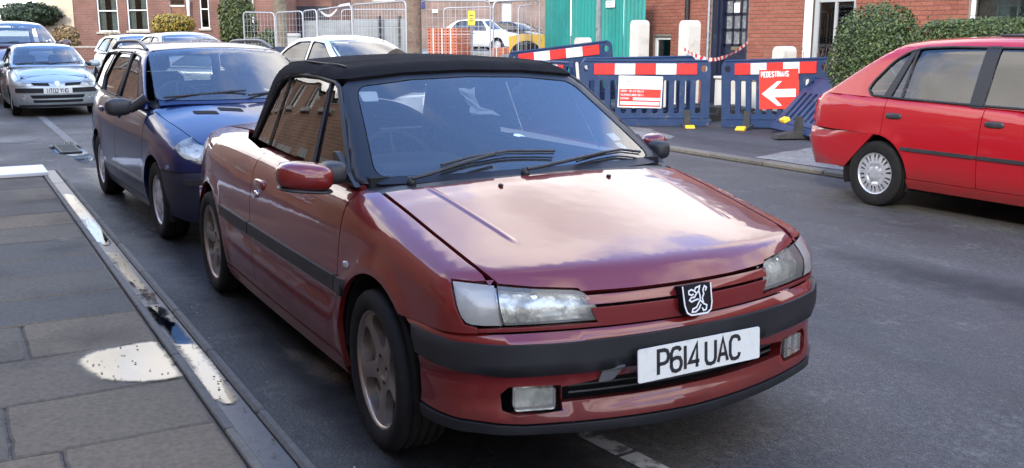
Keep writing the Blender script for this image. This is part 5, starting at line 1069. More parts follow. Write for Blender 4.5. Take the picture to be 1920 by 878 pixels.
for i in range(260): scrap(mb, r.uniform(-12, 3), r.choice([r.gauss(-1.05, .06), r.uniform(-1.0, 6)]), .003, .003+.006*r.random(), r)
tag(mb.build('stone_chippings', mat('pale_grit', (.3, .29, .27), .9)), kind='stuff')
# worn lines and patches on the road
M_line = mat('worn_road_paint', (.40, .39, .36), .7, noise=(9, (.07, .07, .072), .46, .62))
def strip(name, x0, y0, x1, y1, w, z=.004, m=None):
    d = Vector((x1-x0, y1-y0, 0)).normalized(); n = Vector((-d.y, d.x, 0))*w/2; return sheet(name, [(x0+n.x, y0+n.y), (x0-n.x, y0-n.y), (x1-n.x, y1-n.y), (x1+n.x, y1+n.y)], z, m or M_line)
strip('parking_bay_line', -.35, -.16, .50, -.075, .085); strip('parking_bay_line', .52, -.073, 1.6, .03, .085)
strip('edge_line', -17.2, -.66, -11.4, -.66, .12, m=M_conc)
sheet('road_repair_patch', irregular(0, 0, [(-14.4, -1.6), (-12.6, -.95), (-11.9, -1.3), (-13.0, -2.3)], .1, 8), .004, ground_mat('road_repair', (.085, .083, .08), (.06, .06, .06), (.22, .21, .2)))
def stain(name, pts, z, col, edge=.15, seed=1, rough=.8, k=.75):
    "a soft edged mark on the ground"
    pl = irregular(0, 0, rounded(pts, .25, 4), .03, seed, 2); tri, V = tri2d(pl, (), .08); V = np.asarray(V); d = np.clip(seg_dist(V, pl)/edge, 0, 1); mb = MB(); mb.add([(p[0], p[1], z) for p in V], tri)
    m = bpy.data.materials.new(name); m.use_nodes = True; t = m.node_tree; p = t.nodes['Principled BSDF']; p.inputs['Base Color'].default_value = (*col, 1); p.inputs['Roughness'].default_value = rough
    at = t.nodes.new('ShaderNodeAttribute'); at.attribute_name = 'depth'; c = t.nodes.new('ShaderNodeTexCoord'); n = t.nodes.new('ShaderNodeTexNoise'); n.inputs['Scale'].default_value = 6; n.inputs['Detail'].default_value = 8; n.inputs['Roughness'].default_value = .7; t.links.new(c.outputs['Object'], n.inputs[0])
    a_ = t.nodes.new('ShaderNodeMath'); a_.operation = 'ADD'; t.links.new(n.outputs[0], a_.inputs[0]); t.links.new(at.outputs['Fac'], a_.inputs[1]); r_ = t.nodes.new('ShaderNodeMapRange'); r_.interpolation_type = 'SMOOTHSTEP'; t.links.new(a_.outputs[0], r_.inputs[0]); r_.inputs[1].default_value = .75; r_.inputs[2].default_value = 1.65; r_.inputs[4].default_value = k; t.links.new(r_.outputs[0], p.inputs['Alpha'])
    o = mb.build(name, m); o['kind'] = 'structure'; o.data.attributes.new('depth', 'FLOAT', 'POINT').data.foreach_set('value', d.astype(np.float32)); return o
stain('road_stain', [(-1.55, -.86), (-1.15, -.60), (-.55, -.52), (-.60, -.84), (-1.1, -.90)], .004, (.15, .12, .095), seed=9)
stain('damp_patch', [(-9, -1.10), (2.6, -1.10), (2.6, -.2), (.9, .1), (-1, -.1), (-3.5, -.1), (-9, -.2)], .003, (.020, .020, .022), .35, 14, .38, .8)
stain('damp_margin', [(-1.52, -1.345), (-.78, -1.345), (-.78, -1.56), (-.9, -1.74), (-1.2, -1.80), (-1.45, -1.78), (-1.55, -1.6)], .0945, (.045, .042, .038), .10, 21, .45, .75)
stain('damp_margin', [(-4.5, -1.345), (-3.5, -1.345), (-3.6, -1.5), (-4.3, -1.62)], .0945, (.05, .047, .042), .12, 22, .5, .6)
stain('damp_margin', [(.1, -1.345), (1.2, -1.345), (1.2, -1.8), (.3, -1.7)], .0945, (.05, .047, .042), .2, 23, .5, .6)
stain('damp_margin', [(-7.2, -1.5), (-5.2, -1.4), (-5.0, -2.2), (-7.0, -2.4)], .0945, (.06, .056, .05), .3, 24, .6, .45)
stain('oil_mark', [(1.1, .3), (1.9, .2), (2.1, .9), (1.3, 1.3)], .003, (.018, .018, .02), .4, 15, .5, .5)
stain('oil_mark', [(-.8, 2.6), (1.6, 2.5), (2.4, 3.4), (.2, 3.8), (-2.5, 3.3)], .003, (.022, .022, .024), .5, 16, .6, .45)
stain('dusty_patch', [(.8, 1.7), (2.6, 1.4), (3.0, 2.5), (1.4, 2.6)], .003, (.17, .16, .15), .5, 17, .9, .28)
stain('dusty_patch', [(-5.8, 3.2), (-1.5, 3.9), (-1.5, 4.6), (-6.5, 4.5)], .003, (.17, .165, .155), .5, 18, .9, .28)
stain('dusty_patch', [(-1.4, 1.2), (1.0, 1.6), (.9, 2.2), (-2.4, 2.2)], .003, (.15, .145, .14), .4, 19, .9, .25)
lid = MB(); lid.box((-10.9, -.80, .012), (1.0, .26, .024), bev=.006)
for k in range(7): lid.box((-11.28+.125*k, -.80, .026), (.05, .20, .006))
lid = lid.build('gully_grate', mat('cast_iron', (.045, .05, .045), .6, metal=.4)); tag(lid, 'dark iron gully grate in the puddle behind the blue estate', 'drain grate')
bd = MB(); bd.box((-7.97, -2.45, .112), (.66, 2.32, .038), bev=.006); tag(bd.build('white_board', mat('white_board', (.80, .79, .74), .5)), 'white board lying on the end of the pavement at the left edge', 'board')
# right pavement: kerb stones, tarmac, concrete strip
pr = MB(); pr.box((-8.0, 9.12, .022), (40, 6.0, .045)); pr = pr.build('pavement', M_road2); pr['kind'] = 'structure'
sheet('concrete_strip', irregular(0, 0, [(-5.5, 6.22), (-4.9, 6.22), (0, 6.22), (0, 7.9), (-5.9, 7.7)], .08, 12), .049, M_conc)
sheet('concrete_strip', irregular(0, 0, [(-14, 6.22), (-7.3, 6.22), (-7.9, 6.9), (-8.9, 7.3), (-14, 7.0)], .12, 13), .049, M_conc)
kr = MB(); kr.box((-8.0, 6.06, .015), (40, .10, .03)); kr = kr.build('kerb', M_dirt); kr['kind'] = 'structure'
for i in range(44):
    x = -28+i*.915; mb = MB(); mb.box((x+.457, 6.06+.01*math.sin(i), .028), (.905, .135, .062), bev=.015); mb.build('kerb_stone', M_kerb, kr)

# ------------------------------------------------------------------ buildings
def brick_tex(name, c1, c2, mortar, s=1.0, rough=.9):
    "brickwork for walls too far away to tell the bricks apart; local x along the wall, y up"
    m = bpy.data.materials.new(name); m.use_nodes = True; t = m.node_tree; p = t.nodes['Principled BSDF']; p.inputs['Roughness'].default_value = rough
    uv = t.nodes.new('ShaderNodeUVMap'); b = t.nodes.new('ShaderNodeTexBrick'); b.inputs['Scale'].default_value = 1.0; b.inputs['Brick Width'].default_value = .225*s; b.inputs['Row Height'].default_value = .075*s; b.inputs['Mortar Size'].default_value = .010*s
    b.inputs['Color1'].default_value = (*c1, 1); b.inputs['Color2'].default_value = (*c2, 1); b.inputs['Mortar'].default_value = (*mortar, 1); t.links.new(uv.outputs[0], b.inputs['Vector'])
    n = t.nodes.new('ShaderNodeTexNoise'); n.inputs['Scale'].default_value = .9; n.inputs['Detail'].default_value = 8; t.links.new(uv.outputs[0], n.inputs['Vector'])
    r = t.nodes.new('ShaderNodeMapRange'); t.links.new(n.outputs[0], r.inputs[0]); r.inputs[1].default_value = .3; r.inputs[2].default_value = .75; r.inputs[3].default_value = 1.15; r.inputs[4].default_value = .6
    v = t.nodes.new('ShaderNodeMix'); v.data_type = 'RGBA'; v.blend_type = 'MULTIPLY'; v.inputs[0].default_value = 1; t.links.new(b.outputs[0], v.inputs[6]); t.links.new(r.outputs[0], v.inputs[7]); t.links.new(v.outputs[2], p.inputs['Base Color'])
    bp = t.nodes.new('ShaderNodeBump'); bp.inputs['Strength'].default_value = .5; bp.inputs['Distance'].default_value = .008; bp.invert = True; t.links.new(b.outputs['Fac'], bp.inputs['Height']); t.links.new(bp.outputs[0], p.inputs['Normal']); return m
M_brick_far = brick_tex('brickwork', (.215, .085, .056), (.165, .062, .042), (.20, .155, .13))
M_brick_pale = brick_tex('pale_brickwork', (.26, .165, .125), (.21, .125, .095), (.25, .21, .18))
M_brick_left = brick_tex('orange_brickwork', (.40, .19, .085), (.32, .14, .065), (.34, .28, .22))
M_render = mat('cream_render', (.62, .53, .38), .9, noise=(1.2, (.50, .42, .30), .4, .75))
M_frame = mat('white_window_paint', (.80, .80, .78), .4)
M_stone = mat('stone_sill', (.42, .38, .31), .85, noise=(5, (.28, .25, .2), .4, .75))
M_pane = glass_mat('house_window_glass', (.65, .7, .7), 1.6)
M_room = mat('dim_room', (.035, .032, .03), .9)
M_net = mat('net_curtain', (.55, .54, .50), .9, noise=(14, (.38, .37, .35), .4, .7))
M_slate = mat('roof_slate', (.075, .075, .085), .7, noise=(6, (.045, .045, .05), .4, .7))
M_pipe = mat('black_cast_pipe', (.014, .014, .017), .45)
M_wood = mat('brown_door_wood', (.20, .085, .035), .5, noise=(4, (.12, .05, .02), .4, .7))
def uvwall(o):
    me = o.data; uv = me.uv_layers.new(name='uv'); co = [v.co for v in me.vertices]
    for pl in me.polygons:
        for li in pl.loop_indices:
            q = co[me.loops[li].vertex_index]; n = pl.normal
            uv.data[li].uv = (q.x, q.y) if abs(n.z) > .5 else ((q.z, q.y) if abs(n.x) > .5 else (q.x, q.z))
def sub(o, M): o.matrix_local = M; return o
def window(par, x0, x1, y0, y1, style='sash', curtain=True, fm=None, sill=True, depth=.09, fw=.055):
    fm = fm or M_frame; mb = MB(); w, h = x1-x0, y1-y0; cx, cy = (x0+x1)/2, (y0+y1)/2; z = -depth
    for xx in (x0+fw/2, x1-fw/2): mb.box((xx, cy, z), (fw, h, .06))
    for yy in (y0+fw/2, y1-fw/2): mb.box((cx, yy, z), (w-2*fw, fw, .058))
    if style == 'sash': mb.box((cx, cy+.02, z+.004), (w-2*fw, .05, .056))
    if style == 'mullion': mb.box((cx, cy, z+.003), (.05, h-2*fw, .05)); mb.box((cx, y1-h*.3, z+.001), (w-2*fw, .045, .046))
    f = mb.build('window', fm, par)
    pn = MB(); pn.box((cx, cy, z-.01), (w-2*fw+.01, h-2*fw+.01, .006)); pn.build('pane', M_pane, f)
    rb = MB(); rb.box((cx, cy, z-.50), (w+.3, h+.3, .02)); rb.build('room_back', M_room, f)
    if curtain:
        cb = MB(); n = 14
        for sx in (-1, 1):
            vs = []; 
            for i in range(n+1):
                xx = cx+sx*(w/2-fw-.0)-sx*(w*.30)*i/n; zz = z-.10+.022*math.sin(i*1.9); vs += [(xx, y0+fw, zz), (xx, y1-fw, zz)]
            cb.add(vs, [(2*i, 2*i+2, 2*i+3, 2*i+1) for i in range(n)], smooth=True)
        cb.build('curtain', M_net, f)
    if sill: sb = MB(); sb.box((cx, y0-.05, .02), (w+.16, .10, .14), bev=.008); sb.build('sill', M_stone, f)
    return f
def house(name, label, M, w, h, openings, wm, thick=.3, deep=6.0, roof=None, cat='house', group=None, lintel=True, ends=True):
    "openings: (kind, x0, x1, y0, y1, options); local x to the right along the front, y up, z out"
    t = thing(name, label, cat, group=group); t.matrix_world = M
    outer = [(0, 0), (w, 0), (w, h), (0, h)]; outer = [(0, -.1), (w, -.1), (w, h), (0, h)]
    hs = [[(a, c), (b, c), (b, d), (a, d)] for k, a, b, c, d, o in openings if k != 'none']
    mb = MB(); tri, V = tri2d(outer, hs); A = [(p[0], p[1], 0) for p in V]; mb.add(A, tri)
    for hh in hs: n = 4; mb.add([(p[0], p[1], 0) for p in hh]+[(p[0], p[1], -thick) for p in hh], [(i, n+i, n+(i+1) % n, (i+1) % n) for i in range(n)])
    if ends: mb.add([(0, -.1, 0), (0, h, 0), (0, h, -deep), (0, -.1, -deep), (w, -.1, 0), (w, h, 0), (w, h, -deep), (w, -.1, -deep)], [(0, 1, 2, 3), (4, 7, 6, 5), (3, 2, 6, 7)])
    wl = mb.build('wall', wm, t); uvwall(wl)
    for k, a, b, c, d, o in openings:
        if k == 'window': window(wl, a, b, c, d, **o)
        if k == 'door':
            db = MB(); db.box(((a+b)/2, (c+d)/2, -.16), (b-a, d-c, .05)); dr = db.build('door', o.get('m', M_wood), wl); pb = MB()
            if 'fan' in o: fb = MB(); fb.box(((a+b)/2, d-.18, -.128), (b-a-.12, .28, .012)); fb.build('pane', M_pane, dr); fb = MB(); fb.box(((a+b)/2, d-.37, -.12), (b-a, .06, .05)); fb.build('transom', M_frame, dr)
            for yy in (c+.5, c+1.3):
                for xx in (.3, .7): pb = MB(); pb.box((a+(b-a)*xx, yy, -.131), ((b-a)*.28, .55, .012), bev=.005); pb.build('door_panel', o.get('m', M_wood), dr)
            for xx in (a-.03, b+.03): fb = MB(); fb.box((xx, (c+d)/2, -.10), (.07, d-c, .10)); fb.build('door_jamb', M_frame, dr)
        if k in ('window', 'door') and lintel: lb = MB(); lb.box(((a+b)/2, d+.09, .012), (b-a+.3, .18, .05)); lb.build('lintel', M_stone, wl)
    if roof:
        rh, ov = roof; rb = MB(); rb.add([(-.2, h-.05, ov), (w+.2, h-.05, ov), (w+.2, h+rh, -deep/2), (-.2, h+rh, -deep/2), (-.2, h-.05, -deep-ov), (w+.2, h-.05, -deep-ov)], [(0, 1, 2, 3), (3, 2, 5, 4)]); rf = rb.build('roof', M_slate, t)
        gb = MB(); gb.tube([(-.1, h-.02, ov+.03), (w+.1, h-.02, ov+.03)], .055, 6); gb.build('gutter', M_pipe, rf)
    return t
def at_front(u, D, nrm=None):
    p = pix(u, 300, D); return Matrix.Translation((p.x, p.y, 0)) @ facing(*( (-FH[0], -FH[1]) if nrm is None else nrm))
# terraces along the street: left row (mirrored in the car flanks), right row beyond the red hatchback
def terrace_open(w, n=2):
    o = []
    for i in range(int(w//5)):
        b = i*5.0
        o += [('window', b+.55, b+2.1, .85, 2.45, dict(style='mullion')), ('door', b+3.3, b+4.25, .12, 2.5, dict(fan=1)), ('window', b+.75, b+1.9, 3.6, 5.05, {}), ('window', b+3.2, b+4.3, 3.6, 5.05, {})]
    return o
house('terraced_house', 'orange brick terrace along the near pavement, outside the picture on the left', Matrix.Translation((30.0, -5.0, 0)) @ facing(0, 1), 37.8, 5.9, terrace_open(37.8), M_brick_left, roof=(2.0, .3))
house('terraced_house', 'orange brick end terrace beyond the side street, outside the picture on the left', Matrix.Translation((-11.2, -5.0, 0)) @ facing(0, 1), 30, 5.2, terrace_open(30), M_brick_left, roof=(1.8, .3))
# ------------------------------------------------------------------ brick house behind the road works
def bricks_in(x0, x1, y0, y1, holes, bl=.215, bh=.065, j=.010):
    out = []; k = 0; y = y0
    while y < y1:
        x = x0-(bl+j)*(.5 if k % 2 else 0)
        while x < x1:
            a, b = max(x, x0), min(x+bl, x1); segs = [(a, b)] if b-a > .03 else []
            for hx0, hx1, hy0, hy1 in holes:
                if y+bh > hy0 and y < hy1:
                    ns = []
                    for p, q in segs:
                        if q <= hx0 or p >= hx1: ns.append((p, q)); continue
                        if hx0-p > .03: ns.append((p, hx0-.006))
                        if q-hx1 > .03: ns.append((hx1+.006, q))
                    segs = ns
            out += [(p, q, y, min(y+bh, y1)) for p, q in segs]; x += bl+j
        y += bh+j; k += 1
    return out
HX0 = -15.47; HW = 17.0
def hx(X): return X-HX0
HH = thing('brick_house', 'red brick house with black glazed door behind the blue barriers', 'house'); HH.matrix_world = Matrix.Translation((HX0, 12.0, 0)) @ facing(0, -1)
ops = [(hx(-14.95), hx(-14.33), .62, 1.44), (hx(-13.02), hx(-11.90), .0, 2.62), (hx(-10.33), hx(-9.2), .55, 2.75), (hx(-6.95), hx(-4.6), .80, 2.6), (hx(-13.9), hx(-12.7), 3.6, 5.1), (hx(-10.4), hx(-8.9), 3.6, 5.1), (hx(-6.9), hx(-5.2), 3.6, 5.1), (hx(-3.4), hx(-2.4), 0, 2.6), (hx(-1.5), hx(.2), .8, 2.6)]
mb = MB(); tri, V = tri2d([(0, -.1), (HW, -.1), (HW, 5.8), (0, 5.8)], [[(a, c), (b, c), (b, d), (a, d)] for a, b, c, d in ops]); mb.add([(p[0], p[1], -.006) for p in V], tri)
for a, b, c, d in ops: q = [(a, c), (b, c), (b, d), (a, d)]; mb.add([(*p, -.006) for p in q]+[(*p, -.28) for p in q], [(i, 4+i, 4+(i+1) % 4, (i+1) % 4) for i in range(4)])
mb.add([(0, -.1, -.006), (0, 5.8, -.006), (0, 5.8, -7), (0, -.1, -7), (HW, -.1, -.006), (HW, 5.8, -.006), (HW, 5.8, -7), (HW, -.1, -7)], [(0, 1, 2, 3), (4, 7, 6, 5), (3, 2, 6, 7)])
HWALL = mb.build('wall', M_mortar, HH)
bl = bricks_in(0, HW, 0, 5.8, [(a, b, c-.02, d+.02) for a, b, c, d in ops])
def key(b):   # those that show largest first: in the picture's window on this wall
    X = HX0+(b[0]+b[1])/2; vis = .95 < b[2] < 2.2 and X < -10.3
    return (0 if vis else 1, abs(b[2]-1.65)+abs(X+12)*.02)
bl.sort(key=key); cache = {}; near = bl[:300]
def brick_mesh(L, h):
    k = (round(L, 3), round(h, 3))
    if k not in cache:
        m_ = MB(); m_.box((0, 0, 0), (L, h, .03), bev=.004); o = m_.build('brick', M_brick); cache[k] = o.data; bpy.data.objects.remove(o)
    return cache[k]
for a, b, c, d in near:
    o = bpy.data.objects.new('brick', brick_mesh(b-a, d-c)); o.location = ((a+b)/2, (c+d)/2, -.0115+.003*RNG.random()); link(o, HWALL)
mb = MB()
for a, b, c, d in bl[300:]: mb.box(((a+b)/2, (c+d)/2, -.0115+.003*RNG.random()), (b-a, d-c, .03))
o = mb.build('brickwork', M_brick, HWALL); o['kind'] = 'stuff'
M_navy = mat('navy_gloss_paint', (.012, .016, .035), .3, coat=.5)
window(HWALL, *ops[0], style='plain', curtain=False, fw=.07); window(HWALL, *ops[3], style='mullion'); 
for q in ops[4:7]: window(HWALL, *q)
window(HWALL, *ops[8], style='mullion')
# front door: frame, glazed upper part in small panes, letter box
a, b, c, d = ops[1]; fb = MB()
for xx, ww in ((a+.09, .18), (b-.05, .10)): fb.box((xx, d/2, -.10), (ww, d, .12))
fb.box(((a+b)/2, d-.05, -.10), (b-a, .10, .118)); fb.box((a+.22, d/2, -.12), (.08, d, .09)); dfm = fb.build('door_frame', M_navy, HWALL)
db = MB(); db.box(((a+b)/2+.08, .62, -.17), (b-a-.32, 1.24, .05)); 
x0, x1 = a+.26, b-.10
for i in range(4): xx = x0+.03+(x1-x0-.06)*i/3; db.box((xx, 1.72, -.17), (.045, 1.0, .05))
for yy in (1.27, 1.58, 1.90, 2.2): db.box(((x0+x1)/2, yy, -.169), (x1-x0, .05, .048))
dr = db.build('front_door', M_navy, HWALL)
for i in range(3):
    for j in range(3):
        pb = MB(); pb.box((x0+.03+(x1-x0-.06)*(i+.5)/3, 1.42+.315*j, -.175), ((x1-x0-.06)/3-.03, .27, .008)); pb.build('door_pane', mat('reeded_glass', (.16, .17, .17), .25, coat=.6, noise=(9, (.32, .33, .32), .45, .7)) if i+j == 0 else bpy.data.materials['reeded_glass'], dr)
pb = MB(); pb.box(((x0+x1)/2, 1.20, -.140), (.26, .075, .02), bev=.006); pb.build('letter_box', mat('worn_brass', (.32, .27, .16), .4, metal=.7), dr)
pb = MB(); pb.box(((x0+x1)/2, 2.02, -.135), (.16, .20, .02), bev=.006); pb.build('door_notice', M_paper, dr)
pb = MB(); pb.box(((x0+x1)/2, .62, -.141), (x1-x0-.16, .85, .012), bev=.006); pb.build('door_panel', M_navy, dr)
# drain pipe, stacked blue edge bricks by the door
pp = MB(); pp.tube([(hx(-13.72), 0, .06), (hx(-13.72), 5.7, .06)], .055, 10); 
for yy in (.9, 2.4, 4.0): pp.tube([(hx(-13.72), yy, .06), (hx(-13.72), yy+.08, .06)], .068, 10)
pp.build('drain_pipe', M_pipe, HH)
for i in range(34): e = MB(); e.box((a-.055, .04+i*.075, .004), (.10 if i % 2 else .085, .062, .03), bev=.004); e.build('edge_brick', mat('blue_brick', (.035, .03, .04), .6) if i == 0 else bpy.data.materials['blue_brick'], HWALL)
# bay opening beside the wall: white post, grey glazed porch inside
a, b, c, d = ops[2]; pb = MB(); pb.box((a+.055, (c+d)/2, .02), (.11, d-c, .12), bev=.01); pb.build('white_post', M_frame, HWALL)
window(HWALL, a+.13, b, c, d, style='mullion', fm=mat('grey_frame', (.36, .37, .36), .5), fw=.09)
rb = MB(); rb.add([(-.2, 5.75, .35), (HW+.2, 5.75, .35), (HW+.2, 8.2, -3.5), (-.2, 8.2, -3.5), (-.2, 5.75, -7.3), (HW+.2, 5.75, -7.3)], [(0, 1, 2, 3), (3, 2, 5, 4)]); rb.build('roof', M_slate, HH)
house('terraced_house', 'red brick terrace continuing along the far pavement, outside the picture on the right', Matrix.Translation((1.9, 12.0, 0)) @ facing(0, -1), 16, 5.8, terrace_open(16), M_brick_far, roof=(2.3, .35))
# green site hoarding of corrugated sheets, galvanised post
M_green = mat('green_sheet', (.012, .235, .20), .5, noise=[(2.0, (.010, .18, .155), .4, .7), (9, (.05, .22, .19), .55, .85)])
hd = thing('site_hoarding', 'green corrugated metal hoarding beside the brick house', 'hoarding'); Y_H = 11.2
def hoard(xa, xb, h=2.6):
    n = int((xb-xa)/.035); vs = []
    for i in range(n+1):
        x = xa+(xb-xa)*i/n; ph = (x % .14)/.14; y = .018 if .15 < ph < .5 else (-.018 if ph > .65 or ph < .0 else 0); vs += [(x, Y_H+y, .05), (x, Y_H+y, h)]
    m_ = MB(); m_.add(vs, [(2*i, 2*i+2, 2*i+3, 2*i+1) for i in range(n)]); m_.add([(v[0], v[1]+.004, v[2]) for v in vs], [(2*i, 2*i+1, 2*i+3, 2*i+2) for i in range(n)]); m_.build('corrugated_sheet', M_green, hd)
for xa, xb in ((-18.35, -17.2), (-17.19, -16.02), (-15.86, -15.0), (-14.99, -14.25)): hoard(xa, xb)
M_galv = mat('galvanised_steel', (.42, .43, .44), .45, metal=.6, noise=(12, (.3, .31, .32), .4, .7))
pb = MB(); pb.box((-15.94, Y_H-.03, 1.35), (.13, .06, 2.7)); pb.box((-15.94, Y_H-.07, 1.35), (.05, .03, 2.7)); pb.build('hoarding_post', M_galv, hd)
for z in (.7, 1.6, 2.3): pb = MB(); pb.box((-15.94, Y_H-.09, z), (.03, .012, .03)); pb.build('post_bolt', M_trim, hd)
pb = MB(); pb.box((-15.5, Y_H-.03, 2.16), (.34, .012, .15)); nt_ = pb.build('notice', M_paper, hd)
pb = MB(); 
for k in range(3): pb.box((-15.5, Y_H-.038, 2.20-.04*k), (.24-.05*k, .004, .012))
pb.build('notice_print', M_ink, nt_)
# white gate piers and low white wall
M_white = mat('white_masonry_paint', (.60, .575, .50), .75, noise=[(4, (.46, .43, .36), .48, .8), (14, (.30, .27, .22), .68, .8)])
def pier(X, w, h, label):
    m_ = MB(); q = rounded([(-w/2, 0), (w/2, 0), (w/2, h), (-w/2, h)], [0, 0, w*.42, w*.42], 6); m_.prism(q, -w/2, w/2, Matrix.Translation((X, 9.8, 0)) @ facing(0, -1)); m_.box((X, 9.8, .12), (w+.12, w+.12, .24), bev=.02)
    return tag(m_.build('gate_pier', M_white), label, 'gate pier', 'white painted gate piers of the front gardens')
pier(-14.55, .27, 1.42, 'white round topped pier in front of the green hoarding'); pier(-12.56, .27, 1.76, 'tall white round topped pier at the corner of green hoarding and brick house'); pier(-11.05, .28, 1.74, 'tall white pier with red and white tape tied round it'); pier(-8.66, .27, 1.30, 'short white pier in front of the brick wall right of the black door')
for xa, xb, lb in ((-12.3, -11.3, 'low white garden wall between the two tall piers'), (-10.2, -8.9, 'low white garden wall right of the tape')):
    m_ = MB(); m_.box(((xa+xb)/2, 9.8, .36), (xb-xa, .22, .72), bev=.02); m_.box(((xa+xb)/2, 9.8, .745), (xb-xa+.02, .28, .05), bev=.015); tag(m_.build('garden_wall', M_white), lb, 'garden wall')
m_ = MB(); 
for k in range(22): rr = random.Random(k); m_.box((-10.9+rr.random()*2.6, 9.15+rr.random()*.5, .08+.12*rr.random()), (.3+.3*rr.random(), .25, .14+.1*rr.random()), rz=rr.random()*3, bev=.02)
tag(m_.build('rubble', mat('dark_rubble', (.045, .042, .04), .9, noise=(6, (.09, .08, .07), .5, .8))), 'dark heap of broken slabs in the dug up garden behind the barriers', 'rubble heap')
# barrier tape tied to the pier, sagging across the doorway
m_ = MB(); pts = [pix(1283, 92, 17.9), pix(1303, 104, 17.9), pix(1335, 112, 18.0), pix(1356, 108, 18.4), pix(1382, 95, 19.2), pix(1403, 79, 20.0)]
cx_ = curve1([(i, p[0]) for i, p in enumerate(pts)]); cy_ = curve1([(i, p[1]) for i, p in enumerate(pts)]); cz_ = curve1([(i, p[2]) for i, p in enumerate(pts)])
n = 60; vs = []; 
for i in range(n+1):
    t = i/n*5; tw = .6*math.sin(t*3.1); vs += [(float(cx_(t)), float(cy_(t))+.03*math.sin(tw), float(cz_(t))-.032*math.cos(tw)), (float(cx_(t)), float(cy_(t))-.03*math.sin(tw), float(cz_(t))+.032*math.cos(tw))]
for i in range(n): m_.add(vs[2*i:2*i+4], [(0, 2, 3, 1)], (i//2) % 2)
M_tred = mat('red_plastic', (.55, .02, .025), .45); M_twhite = mat('white_plastic', (.72, .72, .70), .45)
tag(m_.build('barrier_tape', [M_tred, M_twhite]), 'red and white striped tape sagging from the white pier across the doorway', 'tape')
lp = MB(); lp.tube([(-9.62, 9.0, .04), (-9.62, 9.0, 4.2)], .022, 8); lp.box((-9.62, 9.0, .05), (.16, .16, .06)); tag(lp.build('steel_pole', M_galv), 'thin grey steel pole standing in front of the black door', 'pole')
# wire mesh and bare twigs in front of the wall
wm_ = MB(); rr = random.Random(5)
for k in range(80):
    x = -9.9+1.9*rr.random(); p = [Vector((x, 10.6+.3*rr.random(), .3))]
    for s in range(4): p.append(p[-1]+Vector((rr.gauss(0, .07), rr.gauss(0, .05), .18+.12*rr.random())))
    wm_.tube(p, [.006, .005, .004, .003, .002], 4)
tag(wm_.build('bare_shrub', mat('bare_twig', (.20, .13, .10), .8)), 'bare twiggy shrub against the brick wall right of the black door', 'shrub')
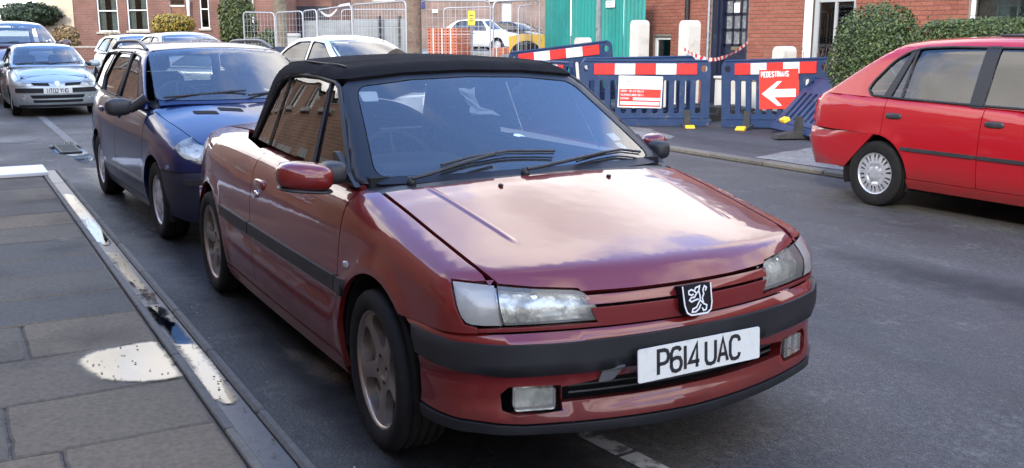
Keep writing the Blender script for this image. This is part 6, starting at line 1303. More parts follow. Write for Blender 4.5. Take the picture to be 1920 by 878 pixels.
# ------------------------------------------------------------------ road work barriers
M_blue_pl = mat('blue_barrier_plastic', (.008, .028, .085), .45, noise=[(4, (.025, .048, .10), .45, .8), (9, (.10, .095, .09), .56, .80)]); M_foot = mat('recycled_rubber', (.03, .029, .027), .85, noise=(10, (.07, .065, .055), .45, .8)); M_yel = mat('yellow_end', (.75, .46, .02), .5)
M_refred = mat('reflective_red', (.72, .03, .02), .4, noise=(18, (.6, .02, .02), .4, .7)); M_refwhite = mat('reflective_white', (.70, .71, .70), .4, noise=(12, (.6, .6, .58), .4, .7))
def barrier(label, p0, p1, h=1.0, feet=(.3, 1.7), tilt=0.0, board=True, base=.05, flip=False, group='blue plastic road work barriers', L=None):
    p0, p1 = Vector(p0), Vector(p1); d = p1-p0; L = L or math.hypot(d.x, d.y); ex = Vector((d.x, d.y, 0)).normalized(); nz = Vector((ex.y, -ex.x, 0))
    t = thing('road_barrier', label, 'barrier', group=group); slope = math.atan2(d.z, math.hypot(d.x, d.y))
    M = Matrix.Translation((p0.x, p0.y, base+p0.z)) @ Matrix((ex, Vector((0, 0, 1)), nz)).transposed().to_4x4() @ Matrix.Rotation(slope, 4, 'Z') @ Matrix.Rotation(tilt, 4, 'X'); t.matrix_world = M
    out = rounded([(0, 0), (L*.30, 0), (L*.33, .0), (L, 0), (L, h*.93), (L-.05, h), (.05, h), (0, h*.93)], [.02, 0, 0, .02, .03, .03, .03, .03], 3)
    hs = []; n = int((L-.16)/.165)
    for i in range(n): x = .08+.02+(L-.2)*(i+.5)/n; hs.append(rounded([(x-.042, .20), (x+.042, .20), (x+.042, h*.70), (x-.042, h*.70)], .035, 3))
    for x in (.10, L-.10): hs.append([(x+.055*math.cos(2*PI*k/12), h*.87+.055*math.sin(2*PI*k/12)) for k in range(12)])
    fr = MB(); tri, V = tri2d(out, hs); V = list(map(tuple, V)); th = .022; nb = len(out); fr.add([(*v, th) for v in V], tri); fr.add([(*v, -th) for v in V], [q[::-1] for q in tri]); b = 0
    for l in [out]+hs:
        k = len(l); s = 1 if area2(l) > 0 else -1; fr.add([(*p, th) for p in l]+[(*p, -th) for p in l], [((i, k+i, k+(i+1) % k, (i+1) % k))[::s] if l is out else ((i, (i+1) % k, k+(i+1) % k, k+i))[::s] for i in range(k)])
    fr.box((L/2, h-.012, 0), (L-.12, .035, .07), bev=.012); fr.box((L/2, .135, 0), (L-.04, .05, .062), bev=.012); fr.build('barrier_frame', M_blue_pl, t)
    if board:
        x0, x1 = .22, L-.22
        for i in range(5):
            bb = MB(); a = x0+(x1-x0)*i/5; bb.box((a+(x1-x0)/10, h*.865, .032), ((x1-x0)/5-.004, h*.165, .016), bev=.003); bb.build('red_reflector' if i % 2 == 0 else 'white_reflector', M_refred if i % 2 == 0 else M_refwhite, t)
    for x in feet:
        fb = MB(); fb.prism([(-.36, 0), (.36, 0), (.34, .05), (.10, .09), (-.10, .09), (-.34, .05)], -.10, .10, Matrix.Translation((x, -base-p0.z*0, 0)) @ Matrix.Rotation(-tilt, 4, 'X') @ Matrix.Rotation(R(90), 4, 'Y')); fb.prism([(-.06, .08), (.06, .08), (.03, .30), (-.03, .30)], -.05, .05, Matrix.Translation((x, -base, 0)) @ Matrix.Rotation(-tilt, 4, 'X') @ Matrix.Rotation(R(90), 4, 'Y'))
        f = fb.build('barrier_foot', M_foot, t); yb = MB(); yb.box((x, .045-base, .33), (.15, .06, .10), rot=Matrix.Rotation(R(25)-tilt, 3, 'X'), bev=.01); yb.build('yellow_end', M_yel, f)
    return t, M
B1, M1 = barrier('blue barrier carrying the white and red information sign', (-9.93, 6.66, .0), (-8.89, 8.45, .0), feet=(1.72,), h=1.04)
B2, M2 = barrier('blue barrier carrying the red pedestrians sign', (-8.62, 8.49, .0), (-7.13, 9.30, .07), feet=(.42,), h=1.04)
barrier('second blue barrier standing close behind the one with the information sign', (-10.30, 6.95, .02), (-9.60, 8.75, .05), h=1.04, feet=(.4, 1.5), board=False)
barrier('blue barrier standing end on beside the convertible roof', (-11.6, 6.75, 0), (-10.2, 6.68, 0), h=1.0, feet=(.4,))
barrier('raised blue barrier in front of the green hoarding, sloping up to the right', (-12.43, 6.88, .17), (-10.6, 7.86, .40), h=1.0, feet=(), base=.0)
m_ = MB(); blob(m_, (-11.5, 7.4, .06), (2.9, 1.5, .62), 2.2, Matrix.Rotation(R(28), 3, 'Z')); tag(m_.build('spoil_heap', M_dirt), 'low heap of earth under the raised blue barrier', 'earth heap')
barrier('blue barrier fallen over against the bumper of the red hatchback', (-7.62, 8.55, .06), (-6.35, 8.12, .05), h=1.0, feet=(.95,), tilt=R(-42), board=False, L=1.5)
M_signred = mat('sign_red', (.70, .035, .02), .45, noise=(10, (.6, .03, .02), .45, .75))
def on(M, x, y, z=.045): return M @ Matrix.Translation((x, y, z))
# information sign
def sign(label, M, w, h, m): s = MB(); s.prism([(0, 0), (w, 0), (w, h), (0, h)], -.004, 0, M); return tag(s.build('site_sign', m), label, 'sign')
MS = on(M1, .60, .30) @ Matrix.Rotation(R(-1.5), 4, 'Z'); s1 = sign('white and red information sign hung on the blue barrier', MS, .70, .50, M_twhite)
q = MB(); q.prism([(.015, .02), (.68, .02), (.68, .295), (.015, .295)], .0005, .0015, MS); q.build('red_field', M_signred, s1)
q = MB(); write(q, 'SORRY FOR ANY DELAY', .030, MS @ Matrix.Translation((.04, .245, 0)), aspect=.5, th=.003); write(q, 'TELEPHONE 0800 1 88 1151', .030, MS @ Matrix.Translation((.04, .185, 0)), aspect=.42, th=.003); write(q, 'CUSTOMER', .026, MS @ Matrix.Translation((.04, .13, 0)), aspect=.45, th=.003)
q.prism([(.24, .118), (.67, .118), (.67, .16), (.24, .16)], .002, .003, MS); q.prism([(.04, .045), (.665, .045), (.665, .095), (.04, .095)], .002, .003, MS); q.build('white_print', M_twhite, s1)
q = MB(); write(q, 'GREVAL', .045, MS @ Matrix.Translation((.12, .39, 0)), aspect=.5, th=.002, w=.006); q.build('grey_print', mat('grey_ink', (.18, .2, .2), .6), s1)
# pedestrians sign
MS = on(M2, .62, .28) @ Matrix.Rotation(R(1), 4, 'Z'); s2 = sign('red pedestrians sign with a white arrow pointing left', MS, .60, .60, M_signred); q = MB()
write(q, 'PEDESTRIANS', .075, MS @ Matrix.Translation((.035, .49, 0)), aspect=.36, w=.015, gapx=.18, th=.002); q.prism([(.04, .235), (.28, .42), (.35, .42), (.23, .30), (.56, .30), (.56, .18), (.23, .18), (.35, .05), (.28, .05)], .0005, .002, MS); q.build('white_print', M_twhite, s2)
# ------------------------------------------------------------------ clipped hedges
def leaf_mat(name, a, b, c):
    m = bpy.data.materials.new(name); m.use_nodes = True; t = m.node_tree; p = t.nodes['Principled BSDF']; p.inputs['Roughness'].default_value = .5
    g = t.nodes.new('ShaderNodeNewGeometry'); r = t.nodes.new('ShaderNodeValToRGB'); t.links.new(g.outputs['Random Per Island'], r.inputs[0]); e = r.color_ramp.elements; e[0].color = (*a, 1); e[1].color = (*c, 1); k = e.new(.55); k.color = (*b, 1); t.links.new(r.outputs[0], p.inputs['Base Color']); return m
M_privet = leaf_mat('privet_leaf', (.028, .05, .015), (.055, .09, .024), (.11, .14, .04)); M_stem = mat('woody_stem', (.09, .07, .05), .9)
def leaves(mb, pts, nrm, size, r, spread=.9, asp=.55):
    for p, n in zip(pts, nrm):
        d = Vector((r.gauss(0, 1), r.gauss(0, 1), r.gauss(0, 1))).normalized(); ax = (Vector(n)+d*spread).normalized(); t = ax.orthogonal().normalized(); a = r.random()*6.28; u = t*math.cos(a)+ax.cross(t)*math.sin(a); v = ax.cross(u); s = size*(.6+.8*r.random()); P = Vector(p)
        mb.add([P-u*s, P+v*s*asp+ax*s*.12, P+u*s, P-v*s*asp+ax*s*.12], [(0, 1, 2, 3)])
def bush(name, label, c, dims, n, size, m, cat='bush', p=2.3, seed=1, shell=.35, core=(.022, .034, .012), lump=.12, group=None):
    r = random.Random(seed); t = thing(name, label, cat, (c[0], c[1], 0), group=group); mb = MB(); pts = []; ns = []; e = 2/p; ph = [r.random()*6.28 for _ in range(6)]
    for i in range(n):
        z = r.uniform(-1, 1); a = r.random()*6.28; b = math.asin(z); q = lambda v: math.copysign(abs(v)**e, v); d = Vector((q(math.cos(b))*q(math.cos(a)), q(math.cos(b))*q(math.sin(a)), q(math.sin(b))))
        l = 1+lump*(math.sin(3*a+ph[0]+2*b)*.5+math.sin(7*a+ph[1]-4*b)*.3+math.sin(9*b+ph[2]+3*a)*.3); k = l*(1-shell*r.random()**2)*(1+(.07*r.random() if r.random() < .06 else 0)); nn = Vector((d.x/dims[0], d.y/dims[1], d.z/dims[2])).normalized()
        pts.append((d.x*dims[0]/2*k, d.y*dims[1]/2*k, c[2]+d.z*dims[2]/2*k)); ns.append(nn)
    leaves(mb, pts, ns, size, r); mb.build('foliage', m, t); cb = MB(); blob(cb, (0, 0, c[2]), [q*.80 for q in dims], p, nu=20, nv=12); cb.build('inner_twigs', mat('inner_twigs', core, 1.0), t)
    sb = MB(); sb.tube([(0, 0, 0), (0, 0, c[2])], [.05, .03], 6); sb.build('stem', M_stem, t); return t
bush('clipped_bush', 'large round clipped green bush at the end of the hedge', (-6.32, 9.25, 1.10), (1.20, 1.30, 1.62), 17000, .022, M_privet, seed=3, p=2.2, lump=.07)
bush('garden_hedge', 'long clipped green hedge behind the red hatchback', (-2.4, 9.25, .98), (6.4, .95, 1.42), 34000, .023, M_privet, 'hedge', p=7, seed=4, shell=.25, lump=.03)
# ------------------------------------------------------------------ across the junction
def FM(u, D): return at_front(u, D)
def su(u0, u1, D): return (u1-u0)/F_PX*D
def zv(v, D): return CAM[2]+(63.66-v)/F_PX*D*1.02
D = 46.0
def O(k, u0, u1, v0, v1, base, **o): return (k, su(base, u0, D), su(base, u1, D), zv(v1, D), zv(v0, D), o)
b0 = 163
fh = house('brick_house', 'red brick house with white sash windows behind the silver blue hatchback', FM(b0, D), su(b0, 545, D), 5.2,
  [O('window', 205, 243, -12, 60, b0), O('window', 260, 298, -12, 58, b0), O('door', 338, 366, 0, 110, b0, fan=1), O('window', 393, 410, -12, 54, b0, curtain=False), ('window', .9, 2.0, 3.5, 4.8, {}), ('window', 4.2, 5.3, 3.5, 4.8, {})], M_brick_far, roof=(1.7, .3))
fb = MB(); fb.tube([(su(b0, 491, D), 0, .07), (su(b0, 491, D), 5.7, .07)], .05, 6); fb.build('drain_pipe', M_frame, fh)
fb = MB(); fb.tube([(su(b0, 375, D), 2.25, .2), (su(b0, 375, D), 3.0, .2)], [.05, .09], 6); fb.build('wall_lamp', M_frame, fh)
house('rendered_house', 'cream rendered gable end at the far left', FM(96, D+1.5), su(96, 162, D+1.5)*1.0, 4.6, [], M_render, roof=(1.5, .2))
fb = MB(); p = pix(150, 60, D+.8); fb.tube([(p.x, p.y, 0), (p.x, p.y, 4.6)], .10, 8); fb = tag(fb.build('drain_pipe', mat('cream_pipe', (.62, .56, .42), .6)), 'cream drain pipe between the rendered gable and the brick house', 'drain pipe')
gar = house('garage', 'brick building with a dark wide shutter behind the street tree', FM(545, D+3), su(545, 632, D+3), 3.6, [('none', 0, 0, 0, 0, {})], M_brick_far, roof=None)
g2 = MB(); w_ = su(545, 630, D+3)
for k in range(14): g2.box((w_/2, .12+.20*k, .03), (w_*.94, .19, .04), bev=.01)
g2.build('shutter', mat('dark_shutter', (.022, .022, .03), .5), gar)
M_white_far = M_frame; D2 = 58
pw = house('brick_building', 'long pale brick building behind the mesh fence', FM(630, D2), su(630, 1060, D2), 6.0, [('door', su(630, 943, D2), su(630, 960, D2), zv(100, D2), zv(-10, D2), dict(m=M_frame)), ('window', 9.2, 10.4, 3.4, 4.8, {}), ('window', 2.5, 3.7, 3.4, 4.8, {})], M_brick_pale, roof=(2.2, .3))
q = MB(); q.box((su(630, 793, D2), zv(9, D2), .05), (su(785, 803, D2), su(0, 20, D2), .05)); q.build('blue_sign', mat('blue_sign', (.02, .03, .16), .5), pw)
q = MB(); q.box((su(630, 821, D2), zv(24, D2), .05), (su(816, 826, D2), su(0, 6, D2), .05)); q.build('white_sign', M_frame, pw)
# low brick wall, shrubs and conifers of the front gardens
D3 = 41.5; q = MB(); Lw = su(60, 560, D3); Mw = FM(60, D3)
lw = thing('garden_wall', 'low red brick wall along the far side of the junction', 'garden wall'); lw.matrix_world = Mw
q.prism([(0, -.05), (Lw, -.05), (Lw, .92), (0, .92)], -.22, 0); o = q.build('wall', M_brick_far, lw); uvwall(o)
q = MB()
for k in range(int(Lw/.45)): q.box((.225+k*.45, .955, -.11), (.44, .07, .28), bev=.01)
q = q.build('coping', M_stone, lw); q['kind'] = 'stuff'
pvm = MB(); p = FM(-60, D3-1.8); pvm.add([p @ Vector(v) for v in ((0, .04, 1.7), (18, .04, 1.7), (18, .04, -3.5), (0, .04, -3.5))], [(0, 1, 2, 3)]); pvm.build('pavement', M_conc)['kind'] = 'structure'
M_con = leaf_mat('conifer_leaf', (.012, .028, .012), (.025, .05, .02), (.05, .075, .03)); M_gold = leaf_mat('golden_leaf', (.16, .11, .015), (.30, .21, .03), (.42, .32, .06)); M_olive = leaf_mat('olive_leaf', (.03, .045, .012), (.06, .08, .02), (.11, .12, .03)); M_ochre = leaf_mat('dry_twig_leaf', (.16, .10, .04), (.24, .16, .07), (.32, .22, .10))
def far_bush(name, label, u, v0, v1, wpx, D, m, n=2600, size=.09, **k):
    p = pix(u, 60, D); z0, z1 = max(zv(v1, D), 0), zv(v0, D); w = su(0, wpx, D); return bush(name, label, (p.x, p.y, (z0+z1)/2), (w, w, z1-z0), n, size, m, seed=int(u), **k)
far_bush('dark_evergreen', 'dark spreading evergreen against the sky at the far left', 58, 10, 52, 100, 47, M_con, 5200, .08, cat='tree', p=2.0, lump=.22)
far_bush('dry_shrub', 'ochre dry shrub in front of the cream gable', 124, 50, 95, 44, 42.5, M_ochre, 2600, .06, lump=.2)
far_bush('golden_bush', 'golden yellow clipped bush below the sash windows', 324, 29, 66, 76, 43, M_gold, 2600, .06)
far_bush('conifer_bush', 'tall rounded olive conifer left of the mesh fence', 446, -8, 100, 66, 43, M_olive, 4200, .07, cat='conifer', p=2.4)
far_bush('small_shrub', 'low green shrub behind the mesh fence', 505, 56, 100, 44, 36, M_olive, 1500, .06)
far_bush('bare_shrub', 'thin brown shrub under the first sash window', 212, 60, 92, 40, 42.6, M_ochre, 500, .05, shell=.9)
gp = MB(); p = pix(482, 80, 38); gp.box((p.x, p.y, .55), (.5, .5, 1.1), bev=.02); tag(gp.build('brick_pier', M_brick), 'brick gate pier behind the mesh fence', 'gate pier')
# street trees: pollarded trunks, limbs and bare twigs above the frame
M_bark = mat('tree_bark', (.17, .14, .10), .95, noise=[(5, (.24, .22, .16), .4, .7), (18, (.08, .06, .045), .5, .75)], bump=(16, .8, .03)); M_bark2 = mat('red_brown_bark', (.17, .115, .085), .95, noise=[(3, (.20, .18, .12), .45, .65), (16, (.09, .06, .05), .5, .75)], bump=(14, .9, .03))
def tree(label, u, D, wpx, m, fork, h=7.5, seed=1):
    p = pix(u, 80, D); r = random.Random(seed); t = thing('street_tree', label, 'tree', (p.x, p.y, 0)); w = su(0, wpx, D)/2; mb = MB(); mb.tube([(0, 0, -.1), (.0, .0, .25), (.02, 0, 1.2), (0, .02, fork*.8), (0, 0, fork)], [w*1.6, w*1.12, w, w*.95, w*1.05], 14); mb.build('trunk', m, t)
    for k in range(5):
        a = 6.28*k/5+r.random(); q = [Vector((0, 0, fork-.1))]; 
        for s in range(5): q.append(q[-1]+Vector((math.cos(a)*.32+r.gauss(0, .08), math.sin(a)*.32+r.gauss(0, .08), (h-fork)/5)))
        lb = MB(); lb.tube(q, [w*.62, w*.5, w*.4, w*.28, w*.18, w*.1], 8); lo = lb.build('limb', m, t); tb = MB()
        for s in range(26):
            b = q[1+s % 5]; e = b+Vector((r.gauss(0, .5), r.gauss(0, .5), .5+.6*r.random())); tb.tube([b, (b+e)/2+Vector((r.gauss(0, .08), r.gauss(0, .08), .05)), e], [.02, .012, .005], 4)
        tb = tb.build('twigs', m, lo); tb['kind'] = 'stuff'
    return t
tree('pale street tree trunk standing behind the silver saloon', 527, 29, 23, M_bark, 2.35, seed=2)
tree('thick street tree trunk rising above the convertible roof', 776, 18.2, 27, M_bark2, 3.4, seed=5)
# ------------------------------------------------------------------ mesh fence panels
M_fence = mat('galvanised_fence', (.40, .41, .42), .5, metal=.4)
def mesh_panel(label, u0, u1, v0, v1, D0, D1, zb=.1):
    a, b = pix(u0, v0, D0), pix(u1, v1, D1); d = Vector((b.x-a.x, b.y-a.y, 0)); L = d.length; ex = d.normalized(); ha, hb = a.z, b.z
    t = thing('mesh_fence_panel', label, 'fence panel', (a.x, a.y, 0), math.atan2(d.y, d.x), 'wire mesh fence panels round the building site')
    def top(x): return ha+(hb-ha)*x/L
    mb = MB(); r = .018; mb.tube([(0, 0, zb), (0, 0, ha-.09), (.03, 0, ha-.02), (.10, 0, top(.1)), (L/2, 0, top(L/2)), (L-.10, 0, top(L-.1)), (L-.03, 0, hb-.02), (L, 0, hb-.09), (L, 0, zb)], r, 6); mb.tube([(0, 0, zb+.15), (L, 0, zb+.15)], r*.8, 6); mb.build('tube_frame', M_fence, t)
    wb = MB(); n = max(3, int(L/.10)); w = .005
    for i in range(1, n): x = L*i/n; wb.box((x, 0, (zb+.15+top(x))/2), (w, w, top(x)-zb-.15))
    for k in range(1, 12): z = zb+.15+(min(ha, hb)-zb-.15)*k/12; wb.box((L/2, 0.004, z), (L, w, w))
    wb = wb.build('wire_mesh', M_fence, t); wb['kind'] = 'stuff'
    fb = MB(); fb.box((0, 0, .07), (.30, .24, .14), bev=.03); fb.box((L, 0, .07), (.30, .24, .14), bev=.03); fb.build('ballast_block', M_conc, t); return t
mesh_panel('mesh fence panel left of the pale tree trunk', 456, 514, 23, 24, 24, 23.6)
mesh_panel('mesh fence panel across the pale tree trunk', 517, 567, 24, 21, 23.5, 23)
mesh_panel('narrow mesh fence panel right of the pale tree trunk', 568, 593, 21, 18, 22.9, 22.5)
mesh_panel('mesh fence panel with a dipped white tape above the silver saloon', 595, 659, 19, 10, 22, 20.5)
mesh_panel('tall mesh fence panel above the silver saloon bonnet', 661, 761, 9, 2, 20.4, 19)
mesh_panel('mesh fence panel further back behind the silver saloon', 640, 762, 18, 18, 26, 26)
mesh_panel('mesh fence panel in front of the stacked bricks', 788, 919, 1, 2, 18.4, 18.6)
mesh_panel('mesh fence panel with a bent corner beside the yellow car', 925, 1012, 3, 0, 18.8, 19.4)
mesh_panel('small mesh fence panel in front of the dark cars', 972, 996, 12, 9, 26, 26.5)
mesh_panel('mesh fence panel behind the brick stacks', 832, 925, 15, 13, 27, 27)
tp = MB(); A, B_ = pix(598, 20, 22), pix(656, 10, 20.6); n = 14; vs = []
for i in range(n+1): t = i/n; q = A.lerp(B_, t)-Vector((0, 0, .17*math.sin(PI*min(1, t*1.5)) if t < .66 else 0)); vs += [q, q+Vector((0, 0, .05))]
tp.add(vs, [(2*i, 2*i+2, 2*i+3, 2*i+1) for i in range(n)]); tag(tp.build('white_tape', M_twhite), 'white tape sagging along the top of the mesh fence', 'tape')
# grey site boards behind the fence
M_board = mat('grey_board', (.26, .28, .28), .7, noise=(2, (.20, .21, .21), .4, .7))
for u0, u1, v, Dd, lb in ((570, 596, 39, 30, 'grey corrugated site board at the left of the row'), (597, 657, 38, 29.5, 'grey site board behind the silver saloon roof'), (658, 709, 36, 29, 'grey site board left of the dark posts'), (714, 747, 36, 28.5, 'grey site board between the two dark posts'), (751, 768, 36, 28, 'narrow grey site board beside the thick tree trunk')):
    a, b = pix(u0, v, Dd), pix(u1, v, Dd); q = MB(); d = Vector((b.x-a.x, b.y-a.y, 0)); rz = math.atan2(d.y, d.x); q.box(((a.x+b.x)/2, (a.y+b.y)/2, a.z/2), (d.length, .04, a.z), rz=rz, bev=.006)
    for k in range(int(a.z/.18)): q.box(((a.x+b.x)/2, (a.y+b.y)/2, .09+.18*k), (d.length-.03, .055, .012), rz=rz)
    tag(q.build('site_board', M_board), lb, 'board', 'grey boards of the building site')
for u in (711, 749): p = pix(u, 36, 28.3); q = MB(); q.box((p.x, p.y, 1.0), (.07, .07, 2.0)); tag(q.build('board_post', M_pipe), 'dark post between grey site boards, %s' % ('left of the pair' if u == 711 else 'right of the pair'), 'post', 'dark posts of the grey boards')
for u, w in ((724, 0), (741, 1)):
    p = pix(u+4, 84, 24); q = MB(); q.box((p.x, p.y, .55), (.50, .40, .75), rz=.5, bev=.08); q.box((p.x, p.y, .09), (.60, .5, .18), rz=.5, bev=.03); br = q.build('traffic_drum', mat('orange_plastic', (.60, .09, .04), .5) if w == 0 else bpy.data.materials['orange_plastic']); tag(br, 'orange site drum with a black lamp, %s of the silver saloon' % ('nearer the roof' if w == 0 else 'nearer the tree trunk'), 'drum', 'orange drums by the fence')
    q = MB(); q.lathe([(.925, .0), (.925, .06), (1.15, .09), (1.2, .05), (1.2, 0)], (p.x, p.y, 0), 'z', 10); q.build('lamp', M_trim, br)
# bricks on pallets: perforated bricks seen end on, wrapped in bands
M_brick_new = rand_mat('new_brick', (.52, .17, .09), (.44, .13, .07), .85); M_strap = mat('pale_strap', (.6, .58, .5), .5)
def brick_stack(label, u, D, cols, rows, rz, depth=4, bw=.11, bh=.075, holes=True):
    p = pix(u, 90, D); t = thing('brick_stack', label, 'brick stack', (p.x, p.y, 0), rz, 'bricks stacked on pallets'); mb = MB(); db = MB()
    for r_ in range(rows):
        for c in range(cols):
            for d_ in range(depth):
                if 0 < d_ < depth-1 and 0 < c < cols-1 and r_ < rows-1: continue
                mb.box((c*bw, d_*.22, .14+bh/2+r_*bh), (bw-.007, .214, bh-.006))
            if holes: db.box((c*bw, -.108, .14+bh/2+r_*bh), (.042, .004, .030))
    o = mb.build('bricks', M_brick_new, t); o['kind'] = 'stuff'
    if holes: o2 = db.build('brick_holes', M_black, t); o2['kind'] = 'stuff'
    for f in (.16, .5, .84): q = MB(); x = f*(cols-1)*bw; q.box((x, -.113, .14+rows*bh/2), (.03, .006, rows*bh)); q.box((x, .33, .145+rows*bh), (.03, .9, .006)); q.build('strap', M_strap, t)
    q = MB(); 
    for k in range(4): q.box(((cols-1)*bw/2, -.05+.28*k, .06), (cols*bw, .10, .12))
    q.build('pallet', M_wood, t); return t
RZF = math.atan2(RT[1], RT[0])
brick_stack('large stack of perforated red bricks below the yellow sign', 809, 26, 8, 20, RZF-.45)
brick_stack('low stack of red bricks in front of the white hatchback', 868, 24.5, 11, 9, RZF, depth=4)
brick_stack('stack of plain red bricks left of the yellow car', 926, 28, 6, 13, RZF-.1, holes=False)
p = pix(884, 34, 25.6); q = MB(); q.box((p.x, p.y, 1.0), (.05, .05, 2.0)); Ms = Matrix.Translation(pix(884, 34, 25.5)) @ facing(-FH[0], -FH[1]); q2 = MB(); q2.prism([(-.09, -.18), (.09, -.18), (.09, .18), (-.09, .18)], 0, .006, Ms)
sp_o = q.build('sign_post', M_galv); tag(sp_o, 'yellow notice on a post above the stacked bricks', 'sign'); q2.build('yellow_notice', mat('yellow_sign', (.80, .62, .03), .5), sp_o); q3 = MB(); 
for k in range(3): q3.box(pix(884, 29+k*5, 25.48), (.10, .01, .015), rz=RZF)
q3.build('notice_print', M_ink, sp_o)
# bagged rubble and sacks
def sack(label, u, v, D, dims, m, name='rubble_sack'): p = pix(u, v, D); q = MB(); blob(q, (p.x, p.y, dims[2]/2), dims, 3.2, Matrix.Rotation(RZF, 3, 'Z')); return tag(q.build(name, m), label, 'sack')
sack('pale grey builders sack right of the thick tree trunk', 796, 90, 20.5, (.40, .5, 1.12), mat('grey_sacking', (.35, .36, .38), .9, noise=(7, (.18, .18, .2), .45, .7)))
sack('dark grey builders sack beside the low brick stack', 952, 92, 21, (.52, .5, 1.08), mat('dark_sacking', (.12, .12, .11), .9, noise=(7, (.2, .2, .18), .45, .7)))
# dark bin and white box by the pale tree
p = pix(528, 92, 19.5); q = MB(); q.box((p.x, p.y, .62), (.24, .24, 1.05), rz=RZF, bev=.03); q.prism([(-.13, 0), (.13, 0), (.10, .10), (-.10, .10)], -.13, .13, Matrix.Translation((p.x, p.y, 1.15)) @ facing(-FH[0], -FH[1])); tag(q.build('litter_bin', mat('dark_blue_bin', (.02, .03, .07), .5)), 'dark blue litter bin left of the silver saloon', 'litter bin')
p = pix(549, 75, 31); q = MB(); q.box((p.x, p.y, .9), (.42, .3, 1.0), rz=RZF, bev=.02); q.box((p.x, p.y, 1.45), (.46, .34, .12), rz=RZF, bev=.03); tag(q.build('electric_cabinet', mat('cabinet_grey', (.40, .41, .40), .6)), 'grey cabinet with a white lid behind the litter bin', 'cabinet')
# ------------------------------------------------------------------ parked cars further off
def variant(base, **k): d = dict(base); d.update(detail=0, lamps=base.get('lamps', [])); d.update(k); return d
X = -2.62
saloon = dict(paint=paint('pale_silver_paint', (.56, .58, .60), rough=.36, metal=.5), plan=[(X-.95, .66), (X-.5, .80), (X, .85), (-1, .865), (0, .855), (.4, .81), (.7, .70), (.85, .58)], prof=PROF, top=[(X-1.0, 1.0), (X-.4, 1.04), (-.9, 1.02), (-.4, .985), (-.1, .94), (.4, .84), (.75, .72)], crown=.06, belt=[(X-.9, .965), (-1.4, .955), (-.4, .93)],
  xr=X, rw=.305, arch=.35, nose=(.86, .32), tail=(X-1.0, .2), sill=(.25, .18), doors=[-.36, -1.42, X+.25], bumper_top=.55, wing_front=.52, wing_top=.76, hood_side=[(-.42, .73), (0, .71), (.45, .66)], hood_front=[(.60, .745), (.35, .715), (0, .71)], lamps=[('headlamp', F_([(.68, .74), (.40, .70), (.40, .60), (.70, .62)]), M_lens, M_refl)], front_bits=[('grille', F_([(-.33, .58), (.33, .58), (.36, .69), (-.36, .69)]), M_black, .004, 0)], plate=('DK54 LTO', .45, .90),
  g_side=(.97, .46), g_plan=[(X-.4, .70), (X, .765), (-1.4, .79), (-.4, .77)], roof=[(X-.35, 1.15), (X, 1.34), (-2.1, 1.425), (-1.6, 1.432), (-1.3, 1.40), (-1.1, 1.34)], screen=(-.30, 2.0, .35), g_tail=(X-.42, 1.6, .25),
  screen_out=[(-.70, .99), (.70, .99), (.57, 1.34), (0, 1.375), (-.57, 1.34)], frame=[(-.44, .945), (-1.17, 1.325), (-1.24, 1.36)], header=[(-1.24, .56), (-1.17, .3), (-1.16, 0), (-1.17, -.3), (-1.24, -.56)],
  windows=[('front_window', [(-.76, .965), (-1.27, 1.30), (-1.62, 1.33), (-1.62, .98)], .03), ('rear_window', [(-1.70, .98), (-1.70, 1.33), (-2.1, 1.32), (-2.42, 1.20), (-2.68, 1.02)], .04)], upper=[(-.44, .94), (-1.20, 1.33), (-1.26, 1.365), (-1.7, 1.38), (-2.2, 1.365), (-2.55, 1.24), (-2.92, .985), (-1.6, .96)], roof_out=[(-1.18, 0), (-1.19, .3), (-1.26, .56), (-1.7, .60), (-2.25, .57), (-2.36, .3), (-2.38, 0)],
  backlight=[(-.55, 1.02), (.55, 1.02), (.50, 1.27), (-.50, 1.27)], back_out=[(-.66, .985), (.66, .985), (.57, 1.31), (-.57, 1.31)], deck=[(X-.40, -.62), (X-.44, 0), (X-.40, .62), (X-.85, .60), (X-.88, 0), (X-.85, -.60)],
  track=1.5, rr=.2, tw=.2, wheel='oval', mirror=(-.66, .96, 1.02, .15, .22, .14), mirror_mat=M_trim)
def put(sp, label, u, D, yaw, sc=1.0, name='parked_car', up=0.0, **k):
    p = pix(u, 90, D); o = make_car(sp, label, loc=(p.x, p.y, up), rz=yaw, name=name, **k); o.scale = (sc,)*3; return o
put(dict(saloon, detail=1), 'pale silver saloon facing us behind the black convertible roof', 752, 16.2, R(12), 1.03)
put(variant(small, paint=paint('pale_blue_paint', (.30, .38, .46), metal=.5)), 'pale blue hatchback roof seen just over the roof of the dark blue estate, left one', 300, 24.5, R(8), 1.06)
put(variant(saloon, paint=paint('silver_blue_paint', (.36, .42, .50), metal=.5)), 'silver blue saloon roof seen just over the roof of the dark blue estate, right one', 392, 22.5, R(8), 1.08)
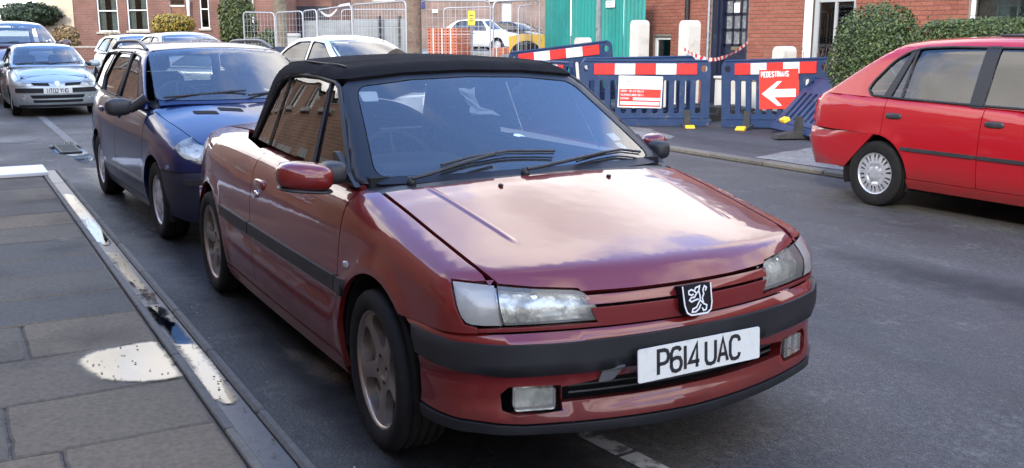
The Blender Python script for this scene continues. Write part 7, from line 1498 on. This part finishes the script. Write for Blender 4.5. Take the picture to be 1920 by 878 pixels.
pl_ = MB(); p = pix(950, 80, 49.5); pl_.box((p.x, p.y, .35), (9.5, 13.5, .70), rz=RZF, bev=.04); pl_ = pl_.build('raised_car_park', M_conc); pl_['kind'] = 'structure'
put(variant(hatch, paint=paint('white_car_paint', (.74, .75, .76), rough=.4, metal=0), strip=None), 'white hatchback parked side on behind the brick stacks', 950, 47, RZF-.55, 1.0, up=.71)
put(variant(saloon, paint=paint('dark_grey_paint', (.03, .032, .04), metal=.3)), 'dark grey saloon parked behind the white hatchback', 985, 53, RZF-.3, 1.0, up=.71)
put(variant(small, paint=paint('black_car_paint', (.012, .012, .016), metal=.1)), 'black hatchback half hidden by the green hoarding', 1008, 48.5, RZF-.7, 1.0, up=.71)
p = pix(986, 80, 27); dy = thing('site_dumper', 'yellow site dumper half hidden behind the blue barriers and the hoarding', 'dumper', (p.x, p.y, 0), RZF)
M_dump = mat('yellow_plant_paint', (.60, .36, .02), .5, noise=(5, (.40, .25, .03), .45, .8)); q = MB(); q.prism([(-.42, .85), (.55, .75), (.60, 1.47), (-.10, 1.50), (-.48, 1.42)], -.45, .45, Matrix.Rotation(R(90), 4, 'X')); q.build('skip_bucket', M_dump, dy)
q = MB(); q.box((.2, 0, .62), (1.5, .7, .25), bev=.05); q.build('chassis', M_dump, dy)
for x in (.0, 1.1):
    for y in (-.52, .52): q = MB(); q.lathe([(-.12, .0), (-.12, .25), (-.14, .40), (-.10, .46), (.10, .46), (.14, .40), (.12, .25), (.12, 0)], (x, y, .46 if x else .86), 'y', 24); q.build('wheel', M_tyre, dy)
put(variant(saloon, paint=paint('beige_silver_paint', (.42, .41, .37), metal=.3)), 'beige car bonnet with red lights between the blue estate and the silver saloon', 540, 21, R(60), .85)
# brown people carrier at the far left
van = variant(small, paint=paint('brown_van_paint', (.10, .045, .04), metal=.3), plate=('W318 HBO', .52, .81), front_bits=small['front_bits'][:2])
V = put(van, 'brown people carrier behind the silver blue hatchback at the far left', 40, 22.3, R(2), 1.0, name='parked_van'); V.scale = (1.22, 1.13, 1.27)
for o in list(bpy.data.objects):   # far brickwork lettering etc. need no further work
    pass
